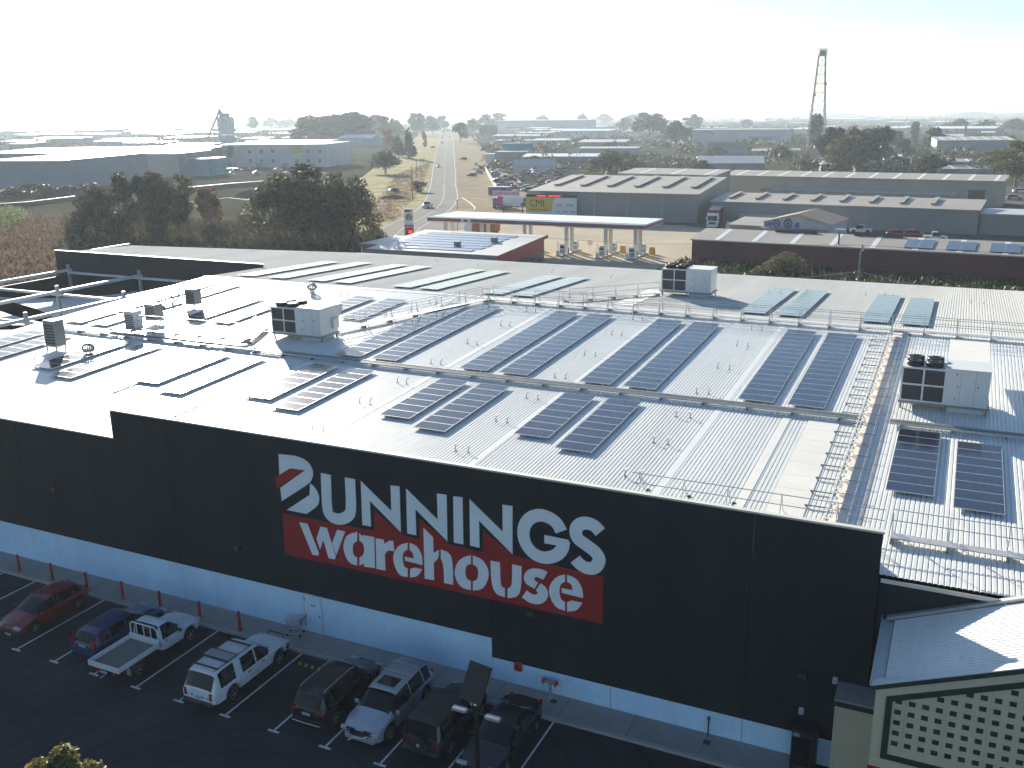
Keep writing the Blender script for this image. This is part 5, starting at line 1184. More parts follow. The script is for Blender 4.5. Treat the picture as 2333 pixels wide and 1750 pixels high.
# shop
shop = thing('station_shop', 'service station shop with red side wall and rows of solar panels on its roof', 'shop', (-78, 102, 0))
SX0, SX1, SY0, SY1, SZ0, SZ1 = -90.2, -66.4, 101.6, 120.5, 3.3, 4.25
def zs(y): return SZ0 + (SZ1 - SZ0) * (y - SY0) / (SY1 - SY0)
part(MB().add([(SX0, SY0, 0), (SX1, SY0, 0), (SX1, SY1, 0), (SX0, SY1, 0), (SX0, SY0, SZ0), (SX1, SY0, SZ0), (SX1, SY1, SZ1), (SX0, SY1, SZ1)], [(0, 1, 5, 4), (2, 3, 7, 6), (3, 0, 4, 7), (4, 5, 6, 7)]), 'wall', K['w_grey'], shop)
part(MB().add([(SX1, SY0, 1.5), (SX1 + .02, SY1, 1.5), (SX1 + .02, SY1, SZ1), (SX1, SY0, SZ0)], [(0, 1, 2, 3)]), 'red_wall', FR, shop); part(MB().add([(SX1, SY0, 0), (SX1 + .02, SY1, 0), (SX1 + .02, SY1, 1.498), (SX1, SY0, 1.498)], [(0, 1, 2, 3)]), 'glazed_wall', K['glass_far'], shop)
part(MB().add([(SX0 - .4, SY0 - .4, zs(SY0 - .4) + .02), (SX1 + .5, SY0 - .4, zs(SY0 - .4) + .02), (SX1 + .5, SY1 + .6, zs(SY1 + .6) + .02), (SX0 - .4, SY1 + .6, zs(SY1 + .6) + .02), (SX0 - .4, SY0 - .4, zs(SY0 - .4) + .12), (SX1 + .5, SY0 - .4, zs(SY0 - .4) + .12), (SX1 + .5, SY1 + .6, zs(SY1 + .6) + .12), (SX0 - .4, SY1 + .6, zs(SY1 + .6) + .12)], [(0, 3, 2, 1), (4, 5, 6, 7), (0, 1, 5, 4), (1, 2, 6, 5), (2, 3, 7, 6), (3, 0, 4, 7)]), 'roof', K['r_grey'], shop)
part(MB().add([(SX1 + .51, SY0 - .4, zs(SY0) - .35), (SX1 + .51, SY1 + .6, zs(SY1) - .35), (SX1 + .51, SY1 + .6, zs(SY1) + .2), (SX1 + .51, SY0 - .4, zs(SY0) + .16), (SX1 + .56, SY0 - .4, zs(SY0) - .35), (SX1 + .56, SY1 + .6, zs(SY1) - .35), (SX1 + .56, SY1 + .6, zs(SY1) + .2), (SX1 + .56, SY0 - .4, zs(SY0) + .16)], [(0, 1, 2, 3), (7, 6, 5, 4), (0, 4, 5, 1), (2, 6, 7, 3), (3, 7, 4, 0), (1, 5, 6, 2)]), 'fascia', FR, shop)
part(MB().box(-95.2, SX0 - .41, 105.6, 117.5, 3.1, 3.5), 'side_canopy', K['r_grey'], shop); part(MB().box(-95.25, SX0 - .41, 105.54, 105.598, 2.95, 3.5), 'fascia', FR, shop)
for x in (-94.8, -91): part(MB().box(x - .12, x + .12, 106, 106.24, 0, 3.1), 'column', COLM, shop)
SHM = mat('solar_cells_pale', (.05, .06, .085), .32, 0, .1, .5, spec=1.0, coat=1.0)
tilt = math.atan((SZ1 - SZ0) / (SY1 - SY0)); PM = MB().box(-.515, .515, -.82, .82, 0, .04).add([(-.46, -.78, .041), (.46, -.78, .041), (.46, .78, .041), (-.46, .78, .041)], [(0, 1, 2, 3)], 1).mesh('solar_module', [SHM, SHM])
for r_ in range(7):
    y = 104.0 + r_ * 2.25; n = 17 if r_ > 1 else (14 if r_ == 1 else 10); x0 = -88.0 + (3.0 if r_ == 1 else 6.4 if r_ == 0 else 0) + (.6 if r_ == 6 else 0)
    a = thing('solar_array', f'row of solar panels on the service station shop roof, row {["one","two","three","four","five","six","seven"][r_]} from the front', 'solar array', (x0, y, zs(y) + .2), 0, 'solar rows on the shop roof'); a.rotation_euler = (tilt + R(2), 0, 0)
    for k in range(n): inst('solar_module', PM, a, (k * 1.035, 0, 0))
for x, y in ((-72.2, 112.6), (-76.6, 107.5)): part(MB().bevbox(x - .5, x + .5, y - .4, y + .4, zs(y) + .12, zs(y) + .85, .04), 'roof_unit', K['galv_dk'], shop)
part(MB().box(-85.5, -81, 103.0, 103.3, 3.5, 3.62), 'roof_strip', K['r_white'], shop)
# price sign
ps = thing('price_sign', 'white and red roadside price sign with striped emblem and red figures', 'sign', (-106.5, 141.5, 0), R(28))
MB().bevbox(-.95, .95, -.2, .2, .3, 5.9, .05).build('panel', FW, ps); MB().box(-.96, .96, -.23, -.201, .4, 2.55).build('red_panel', FR, ps)
text_part('Liberty', .5, FW, ps, (0, -.24, 2.15), 1.1, True)
LED = lamp_mat('led_red', (1.0, .04, .03), 1.4)
text_part('22', .75, LED, ps, (.25, -.245, 1.1), 1.2, True, 'figures'); MB().box(-.7, .8, -.235, -.2305, .65, 1.55).build('figure_panel', K['black'], ps)
MB().lathe([(.72, -.21), (.72, -.24)], (.05, 0, 4.2), 'y', 24).build('emblem', K['w_grey'], ps)
for k, mm in enumerate((FR, FW, FR)): MB().prism([(-.35 + k * .24, 3.75), (-.2 + k * .24, 3.7), (.2 + k * .24, 4.6), (.05 + k * .24, 4.65)], 'y', -.26, -.2405).build('stripe', mm, ps)
MB().box(-.8, .5, -.23, -.201, 5.3, 5.7).build('top_panel', K['dark_steel'], ps); MB().box(-.75, -.5, -.1, .1, 0, .3).box(.5, .75, -.1, .1, 0, .3).build('leg', K['galv'], ps)
# orange truck under the canopy and tanker bits
t = thing('orange_truck', 'orange box truck beyond the fuel canopy at its left end', 'truck', (-94.5, 150.5, 0), R(178))
MB().bevbox(-4.6, 1.0, -1.2, 1.2, .9, 3.3, .05).build('box_body', mat('truck_orange', (.45, .13, .03), .5, 0, .15, 2), t); MB().prism([(1.1, .5), (3.0, .5), (3.05, 1.5), (2.6, 2.5), (1.1, 2.5)], 'y', -1.1, 1.1).build('cab', PW, t); MB().prism([(3.06, 1.55), (2.66, 2.4), (2.64, 2.4), (3.04, 1.55)], 'y', -1, 1).build('windscreen', K['glass'], t); MB().box(-4.5, 2.8, -.5, .5, .5, .89).build('chassis', K['black'], t); wheels(t, (2.2, -3.2), 1.1, .45, .28)
# billboards
bb = thing('yellow_billboard', 'large yellow and white billboard with dark letters on the end of the grey shed', 'billboard', (-98.6, 184.2, 0), math.atan2(.6, 13.0))
YB = mat('board_yellow_print', (.50, .36, .045), .6, 0, .06, .6); PBW = mat('board_white_print', (.60, .64, .68), .6, 0, .05, .6); BKL = mat('print_dark', (.035, .03, .02), .7, 0, .1, 2); RDP = mat('print_red', (.40, .02, .03), .6, 0, .1, 2)
MB().box(0, 13.2, 0, .3, .3, 5.9).build('panel', PBW, bb); MB().prism([(.05, 5.15), (7.5, 5.15), (6.7, 1.9), (.05, 1.55)], 'y', -.02, -.002).build('yellow_print', YB, bb)
MB().box(.0, 13.2, -.12, .3, 5.25, 5.95).build('led_strip', K['black'], bb)
for x, w_ in ((3.0, 2.2), (6.0, 1.2), (7.4, 1.7)): MB().box(x, x + w_, -.13, -.121, 5.45, 5.75).build('led_text', lamp_mat('led_red_dim', (.8, .03, .03), .5), bb)
text_part('CMI', 2.35, BKL, bb, (2.95, -.04, 3.75), 1.0, False); text_part('CMI', 1.05, RDP, bb, (8.6, -.04, 3.4)); text_part('CMI', 1.05, BKL, bb, (11.4, -.04, 3.4))
MB().box(.9, 6.0, -.03, -.021, 2.15, 2.3).build('print_line', BKL, bb)
for x, w_, z in ((8.0, .8, 1.7), (9.6, 1.5, 1.75), (11.6, 1.2, 1.75)): MB().box(x, x + w_, -.012, -.002, z, z + .22).build('print_line', K['w_teal'], bb)
for x, w_, h_ in ((.8, 4.6, .42), (5.0, .5, .5), (6.2, 4.2, .18), (10.6, .6, .35)): MB().box(x, x + w_, -.012, -.002, .95 - h_ / 2, .95 + h_ / 2).build('print_line', K['w_blue'], bb)
b2 = thing('portrait_billboard', 'magenta and white billboard with a dark portrait on posts', 'billboard', (-107.9, 187.2, 0), math.atan2(1.2, 7.0))
MB().box(0, 8.6, 0, .35, 2.6, 5.0).build('panel', PBW, b2); MB().box(.0, 1.5, -.015, -.002, 2.62, 4.98).build('magenta_print', mat('print_magenta', (.42, .06, .20), .6, 0, .1, 1), b2); MB().prism([(6.0, 2.65), (8.3, 2.65), (8.1, 3.3), (7.5, 3.55), (6.9, 3.55), (6.3, 3.3)], 'y', -.02, -.002).build('portrait_shoulders', BKL, b2); MB().lathe([(.42, -.02), (.42, -.002)], (7.2, 0, 4.0), 'y', 16).build('portrait_head', mat('print_skin', (.35, .22, .16), .7, 0, .1, 2), b2); MB().lathe([(.44, -.024), (.3, -.024)], (7.2, 0, 4.12), 'y', 12).build('portrait_hair', BKL, b2)
MB().box(1.9, 5.4, -.015, -.002, 3.5, 4.3).build('print_block', K['plate'], b2)
for x in (1.6, 6.6): MB().box(x - .12, x + .12, .1, .3, 0, 2.6).build('post', K['dark_steel'], b2)
MB().box(-.4, 8.9, -.9, -.05, 2.35, 2.5).build('catwalk', K['dark_steel'], b2)
b3 = thing('salvage_sign', 'long sign of pink letters standing over the salvage yard fence', 'sign', (-117.0, 203.0, 0), math.atan2(1.2, 7.0))
MB().box(0, 7.6, 0, .12, 3.4, 5.0).build('panel', mat('board_pale_pink', (.55, .42, .44), .7, 0, .1, 1), b3); PK_ = mat('print_pink', (.45, .10, .20), .6, 0, .1, 2)
text_part('CAPE SALVAGE', 1.15, PK_, b3, (3.8, -.02, 4.2), .92, True)
for x in (.8, 3.8, 6.8): MB().box(x - .08, x + .08, .02, .1, 0, 3.4).build('post', K['dark_steel'], b3)
shed('sign_store', 'purple-grey container store below the pink-lettered sign', (-118.5, 206), (-113.8, 206.8), 3, 2.8, mat('store_purple_grey', (.14, .10, .16), .7, 0, .15, .5), K['r_grey'], 'flat')
shed('verge_container', 'purple-grey container on the road verge', (-139.5, 245.5), (-133.0, 246.5), 3, 2.6, mat('store_violet', (.13, .11, .19), .7, 0, .15, .5), K['r_grey'], 'flat')
# street furniture along the road
def tpole(px, py, top, label):
    p = G(px, py); h = ZAT(px, top, p.x, p.y); t = thing('utility_pole', label, 'utility pole', (p.x, p.y, 0), 0, 'timber poles along the road'); MB().tube([(0, 0, 0), (0, 0, h)], [.17, .11], 8).build('pole', K['bark'], t); MB().box(-1.0, 1.0, -.06, .06, h - .7, h - .55).build('crossarm', K['bark'], t)
tpole(940, 452, 378, 'timber utility pole nearest on the road verge'); tpole(950, 405, 364, 'second timber utility pole along the road verge'); tpole(959, 398, 362, 'third timber utility pole along the road verge'); tpole(966, 380, 358, 'furthest timber utility pole along the road verge')
for px, py, tx in ((1042, 478, 'by the side road mouth'), (1043, 528, 'left of the fuel canopy columns')):
    p = G(px, py); t = thing('street_post', 'thin post ' + tx, 'post', (p.x, p.y, 0)); MB().tube([(0, 0, 0), (0, 0, 2.6)], .06, 6).build('stem', K['dark_steel'], t); MB().box(-.2, .2, -.03, .03, 2.1, 2.6).build('plate', K['galv_dk'], t)
# ================================================================ vegetation
def leaf_cloud(clumps, n, s, rng, flat=.0):
    """n small leaf quads spread over ellipsoid clumps (cx,cy,cz,rx,ry,rz)"""
    mb = MB(); tot = sum(c[3] * c[4] * c[5] for c in clumps) ** 1
    ws = [(c[3] * c[4] * c[5]) ** .67 for c in clumps]; sw = sum(ws)
    for c, w in zip(clumps, ws):
        for _ in range(max(4, int(n * w / sw))):
            while True:
                x, y, z = rng.uniform(-1, 1), rng.uniform(-1, 1), rng.uniform(-1, 1); d = x * x + y * y + z * z
                if .12 < d < 1 and rng.random() < .25 + .75 * d: break
            j = 1 + rng.uniform(-.12, .18)
            p = Vector((c[0] + x * c[3] * j, c[1] + y * c[4] * j, c[2] + z * c[5] * j))
            a = Vector((rng.gauss(0, 1), rng.gauss(0, 1), rng.gauss(0, .7))).normalized(); b = a.cross(Vector((rng.gauss(0, 1), rng.gauss(0, 1), rng.gauss(0, 1)))).normalized()
            k = s * rng.uniform(.55, 1.35); a = a * k; b = b * k * rng.uniform(.4, .75)
            mb.add([p - a, p + b * .9, p + a, p - b], [(0, 1, 2, 3)])
    return mb
def crown_clumps(kind, rng):
    cl = []
    if kind == 'gum':
        for _ in range(15):
            a = rng.uniform(0, 6.28); z = rng.uniform(.34, .93); r_ = .34 * math.sin(math.pi * min(1, (z - .2) / .78)) ** .6 * rng.uniform(.4, 1.05)
            q = rng.uniform(.10, .19); cl.append((r_ * math.cos(a), r_ * math.sin(a), z, q, q, q * rng.uniform(.55, .9)))
    elif kind == 'tall':
        for _ in range(16):
            a = rng.uniform(0, 6.28); z = rng.uniform(.14, .93); r_ = .30 * (1 - max(0, z - .6) * 1.4) * rng.uniform(.2, 1.0)
            q = rng.uniform(.12, .2); cl.append((r_ * math.cos(a), r_ * math.sin(a), z, q, q, q * .75))
    elif kind == 'dome':
        for _ in range(22):
            a = rng.uniform(0, 6.28); e = rng.uniform(0.05, 1.3); r_ = .38 * math.cos(e) * rng.uniform(.75, 1.05); z = .30 + .58 * math.sin(e) * rng.uniform(.7, 1.05)
            q = rng.uniform(.11, .17); cl.append((r_ * math.cos(a), r_ * math.sin(a), z, q, q, q * .9))
        cl.append((0, 0, .45, .3, .3, .3))
    elif kind == 'conifer':
        for k in range(18):
            z = .12 + .85 * k / 18; r_ = .42 * (1 - (z - .1) / .95); 
            for j in range(3 if z < .75 else 1):
                a = rng.uniform(0, 6.28); cl.append((r_ * .55 * math.cos(a), r_ * .55 * math.sin(a), z, r_ * .5, r_ * .5, .05))
    elif kind == 'cypress':
        for k in range(14): z = .06 + .9 * k / 14; r_ = .34 * math.sin(math.pi * (.15 + .85 * (1 - z)) ) + .1; cl.append((rng.uniform(-.04, .04), rng.uniform(-.04, .04), z, r_, r_, .09))
    elif kind == 'shrub':
        for _ in range(14):
            a = rng.uniform(0, 6.28); r_ = rng.uniform(.05, .36); z = rng.uniform(.2, .72) * (1.15 - r_); q = rng.uniform(.13, .2); cl.append((r_ * math.cos(a), r_ * math.sin(a), z, q, q, q))
    return cl
CROWN = {}; TRUNK = {}
def crown_mesh(kind, leaf, v, n, s):
    key = (kind, leaf, v, n)
    if key not in CROWN:
        rng = random.Random(hash((kind, v)) % 1000 + v * 17 if False else (len(kind) * 131 + v * 17 + ord(kind[0])))
        cl = crown_clumps(kind, rng); CROWN[key] = leaf_cloud(cl, n, s, rng).mesh('crown', K[leaf])
        mb = MB()
        if kind in ('gum', 'dome', 'tall', 'conifer'):
            mb.tube([(0, 0, 0), (.012, .0, .3), (0, .01, .62)], [.028, .02, .008], 8)
            for c in cl[:7]: mb.tube([(.01, 0, .26), (c[0] * .5, c[1] * .5, .26 + (c[2] - .26) * .6), (c[0], c[1], c[2])], [.014, .009, .004], 5)
        else:
            for c in cl[:5]: mb.tube([(0, 0, 0), (c[0] * .4, c[1] * .4, c[2] * .5), (c[0], c[1], c[2])], [.02, .012, .005], 5)
        TRUNK[key] = mb.mesh('trunk', K['bark'])
    return key
def tree_at(name, label, x, y, h, w, kind='gum', leaf='leaf_gum', v=0, n=2200, s=.034, group=None, cat='tree'):
    key = crown_mesh(kind, leaf, v, n, s)
    t = thing(name, label, cat, (x, y, 0), U(0, 6.28), group)
    inst('trunk', TRUNK[key], t, sc=(w, w, h)); inst('crown', CROWN[key], t, sc=(w, w, h)); return t
def tree_px(name, label, px, pb, pt, wpx, kind='gum', leaf='leaf_gum', v=0, n=2200, s=.034, group=None, cat='tree'):
    p = G(px, pb); h = ZAT(px, pt, p.x, p.y); d = (p - CAM).length
    return tree_at(name, label, p.x, p.y, max(h, .5), wpx / FPX * d * 1.12, kind, leaf, v, n, s, group, cat)
g1 = 'dark trees in the row behind the shade sails'
row = [(185, 556, 436, 82, 'tall', 'leaf_gum', 0, 'first at its left end'), (228, 557, 428, 92, 'gum', 'leaf_gum', 1, 'second from the left'), (280, 556, 394, 84, 'tall', 'leaf_gum', 2, 'third from the left, tall'), (322, 556, 404, 70, 'gum', 'leaf_dark', 0, 'fourth from the left'), (362, 557, 392, 92, 'tall', 'leaf_gum', 1, 'fifth from the left, tall'), (408, 556, 392, 88, 'gum', 'leaf_gum', 2, 'sixth from the left')]
for px, pb, pt, w, k, lf, v, tx in row: tree_px('gum_tree', f'dark brownish tree in the row behind the shade sails, {tx}', px, pb, pt, w, k, lf, v, 3200, .03, g1)
tree_px('gum_tree', 'small rounded brown-green tree standing alone right of the tree row', 482, 534, 433, 66, 'gum', 'leaf_rust', 3, 3000, .032)
big = [(628, 560, 392, 130, 'dome', 'leaf_gum', 1, 'left part'), (690, 566, 378, 150, 'gum', 'leaf_gum', 4, 'middle'), (752, 566, 374, 150, 'gum', 'leaf_gum', 2, 'right of middle'), (806, 560, 404, 124, 'dome', 'leaf_gum', 3, 'right end'), (736, 572, 430, 150, 'dome', 'leaf_gum', 2, 'front')]
for px, pb, pt, w, k, lf, v, tx in big: tree_px('gum_tree', f'large spreading dark tree of the clump left of the road, {tx}', px, pb, pt, w, k, lf, v, 4200, .026, 'large tree clump left of the road')
tree_px('bush', 'small dark round bush at the road edge beside the tree clump', 853, 536, 506, 30, 'shrub', 'leaf_dark', 0, 900, .06, cat='bush')
tree_px('bush', 'dark bush at the foot of the nearest utility pole', 957, 437, 408, 34, 'shrub', 'leaf_dark', 1, 900, .06, cat='bush')
tree_px('round_tree', 'dense round dark tree on the grass left of the road', 878, 396, 338, 72, 'dome', 'leaf_dark', 4, 2600, .04)
for px, w, v, tx in ((738, 124, 5, 'left'), (806, 96, 6, 'right')): tree_px('dome_tree', f'huge hazy domed tree behind the office building, {tx} one of two', px, 330, 253, w, 'dome', 'leaf_gum', v, 7500, .042, 'two huge domed trees')
tree_px('conifer_tree', 'tall layered conifer on the left side of the road', 932, 362, 284, 40, 'conifer', 'leaf_dark', 0, 1800, .05); tree_px('conifer_tree', 'broad dark conifer beside the tall layered conifer', 908, 358, 300, 44, 'conifer', 'leaf_gum', 1, 1500, .05); tree_px('rust_tree', 'reddish leafed slender tree by the road beyond the conifers', 967, 338, 298, 16, 'tall', 'leaf_rust', 3, 700, .06); tree_px('rust_tree', 'reddish leafed tree left of the conifers', 888, 345, 296, 40, 'gum', 'leaf_rust', 1, 900, .05)
tree_px('umbrella_tree', 'flat topped tree right of the road in the distance', 1049, 326, 281, 44, 'gum', 'leaf_gum', 3, 1200, .05)
for px, w, v in ((1098, 14, 0), (1108, 14, 1), (1119, 15, 2), (1128, 13, 0)): tree_px('cypress_tree', 'dark cypress in the short row right of the road', px, 316, 284, w, 'cypress', 'leaf_dark', v, 500, .09, 'cypress row right of the road')
tree_px('yard_shrub', 'big olive shrub at the back of the salvage yard behind the vented shed', 1390, 398, 340, 104, 'shrub', 'leaf_olive', 2, 2600, .045, cat='bush'); tree_px('yard_shrub', 'olive green shrub beside the big one behind the vented shed', 1432, 392, 336, 46, 'shrub', 'leaf_green', 1, 1400, .05, cat='bush')
tree_px('hedge_tree', 'rounded olive bush between the warehouse and the maroon shed', 1797, 636, 574, 112, 'dome', 'leaf_olive', 2, 5000, .022, cat='bush'); tree_px('hedge_tree', 'low olive bush left of the rounded bush at the maroon shed', 1730, 634, 602, 60, 'shrub', 'leaf_olive', 3, 1800, .035, cat='bush')
tree_px('gum_tree', 'large olive tree at the right edge beyond the long sheds', 2312, 430, 318, 130, 'gum', 'leaf_olive', 5, 5000, .024); tree_px('gum_tree', 'second large olive tree at the right edge', 2395, 432, 330, 130, 'dome', 'leaf_olive', 5, 3000, .03)
rt = [(1925, 395, 306, 96, 'dome', 'leaf_olive', 6, 'broad olive crown in front of the tower clump'), (1890, 388, 288, 70, 'gum', 'leaf_dark', 5, 'dark tree right behind the lattice tower'), (1950, 385, 280, 80, 'dome', 'leaf_dark', 7, 'dark tall crown in the middle of the tower clump'), (2000, 385, 290, 70, 'gum', 'leaf_dark', 6, 'dark tree at the right end of the tower clump'), (1918, 398, 352, 44, 'dome', 'leaf_dark', 1, 'small dark tree below the tower clump'), (2112, 402, 346, 72, 'dome', 'leaf_dark', 8, 'rounded dark tree between two long sheds'), (2124, 345, 292, 46, 'gum', 'leaf_dark', 1, 'dark tree in front of the long white shed at right'), (2082, 330, 276, 18, 'cypress', 'leaf_dark', 1, 'narrow pine at right'), (1778, 370, 328, 46, 'dome', 'leaf_gum', 2, 'round brownish tree left of the lattice tower'), (1840, 392, 356, 48, 'shrub', 'leaf_gum', 4, 'brownish shrub tree below the lattice tower'), (1855, 345, 264, 36, 'gum', 'leaf_dark', 3, 'tree directly behind the lattice tower legs'), (1480, 315, 254, 92, 'gum', 'leaf_dark', 2, 'wide hazy tree above the curving track'), (1540, 330, 276, 66, 'dome', 'leaf_dark', 3, 'dark dense tree left of the white showroom'), (1578, 300, 262, 46, 'gum', 'leaf_dark', 4, 'hazy tree behind the white showroom'), (1325, 290, 257, 30, 'dome', 'leaf_dark', 2, 'small dome tree on the skyline'), (1175, 275, 243, 90, 'gum', 'leaf_dark', 0, 'spreading gum on the skyline behind the long office block'), (1420, 300, 270, 40, 'gum', 'leaf_olive', 1, 'pale tree on the yard road'), (1600, 395, 360, 50, 'shrub', 'leaf_gum', 3, 'dry shrub behind the flat tan shed'), (1665, 350, 325, 46, 'shrub', 'leaf_gum', 0, 'shrubs before the white showroom'), (1990, 345, 300, 60, 'gum', 'leaf_dark', 4, 'hazy tree right of the tower clump'), (2030, 338, 290, 54, 'dome', 'leaf_dark', 5, 'hazy crown before the far long shed'), (2060, 360, 318, 40, 'gum', 'leaf_dark', 3, 'tree beside the small tan roofs')]
for px, pb, pt, w, k, lf, v, tx in rt: tree_px('far_tree', tx, px, pb, pt, w, k, lf, v, 2600, .048)
lt = [(577, 300, 264, 24), (620, 292, 268, 40), (655, 292, 270, 46), (687, 300, 270, 24), (850, 318, 262, 50), (876, 322, 266, 40), (900, 318, 268, 40), (950, 310, 260, 44), (985, 306, 262, 40), (1010, 300, 264, 36), (1075, 305, 268, 40), (1110, 300, 262, 40), (1140, 296, 258, 40), (1235, 290, 262, 36), (1380, 282, 258, 44), (1440, 285, 260, 44), (1700, 292, 272, 30), (2180, 300, 270, 50), (2250, 300, 272, 46), (2310, 300, 270, 50), (70, 445, 418, 50), (110, 450, 420, 60), (30, 452, 425, 50), (160, 448, 424, 50), (205, 440, 416, 46)]
for i, (px, pb, pt, w) in enumerate(lt): 
    near = pb > 400
    tree_px('near_shrub_tree' if near else 'hazy_tree', 'dark low tree before the pale blue warehouse at far left' if near else 'small hazy tree among the distant sheds', px, pb, pt, w, random.choice(['dome', 'gum']), 'leaf_dark', i % 4, 1600 if near else 1100, .055 if near else .07, 'dark low trees at far left' if near else 'small hazy trees in the distance')
# understorey between the trees, and scrub
def scrub(name, label, cat, pts, n, s, leaf, hmin=.1, hmax=1.0):
    """tufts of leaf quads inside a ground polygon"""
    rng = random.Random(len(name) * 7 + n); xs = [p[0] for p in pts]; ys = [p[1] for p in pts]; mb = MB()
    def inside(x, y):
        c = False; j = len(pts) - 1
        for i in range(len(pts)):
            if (pts[i][1] > y) != (pts[j][1] > y) and x < (pts[j][0] - pts[i][0]) * (y - pts[i][1]) / (pts[j][1] - pts[i][1]) + pts[i][0]: c = not c
            j = i
        return c
    k = 0
    while k < n:
        x, y = rng.uniform(min(xs), max(xs)), rng.uniform(min(ys), max(ys))
        if not inside(x, y): continue
        k += 1; h = rng.uniform(hmin, hmax)
        for _ in range(9):
            p = Vector((x + rng.gauss(0, .5), y + rng.gauss(0, .5), rng.uniform(.05, h))); a = Vector((rng.gauss(0, .5), rng.gauss(0, .5), 1)).normalized() * s * rng.uniform(.6, 1.4); b = Vector((rng.gauss(0, 1), rng.gauss(0, 1), 0)).normalized() * s * .4
            mb.add([p - b, p + b, p + a], [(0, 1, 2)])
    return tag(mb.build(name, K[leaf]), label, cat, kind='stuff')
K['leaf_reed'] = leafmat('leaf_dry_reed', (.11, .075, .05), (.24, .17, .11)); K['leaf_pale'] = leafmat('leaf_pale_green', (.10, .12, .05), (.24, .27, .12))
g2 = lambda L: [tuple(G(x, y)[:2]) for x, y in L]
scrub('dry_reeds', 'brown dry reed bed left of the tree row', 'reeds', g2([(-150, 720), (-150, 540), (60, 505), (150, 500), (165, 560), (140, 640)]), 5200, .7, 'leaf_reed', .4, 1.5)
scrub('green_reeds', 'pale green reeds at the left edge behind the dry reed bed', 'reeds', g2([(-120, 535), (-120, 490), (40, 486), (72, 510), (30, 530)]), 1500, .7, 'leaf_pale', .5, 2.4)
scrub('undergrowth', 'dark undergrowth beneath the row of trees', 'undergrowth', g2([(140, 580), (150, 505), (470, 520), (600, 520), (880, 545), (800, 585), (560, 575)]), 3800, .8, 'leaf_gum', .3, 2.2)
scrub('weeds', 'dry weeds and grass along the road verge', 'weeds', g2([(820, 520), (900, 400), (980, 370), (960, 430), (900, 500)]), 900, .35, 'leaf_reed', .1, .45)
scrub('hedge_strip', 'dark hedge strip between the warehouse and the maroon shed', 'hedge', [(-43, 100), (16, 97), (16, 120), (-42, 124)], 2600, .6, 'leaf_dark', .2, 1.3)
# front tree at the lower left
rng = random.Random(5); cl = []
for _ in range(16):
    a = rng.uniform(0, 6.28); e = rng.uniform(-.2, 1.4); r_ = 1.0 * math.cos(e); cl.append((r_ * math.cos(a), r_ * math.sin(a), 3.6 + 1.1 * math.sin(e), .38, .38, .34))
cl.append((0, 0, 3.6, .85, .85, .8)); cl.append((.1, .1, 4.85, .36, .36, .42))
K['leaf_front'] = leafmat('leaf_front_olive', (.06, .07, .02), (.22, .20, .06))
t = thing('car_park_tree', 'sunlit olive tree top poking up at the lower left of the car park', 'tree', (-24.75, -16.4, 0))
leaf_cloud(cl, 5200, .10, rng).build('crown', K['leaf_front'], t)
mb = MB().tube([(0, 0, 0), (.05, 0, 1.8), (0, .05, 3.6)], [.12, .09, .05], 8)
for c in cl[:8]: mb.tube([(.03, 0, 2.0), (c[0] * .5, c[1] * .5, 3.0), c[:3]], [.05, .03, .012], 6)
mb.build('trunk', K['bark'], t)

# ================================================================ nursery frame and shade sails at the left
nf = thing('nursery_frame', 'pale steel post and beam frame over the outdoor nursery at left', 'frame', (-83, 33, 0))
PX, PY = (-94.2, -83.1, -73.9), (12.0, 22.5, 33.6, 44.6)
for x in PX:
    for y in PY:
        if x == -73.9 and y > 40: continue
        part(MB().box(x - .14, x + .14, y - .14, y + .14, 0, 8.5), 'post', K['galv'], nf)
for x in PX: part(MB().box(x - .17, x + .17, -8, 44.9, 7.7, 8.0), 'beam', K['ac_white'], nf)
for y in PY: part(MB().box(-94.0, -67, y - .12, y + .12, 7.45, 7.69), 'beam', K['ac_white'], nf)
fw_ = tag(MB().box(-94.6, -94.4, -8, 44.8, 0, 7.3).build('screen_wall', K['navy']), 'dark screen wall closing the nursery on its far side', 'wall')
K['sail'] = mat('shade_cloth_white', (.66, .66, .62), .7, 0, .06, .3)
def sail(cs, label):
    mb = MB(); n = 8; a, b, c, d = [Vector(p) for p in cs]; V = []
    for i in range(n + 1):
        for j in range(n + 1):
            u, v = i / n, j / n; uu = .5 + (u - .5) * (1 - .22 * math.sin(math.pi * v)); vv = .5 + (v - .5) * (1 - .22 * math.sin(math.pi * u))
            V.append(a * (1 - uu) * (1 - vv) + b * uu * (1 - vv) + c * uu * vv + d * (1 - uu) * vv)
    f = [(i * (n + 1) + j, (i + 1) * (n + 1) + j, (i + 1) * (n + 1) + j + 1, i * (n + 1) + j + 1) for i in range(n) for j in range(n)]
    mb.add(V, f); mb.add([v - Vector((0, 0, .02)) for v in V], [tuple(reversed(q)) for q in f])
    o = mb.build('shade_sail', K['sail'], None, True); tag(o, label, 'shade sail', 'white shade sails over the nursery')
sail([(-94, 34, 6.6), (-83.3, 34, 4.2), (-83.3, 44.4, 6.2), (-94, 44.4, 4.6)], 'white shade sail furthest back beside the dark wall')
sail([(-94, 23, 4.2), (-83.3, 23, 6.4), (-83.3, 33.2, 4.3), (-94, 33.2, 6.4)], 'white shade sail at the left image edge in the middle')
sail([(-82.8, 34, 4.4), (-70, 34, 6.3), (-74, 44, 4.0), (-82.8, 44.2, 6.0)], 'white shade sail in the shadow of the dark rear wall')
sail([(-82.8, 23, 6.2), (-68, 22, 4.4), (-68, 33.4, 6.2), (-82.8, 33.4, 4.2)], 'white shade sail close to the warehouse roof edge')
sail([(-82.8, 10, 4.4), (-68, 10, 6.2), (-68, 21.6, 4.2), (-82.8, 22, 6.2)], 'white shade sail nearest the viewer at the left edge')
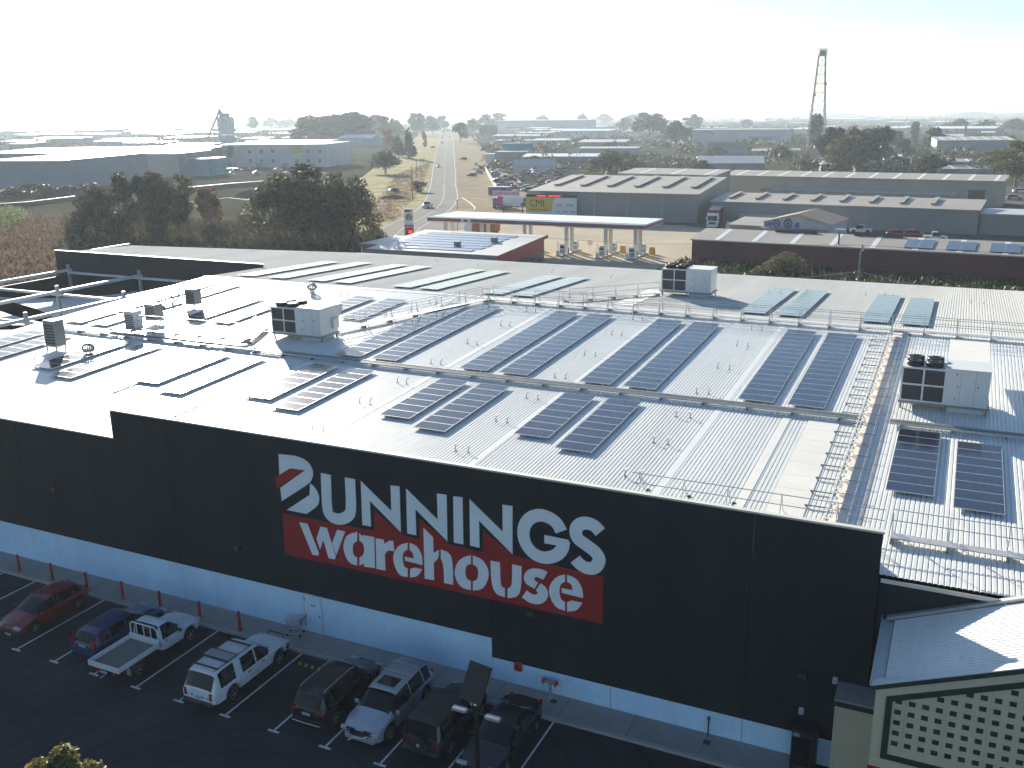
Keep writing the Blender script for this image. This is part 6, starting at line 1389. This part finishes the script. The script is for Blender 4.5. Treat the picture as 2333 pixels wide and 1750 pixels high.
sheet('nursery_yard', [(-94.3, -1), (-66.3, -1), (-66.3, 44.9), (-94.3, 44.9)], .02, K['concrete'])

# ================================================================ banks and walls in the field at left
K['bank'] = mat('earth_bank', (.10, .088, .066), .95, 0, .3, .3, fine=.3, spec=0)
def lowwall(name, label, L, h, th, m_, cat):
    mb = MB(); P = [G(x, y) for x, y in L]; a0 = P[0]; o_ = thing(name, label, cat, (a0.x, a0.y, 0))
    for a, b in zip(P, P[1:]): MB().bar((a.x - a0.x, a.y - a0.y, h / 2), (b.x - a0.x, b.y - a0.y, h / 2), th, h).build('wall_length', m_, o_)
    return o_
lowwall('field_wall', 'long dark low wall across the field left of the large tree clump', [(420, 438), (520, 428), (600, 422)], 1.6, .5, K['green_trim'], 'wall')
lowwall('field_kerb', 'pale kerb edging the field path behind the tree row', [(430, 462), (520, 452), (590, 460), (600, 455)], .25, .6, K['kerb'], 'kerb')
lowwall('hedge_wall', 'dark low wall in front of the blue-grey warehouse', [(-60, 478), (60, 470), (170, 456)], 1.3, .6, K['green_trim'], 'wall')
for px, py, w_, h_, tx in ((565, 448, 70, 2.2, 'left of the large tree clump'), (895, 452, 60, 1.2, 'on the left road verge')):
    q = G(px, py); r_ = w_ / FPX * (q - CAM).length / 2; mb = MB(); n = 18; V = [(0, 0, h_)]
    for k, (rr, zz) in enumerate(((.35, .9), (.7, .5), (1.0, -.05))):
        for j in range(n): a = 2 * math.pi * j / n; jit = U(.85, 1.15); V.append((r_ * rr * jit * math.cos(a), r_ * rr * jit * math.sin(a), h_ * zz * U(.85, 1.1)))
    mb.add(V, [(0, 1 + j, 1 + (j + 1) % n) for j in range(n)] + [(1 + k * n + j, 1 + (k + 1) * n + j, 1 + (k + 1) * n + (j + 1) % n, 1 + k * n + (j + 1) % n) for k in range(2) for j in range(n)])
    o = mb.build('earth_mound', K['bank'], None, True, (q.x, q.y, 0)); tag(o, 'low bare earth mound ' + tx, 'mound')
# ================================================================ far buildings
def fshed(name, label, x0, x1, yb, yt, depth, wm='w_grey', rm='r_white', roof='mono', rise=.6, yb1=None, group=None, cat='shed', **kw):
    p0 = G(x0, yb); p1 = G(x1, yb1 or yb); h = ZAT(x0, yt, p0.x, p0.y)
    return shed(name, label, p0, p1, depth, max(2.2, h), K[wm], K[rm], roof, rise, cat=cat, group=group, **kw)
fshed('blue_warehouse', 'pale blue-grey warehouse with white roof at the far left edge', -40, 150, 436, 367, 60, 'w_blue', 'r_white', 'mono', .5)
t = fshed('entry_block', 'dark entrance block with flat white roof edge on the blue-grey warehouse', 112, 236, 418, 375, 14, 'w_blue', 'r_white', 'flat'); MB().box(5, 16, -.06, -.003, 0, 6).build('glazing', K['glass_far'], t)
fshed('long_warehouse', 'long grey warehouse wall running behind the blue-grey warehouse', -60, 430, 402, 351, 70, 'w_grey', 'r_white', 'mono', .5, yb1=396, bays=7)
fshed('end_warehouse', 'grey warehouse end with bright white roof strip right of the long wall', 308, 412, 404, 350, 30, 'w_grey', 'r_white', 'mono', .4)
t = fshed('office_building', 'two storey pale office building with dark windows and posters', 508, 745, 381, 330, 34, 'w_pale', 'r_white', 'mono', .5, cat='building')
Lo = (G(745, 381) - G(508, 381)).length; h_ = ZAT(508, 330, *G(508, 381)[:2])
for k in range(9):
    for z in (h_ * .2, h_ * .6): 
        if (k + int(z)) % 4 == 3: continue
        o = MB().box(Lo * (k + .3) / 9, Lo * (k + .62) / 9, -.08, -.003, z, z + h_ * .17).build('window', K['w_pale'], t); MB().box(Lo * (k + .32) / 9, Lo * (k + .60) / 9, -.1, -.081, z + .1, z + h_ * .17 - .1).build('pane', K['glass_far'], o)
MB().box(Lo * .06, Lo * .12, -.14, -.101, h_ * .45, h_ * .95).build('poster', mat('poster_slate', (.06, .08, .13), .7, 0, .3, .3), t); MB().box(Lo * .68, Lo * .78, -.12, -.003, h_ * .62, h_ * .9).build('poster', YB, t)
for k in range(4): MB().box(Lo * (k + .3) / 4, Lo * (k + .55) / 4, -.07, -.003, 0, h_ * .18).build('roller_door', K['w_blue'], t)
fshed('flat_store', 'grey store behind the office building roof', 560, 740, 345, 322, 24, 'w_blue', 'r_white', 'mono', .3)
fshed('framed_store', 'small store with blue frames between the warehouse end and the office', 418, 480, 402, 362, 16, 'w_teal', 'r_grey', 'flat')
fshed('sand_store', 'low pale dome shelter far behind the office', 772, 848, 333, 314, 20, 'w_blue', 'r_white', 'gable_x', 2.5, strips=5)
fshed('field_shed', 'low white roofed shed on the grass near the domed trees', 740, 765, 345, 340, 12, 'w_grey', 'r_white')
# right of the road
fshed('teal_store', 'teal blue panel building beside the road', 1145, 1207, 370, 327, 8, 'w_teal', 'w_teal', 'flat'); fshed('pale_blue_box', 'pale blue box building at the road side', 1106, 1136, 372, 351, 7, 'w_pale', 'r_white', 'flat'); fshed('grey_box', 'plain grey block behind the pale blue box', 1128, 1200, 374, 346, 12, 'w_grey', 'r_grey', 'flat')
t = fshed('silver_shed', 'silver gabled shed with hipped ends in the salvage yard', 1170, 1262, 393, 377, 9, 'w_pale', 'r_grey', 'gable_x', 2.4); fshed('strip_roof_shed', 'dark walled shed with skylight strips behind the silver shed', 1190, 1372, 380, 357, 12, 'w_grey', 'r_white', 'mono', .9, strips=6)
fshed('bright_roof_shed', 'pale shed with a blazing white roof in the middle distance', 1275, 1388, 314, 298, 26, 'w_pale', 'r_white', 'mono', 1.2, bays=6); fshed('bright_roof_annex', 'small annex left of the blazing white roof', 1250, 1275, 308, 300, 14, 'w_grey', 'r_white', 'mono', .8)
fshed('long_office_block', 'long hazy grey block under the skyline trees', 1130, 1335, 297, 275, 30, 'w_blue', 'r_grey', 'mono', .8, windows=((20, 3, 60, 2),)); fshed('brick_end_shed', 'low shed with brick end wall and grey roof in the yards', 1316, 1424, 338, 324, 18, 'w_brick', 'r_grey', 'mono', 1.4); fshed('low_blue_shed', 'low blue-grey shed beyond the teal building', 1208, 1290, 333, 320, 16, 'w_blue', 'r_grey', 'mono', 1.0); fshed('blue_fence_store', 'blue-grey store with pale end behind the olive shrub', 1318, 1452, 352, 338, 10, 'w_blue', 'r_grey', 'mono', .6)
fshed('cluster_roofs', 'cluster of low grey roofs right of the cypress row', 1122, 1240, 320, 310, 22, 'w_grey', 'r_grey', 'gable_x', 1.4, strips=6); fshed('white_strip_shed', 'narrow shed with a bright roof strip near the cypress row', 1128, 1240, 326, 320, 8, 'w_blue', 'r_white', 'mono', .4)
t = fshed('showroom', 'large white showroom with a red swoosh on its front', 1568, 1792, 328, 296, 40, 'w_pale', 'r_grey', 'flat', cat='building'); Ls = (G(1792, 328) - G(1568, 328)).length; hs = ZAT(1568, 296, *G(1568, 328)[:2])
mb = MB(); pts = [(Ls * (.12 + .14 * k / 10), hs * (.80 - .10 * (k / 10) + .12 * math.sin(3.1 * k / 10))) for k in range(11)]
for a, b in zip(pts, pts[1:]): mb.prism([(a[0], a[1] - .25), (b[0], b[1] - .25), (b[0], b[1] + .25), (a[0], a[1] + .25)], 'y', -.1, -.01)
mb.build('swoosh', RDP, t); MB().box(Ls * .62, Ls * .9, -2.4, -.003, hs * .45, hs * .52).build('awning', K['w_blue'], t)
for x in (.64, .76): MB().box(Ls * x, Ls * (x + .08), -.06, -.003, 0, hs * .4).build('entry', K['glass_far'], t)
fshed('dark_house', 'dark roofed low house in front of the white showroom', 1612, 1700, 352, 334, 12, 'w_blue', 'r_brown', 'gable_x', 2.2); fshed('gable_roof_shed', 'grey low gabled roof behind the flat tan shed', 1588, 1740, 392, 372, 22, 'w_grey', 'r_grey', 'gable_x', 2.6)
sm = [(1712, 1760, 354, 344, 'brown roof shed left of the lattice tower'), (1798, 1822, 352, 343, 'tiny tan roof at the foot of the lattice tower'), (1962, 1994, 364, 348, 'small tan roof below the tower clump'), (2016, 2060, 374, 358, 'small pale roof right of the tower clump'), (1948, 2074, 391, 380, 'low pale roof behind the very long tan shed'), (2146, 2258, 381, 369, 'tan roof shed, upper of two before the right edge tree'), (2146, 2262, 401, 385, 'tan roof shed, lower of two before the right edge tree'), (1870, 1900, 392, 374, 'pale blue roofed hut below the tower clump')]
for x0, x1, yb, yt, tx in sm: fshed('small_shed', tx, x0, x1, yb, yt, 9, 'w_grey', 'r_tan' if 'tan' in tx or 'brown' in tx else 'r_white', 'mono', .9, strips=3 if x1 - x0 > 80 else 0)
t = fshed('far_long_shed', 'long shed with white skylight strips near the right edge', 2132, 2310, 352, 320, 26, 'w_blue', 'r_tan', 'mono', 1.4, strips=7); fshed('far_white_shed', 'wide hazy white roofed shed on the right', 2116, 2268, 308, 293, 40, 'w_blue', 'r_white', 'mono', 1.5); fshed('far_white_shed', 'hazy pale shed behind the brick chimney', 2140, 2200, 322, 310, 20, 'w_pale', 'r_grey', 'mono', 1.0)
p = G(2196, 330); t = thing('chimney_stack', 'thin dark chimney stack rising near the right edge', 'chimney', (p.x, p.y, 0)); hh = ZAT(2196, 279, p.x, p.y); MB().tube([(0, 0, 0), (0, 0, hh)], [1.0, .7], 10).build('stack', K['w_brick'], t); MB().lathe([(.85, hh), (.85, hh + .5)], n=10).build('rim', K['dark_steel'], t)
# distant bright roofs (left and centre)
fr2_ = [(-30, 58, 286, 279), (60, 172, 302, 293), (112, 300, 284, 277), (176, 290, 292, 286), (210, 360, 281, 277), (290, 345, 306, 300), (316, 392, 308, 300), (398, 460, 304, 299), (100, 175, 322, 317), (20, 64, 344, 328), (215, 285, 330, 322), (280, 372, 332, 325), (380, 470, 338, 330), (300, 470, 296, 291), (545, 600, 322, 316), (560, 640, 300, 296), (610, 700, 310, 304), (640, 690, 322, 314), (690, 760, 300, 294), (0, 80, 330, 322), (150, 250, 312, 306), (430, 470, 318, 312), (1650, 1740, 283, 277), (1690, 1760, 274, 270), (1800, 1860, 300, 294), (1880, 1960, 276, 271), (2000, 2080, 276, 271), (2110, 2200, 284, 278), (2230, 2320, 290, 284), (1560, 1640, 272, 268), (1900, 1990, 266, 262), (2080, 2200, 268, 264), (1210, 1300, 302, 296), (1420, 1500, 296, 292)]
ORD2 = ['first', 'second', 'third', 'fourth', 'fifth', 'sixth', 'seventh', 'eighth', 'ninth', 'tenth', 'eleventh', 'twelfth', 'thirteenth', 'fourteenth', 'fifteenth', 'sixteenth', 'seventeenth', 'eighteenth', 'nineteenth', 'twentieth', 'twenty-first', 'twenty-second', 'twenty-third']
fr2_.sort(); nl_ = sum(1 for q in fr2_ if q[0] < 900)
for i, (x0, x1, yb, yt) in enumerate(fr2_): fshed('distant_shed', f'distant bright roofed shed, {ORD2[i] if i < nl_ else ORD2[i - nl_]} from the left among those {"left" if i < nl_ else "right"} of the road', x0, x1, yb, yt, 22 if yb > 300 else 40, random.choice(['w_grey', 'w_blue', 'w_pale']), 'r_white', 'mono', 1.0, group='distant bright roofed sheds')
# random fill of low sheds
rng = random.Random(21)
for i in range(44):
    px = rng.uniform(-80, 690); py = rng.uniform(281, 330); w = rng.uniform(30, 80) * (py - 245) / 60
    if py > 312 and px > 430: continue
    fshed('distant_shed', 'small indistinct shed in the hazy industrial area', px, px + w, py, py - rng.uniform(2.6, 4.4) * (py - 240) / 26, rng.uniform(14, 34), rng.choice(['w_grey', 'w_blue', 'w_pale']), rng.choice(['r_white', 'r_white', 'r_grey']), 'mono', .8, group='small indistinct distant sheds')
rng = random.Random(11)
for i in range(70):
    px = rng.uniform(-100, 2400); py = rng.uniform(268, 312)
    if 880 < px < 1130: continue
    w = rng.uniform(26, 70) * (py - 245) / 50; fshed('distant_shed', 'small indistinct shed in the hazy industrial area', px, px + w, py, py - rng.uniform(2.4, 4) * (py - 240) / 26, rng.uniform(14, 30), rng.choice(['w_grey', 'w_blue', 'w_pale', 'w_tan']), rng.choice(['r_white', 'r_white', 'r_grey', 'r_tan']), 'mono', .8, group='small indistinct distant sheds')
# concrete batching plant
p = G(504, 330); d = (p - CAM).length; u_ = d / FPX
bp_ = thing('batching_plant', 'tall concrete batching plant with silos and sloping conveyor on the left skyline', 'plant', (p.x, p.y, 0), math.atan2(RIGHT.y, RIGHT.x)); zz = lambda py: ZAT(504, py, p.x, p.y)
for k in range(3): MB().lathe([(.5 * u_, zz(308)), (6.3 * u_, zz(303)), (6.3 * u_, zz(270)), (4 * u_, zz(267))], ((2 + k * 11.5) * u_, 0, 0), 'z', 14).build('silo', K['w_pale'], bp_)
MB().box(-3 * u_, 30 * u_, -4 * u_, 4 * u_, 0, zz(308)).build('base_building', K['w_grey'], bp_); MB().box(2 * u_, 22 * u_, -3 * u_, 3 * u_, zz(269), zz(258)).build('top_house', K['w_grey'], bp_); MB().prism([(-2 * u_, zz(258)), (8 * u_, zz(258)), (3 * u_, zz(246))], 'y', -2 * u_, 2 * u_).build('top_house', K['dark_steel'], bp_)
MB().bar((-26 * u_, 0, zz(312)), (1 * u_, 0, zz(256)), 3 * u_).build('conveyor', K['dark_steel'], bp_)
for k in range(3): MB().box((-22 + k * 9) * u_, (-21 + k * 9) * u_, -.5 * u_, .5 * u_, 0, zz(306 - k * 18)).build('leg', K['dark_steel'], bp_)
for x, w_, tx in ((500, 20, 'left'), (530, 24, 'right')):
    q = G(x + 8, 322); r_ = w_ / FPX * (q - CAM).length / 2; o = thing('storage_dome', f'pale storage dome below the batching plant, {tx} one', 'dome', (q.x, q.y, 0)); MB().lathe([(r_ * math.cos(a), r_ * .8 * math.sin(a)) for a in [0, .3, .6, .9, 1.2, 1.5]], n=16).build('shell', K['r_white'], o, True); MB().lathe([(r_ * 1.02, 0), (r_ * 1.02, .6)], n=16).build('ring_wall', K['w_pale'], o)
# lattice tower
p = G(1857, 352); tw = thing('lattice_tower', 'tall steel lattice tower with a box platform on top', 'tower', (p.x, p.y, 0), R(14)); hT = ZAT(1858, 128, p.x, p.y); hTop = ZAT(1858, 112, p.x, p.y); hb, ht_ = 5.2, 1.9
ST = K['galv_dk']; cor = [(-1, -1), (1, -1), (1, 1), (-1, 1)]
def tp_(c, z): w = hb + (ht_ - hb) * z / hT; return (c[0] * w, c[1] * w, z)
for c in cor: MB().bar(tp_(c, 0), tp_(c, hT), .42).build('leg', ST, tw)
NL = 11
for k in range(1, NL + 1):
    z = hT * k / NL; z0 = hT * (k - 1) / NL; mb = MB(); m2 = MB()
    for a, b in zip(cor, cor[1:] + cor[:1]): mb.bar(tp_(a, z), tp_(b, z), .22); m2.bar(tp_(a, z0), tp_(b, z), .13); m2.bar(tp_(b, z0), tp_(a, z), .13)
    mb.build('ring', ST, tw); m2.build('cross_brace', ST, tw)
MB().box(-2.4, 2.4, -2.4, 2.4, hT, hT + .3).build('platform', ST, tw); mb = MB()
for a, b in zip(cor, cor[1:] + cor[:1]):
    for z in (hT + 1.4, hTop): mb.bar((a[0] * 2.4, a[1] * 2.4, z), (b[0] * 2.4, b[1] * 2.4, z), .25)
    mb.bar((a[0] * 2.4, a[1] * 2.4, hT), (a[0] * 2.4, a[1] * 2.4, hTop), .3)
mb.build('platform_rail', ST, tw); MB().box(-1.9, 1.9, -1.9, 1.9, hT + .31, hTop - .6).build('antenna_box', ST, tw)
for z, s in ((hT * .72, 1), (hT * .61, -1)): MB().lathe([(.9, 0), (.7, .4), (.1, .5)], (2.9 * s, -2.6, z), 'y', 12).build('dish', K['galv'], tw)
for px, pt, tx in ((1487, 214, 'right of the middle'), (1330, 236, 'near the middle')):
    q = G(px, 290); o = thing('radio_mast', f'hair-thin radio mast on the skyline, {tx}', 'mast', (q.x, q.y, 0)); MB().tube([(0, 0, 0), (0, 0, ZAT(px, pt, q.x, q.y))], .3, 5).build('mast', ST, o); MB().box(-.7, .7, -.3, .3, ZAT(px, pt + 8, q.x, q.y), ZAT(px, pt, q.x, q.y)).build('aerial', ST, o)
# ================================================================ distant vehicles
PT1 = [paint('far_paint_%d' % i, c) for i, c in enumerate([(.62, .63, .64), (.30, .02, .02), (.05, .07, .14), (.02, .02, .022), (.30, .31, .33), (.16, .05, .03), (.35, .33, .28), (.10, .14, .12)])]
def simple_car(kind):
    t = bpy.data.objects.new('car_template', None); C.objects.link(t)
    L, W = 4.5, 1.8; f, r_ = L / 2, -L / 2
    if kind == 'ute': tp = [(r_, .95), (r_ + .02, 1.0), (-.72, 1.02), (-.68, 1.68), (-.5, 1.74), (.4, 1.74), (1.05, 1.1), (1.2, 1.05), (f - .1, .9), (f, .7)]; sd = [(-.55, .95)]; rr = [-.74, -.69]; sc_ = [.42, 1.06]
    else: tp = [(r_, .85), (r_ + .1, 1.0), (r_ + .5, 1.42), (-.2, 1.5), (.3, 1.42), (1.1, 1.0), (1.25, .95), (f - .1, .78), (f, .6)]; sd = [(r_ + .6, -.35), (-.28, .95)]; rr = [r_ + .1, r_ + .48]; sc_ = [.32, 1.1]
    bt_ = [(r_, .82), (0, .92), (f - .3, .8), (f, .56)]
    car_body(t, L, W, tp, bt_, [(r_, .85), (r_ + .4, 1), (f - .5, 1), (f, .72)], [(r_, .74), (0, .74), (1.1, .82), (f, .64)], sd, sc_, rr, (r_ + .85, f - .85), .34, PT1[0], n=12)
    wheels(t, (r_ + .85, f - .85), W / 2, .34); return t
TC, TU = simple_car('car'), simple_car('ute')
def put_car(tmpl, name, label, x, y, rz, pm, cat='car', group=None):
    o = copy_tree(tmpl); o.name = name; o.location = (x, y, 0); o.rotation_euler = (0, 0, rz); tag(o, label, cat, group)
    for c in o.children:
        if c.name.startswith('body'): c.material_slots[0].link = 'OBJECT'; c.material_slots[0].material = pm
    return o
rdir = math.atan2(RL[9][1] - RL[8][1], RL[9][0] - RL[8][0])
def car_px(tmpl, name, label, px, py, rz, ci, cat='car', group=None): p = G(px, py); return put_car(tmpl, name, label, p.x, p.y, rz, PT1[ci], cat, group)
car_px(TU, 'road_ute', 'dark utility coming down the road past the price sign', 974, 473, rdir + math.pi - .35, 4, 'utility'); car_px(TC, 'road_car', 'white car further up the road, second behind the utility', 999, 381, rdir + math.pi, 0); car_px(TC, 'road_car', 'dark car far up the road near the trees', 1007, 327, rdir, 3); car_px(TC, 'road_car', 'hazy car furthest up the road on its left', 1007, 315, rdir, 3); car_px(TC, 'road_car', 'hazy white car furthest up the road on its right', 1027, 312, rdir, 0)
car_px(TC, 'verge_car', 'dark hatchback parked on the right verge across the road', 1056, 364, rdir + 1.2, 3); car_px(TC, 'verge_car', 'white car parked by the pale blue box', 1084, 376, rdir, 0); car_px(TC, 'verge_car', 'silver car parked near the salvage fence', 1091, 396, rdir + 1.2, 4); car_px(TC, 'verge_car', 'dark wagon parked beside the salvage fence', 1075, 402, rdir + .9, 3); car_px(TC, 'verge_car', 'dark car parked on the left verge', 985, 337, rdir + .8, 3); car_px(TC, 'verge_car', 'dark car among bushes left of the road', 895, 438, rdir + 1.2, 3)
p = G(1960, 523); put_car(TU, 'yard_ute', 'white dual-cab utility parked in front of the rib-vent shed', -19.6, 180.5, R(182), PT1[0], 'utility')
for k, (px, py, ci, tx) in enumerate([(2045, 540, 1, 'left'), (2082, 540, 1, 'right')]): car_px(TC, 'yard_car', f'red car in the dark yard by the rib-vent shed, {tx} one', px, py, R(5), ci)
car_px(TU, 'yard_truck', 'white cab truck in the dark yard behind the maroon shed', 2130, 548, R(2), 0, 'truck'); car_px(TC, 'edge_car', 'silver car under the tree at the right edge', 2310, 455, R(10), 4); car_px(TC, 'edge_car', 'white car under the tree at the right edge', 2325, 440, R(10), 0)
lot = [(1420, 318, 0), (1432, 324, 4), (1460, 316, 0), (1470, 316, 0), (1483, 316, 0), (1470, 327, 0), (1430, 328, 0), (1462, 340, 3), (1489, 338, 0), (1536, 336, 0), (1556, 326, 0), (1563, 326, 0), (1594, 326, 0), (1463, 362, 4), (1475, 372, 4), (1400, 390, 4), (1422, 390, 4), (1452, 380, 0), (1300, 386, 3), (1328, 386, 5), (1285, 390, 4), (2045, 332, 0), (2060, 345, 6)]
COLN = ['white', 'red', 'dark blue', 'black', 'grey', 'rust brown', 'beige', 'dark green']
for px, py, ci in lot: car_px(random.choice([TC, TU]), 'lot_car', f'small {COLN[ci]} parked car in the yards right of the road', px, py, U(0, 6.28), ci, group='small parked cars in the yards')
for i in range(26):
    ci = rng.choice([0, 0, 4, 2]); car_px(random.choice([TC, TU]), 'lot_car', f'small {COLN[ci]} parked car in the hazy lots left of the road', rng.uniform(380, 740), rng.choice([U(392, 402), U(312, 326), U(384, 392)]), U(-.3, .3), ci, group='small parked cars at left')
# salvage yard wrecks
wk = []
for i in range(72):
    px = rng.uniform(1118, 1330); py = rng.uniform(388, 446)
    if px > 1212 + (446 - py) * 1.9 or px < 1100 + (py - 388) * .6: continue
    ci = rng.choice([5, 5, 3, 4, 1, 7, 6]); o = car_px(rng.choice([TC, TC, TU]), 'wrecked_car', f'{COLN[ci]} wrecked car heaped in the salvage yard', px, py, U(0, 6.28), ci, 'car wreck', 'wrecked cars in the salvage yard'); o.rotation_euler = (U(-.12, .12), U(-.12, .12), U(0, 6.28)); o.location.z = rng.choice([0, 0, 1.3])
for tmpl in (TC, TU):
    for c in list(tmpl.children_recursive): bpy.data.objects.remove(c)
    bpy.data.objects.remove(tmpl)
fa, fb = G(1106, 388), G(1146, 462); fn = thing('yard_fence', 'pale sheet fence along the salvage yard facing the road', 'fence', (fa.x, fa.y, 0), math.atan2(fb.y - fa.y, fb.x - fa.x)); Lf = (fb - fa).length
k = 0.0
while k < Lf - 1: MB().box(k, k + 2.3, -.04, .04, 0, 1.8).build('panel', K['w_pale'], fn); k += 2.35
for x in (0, Lf / 2, Lf): MB().box(x - .06, x + .06, .05, .17, 0, 2.0).build('post', K['galv_dk'], fn)
# ================================================================ far woodland, hills, smoke, haze
rng = random.Random(3); mb = MB()
for i in range(1700):
    px = rng.uniform(-250, 2600); dist = 420 * math.exp(rng.random() * 2.15); v = ray(px, 300); v.z = 0; v.normalize(); c = Vector((CAM.x, CAM.y, 0)) + v * dist
    if 940 < px < 1060 and dist < 1500: continue
    if dist < 1000 and (px < 1100 or rng.random() < .62): continue
    if 640 < px < 1000 and dist < 900: continue
    H = rng.uniform(3.5, 8) * (1.0 if dist < 1800 else 1.25); Wd = rng.uniform(4, 10) * (1 + dist / 2500)
    for _ in range(190 if dist < 1000 else 34):
        a = rng.uniform(0, 6.28); r_ = Wd * math.sqrt(rng.random()); z = H * rng.uniform(.1, 1) * math.sqrt(max(.05, 1 - (r_ / Wd) ** 2)); p = c + Vector((r_ * math.cos(a), r_ * math.sin(a), z)); s = rng.uniform(.45, 1.0) * (.7 + dist / 1300)
        a1 = Vector((rng.gauss(0, 1), rng.gauss(0, 1), rng.gauss(0, .8))).normalized() * s; b1 = a1.cross(Vector((rng.gauss(0, 1), rng.gauss(0, 1), rng.gauss(0, 1)))).normalized() * s * .7
        mb.add([p - a1, p + b1, p + a1, p - b1], [(0, 1, 2, 3)])
tag(mb.build('far_woodland', K['leaf_dark']), 'hazy mass of distant trees spread among the far sheds', 'woodland', kind='stuff')
K['hill'] = mat('hill_woodland', (.055, .065, .045), .95, 0, .3, .004, fine=.3)
def hills(name, dist, prof, depth, base=-1.0):
    mb = MB(); V = []; n = len(prof)
    for row_, (dd, hh) in enumerate(((0, 0.0), (.35, .7), (.6, 1.0), (1.0, .8))):
        for px, h in prof:
            v = ray(px, 300); v.z = 0; v.normalize(); c = Vector((CAM.x, CAM.y, 0)) + v * (dist + dd * depth); V.append((c.x, c.y, base + hh * h))
    mb.add(V, [(r_ * n + i, r_ * n + i + 1, (r_ + 1) * n + i + 1, (r_ + 1) * n + i) for r_ in range(3) for i in range(n - 1)])
    o = mb.build(name, K['hill'], None, True); tag(o, kind='structure')
rr_ = random.Random(9)
def prof(x0, x1, f, st=24): return [(x, max(0, f(x)) * (1 + rr_.uniform(-.07, .07))) for x in range(x0, x1, st)]
hills('hills_right', 5200, prof(1150, 2900, lambda x: 24 + 48 * min(1, max(0, (x - 1450) / 300)) + 6 * math.sin(x / 170)), 1500)
hills('hills_left', 1900, prof(-500, 700, lambda x: 30 * min(1, max(0, (620 - x) / 330)) + 5 * math.sin(x / 63) + 3 * math.sin(x / 21) + 6), 900)
hills('hills_middle', 3000, prof(500, 2800, lambda x: 14 + 4 * math.sin(x / 57) + 3 * math.sin(x / 23), 16), 500)
hz = MB().box(-9200, 6200, -3200, 9200, -1.4, 76).mesh('haze', [])
VM = bpy.data.materials.new('haze_air'); VM.use_nodes = True; vt = VM.node_tree; vt.nodes.remove(vt.nodes['Principled BSDF']); pv = vt.nodes.new('ShaderNodeVolumePrincipled')
pv.inputs['Color'].default_value = (.74, .87, 1.0, 1); pv.inputs['Density'].default_value = 0.00020; pv.inputs['Anisotropy'].default_value = 0.25
vt.links.new(pv.outputs[0], vt.nodes['Material Output'].inputs['Volume']); hz.materials.clear(); hz.materials.append(VM)
ho = inst('haze', hz, None); tag(ho, 'pale morning haze filling the air over the whole area', 'haze', kind='stuff')
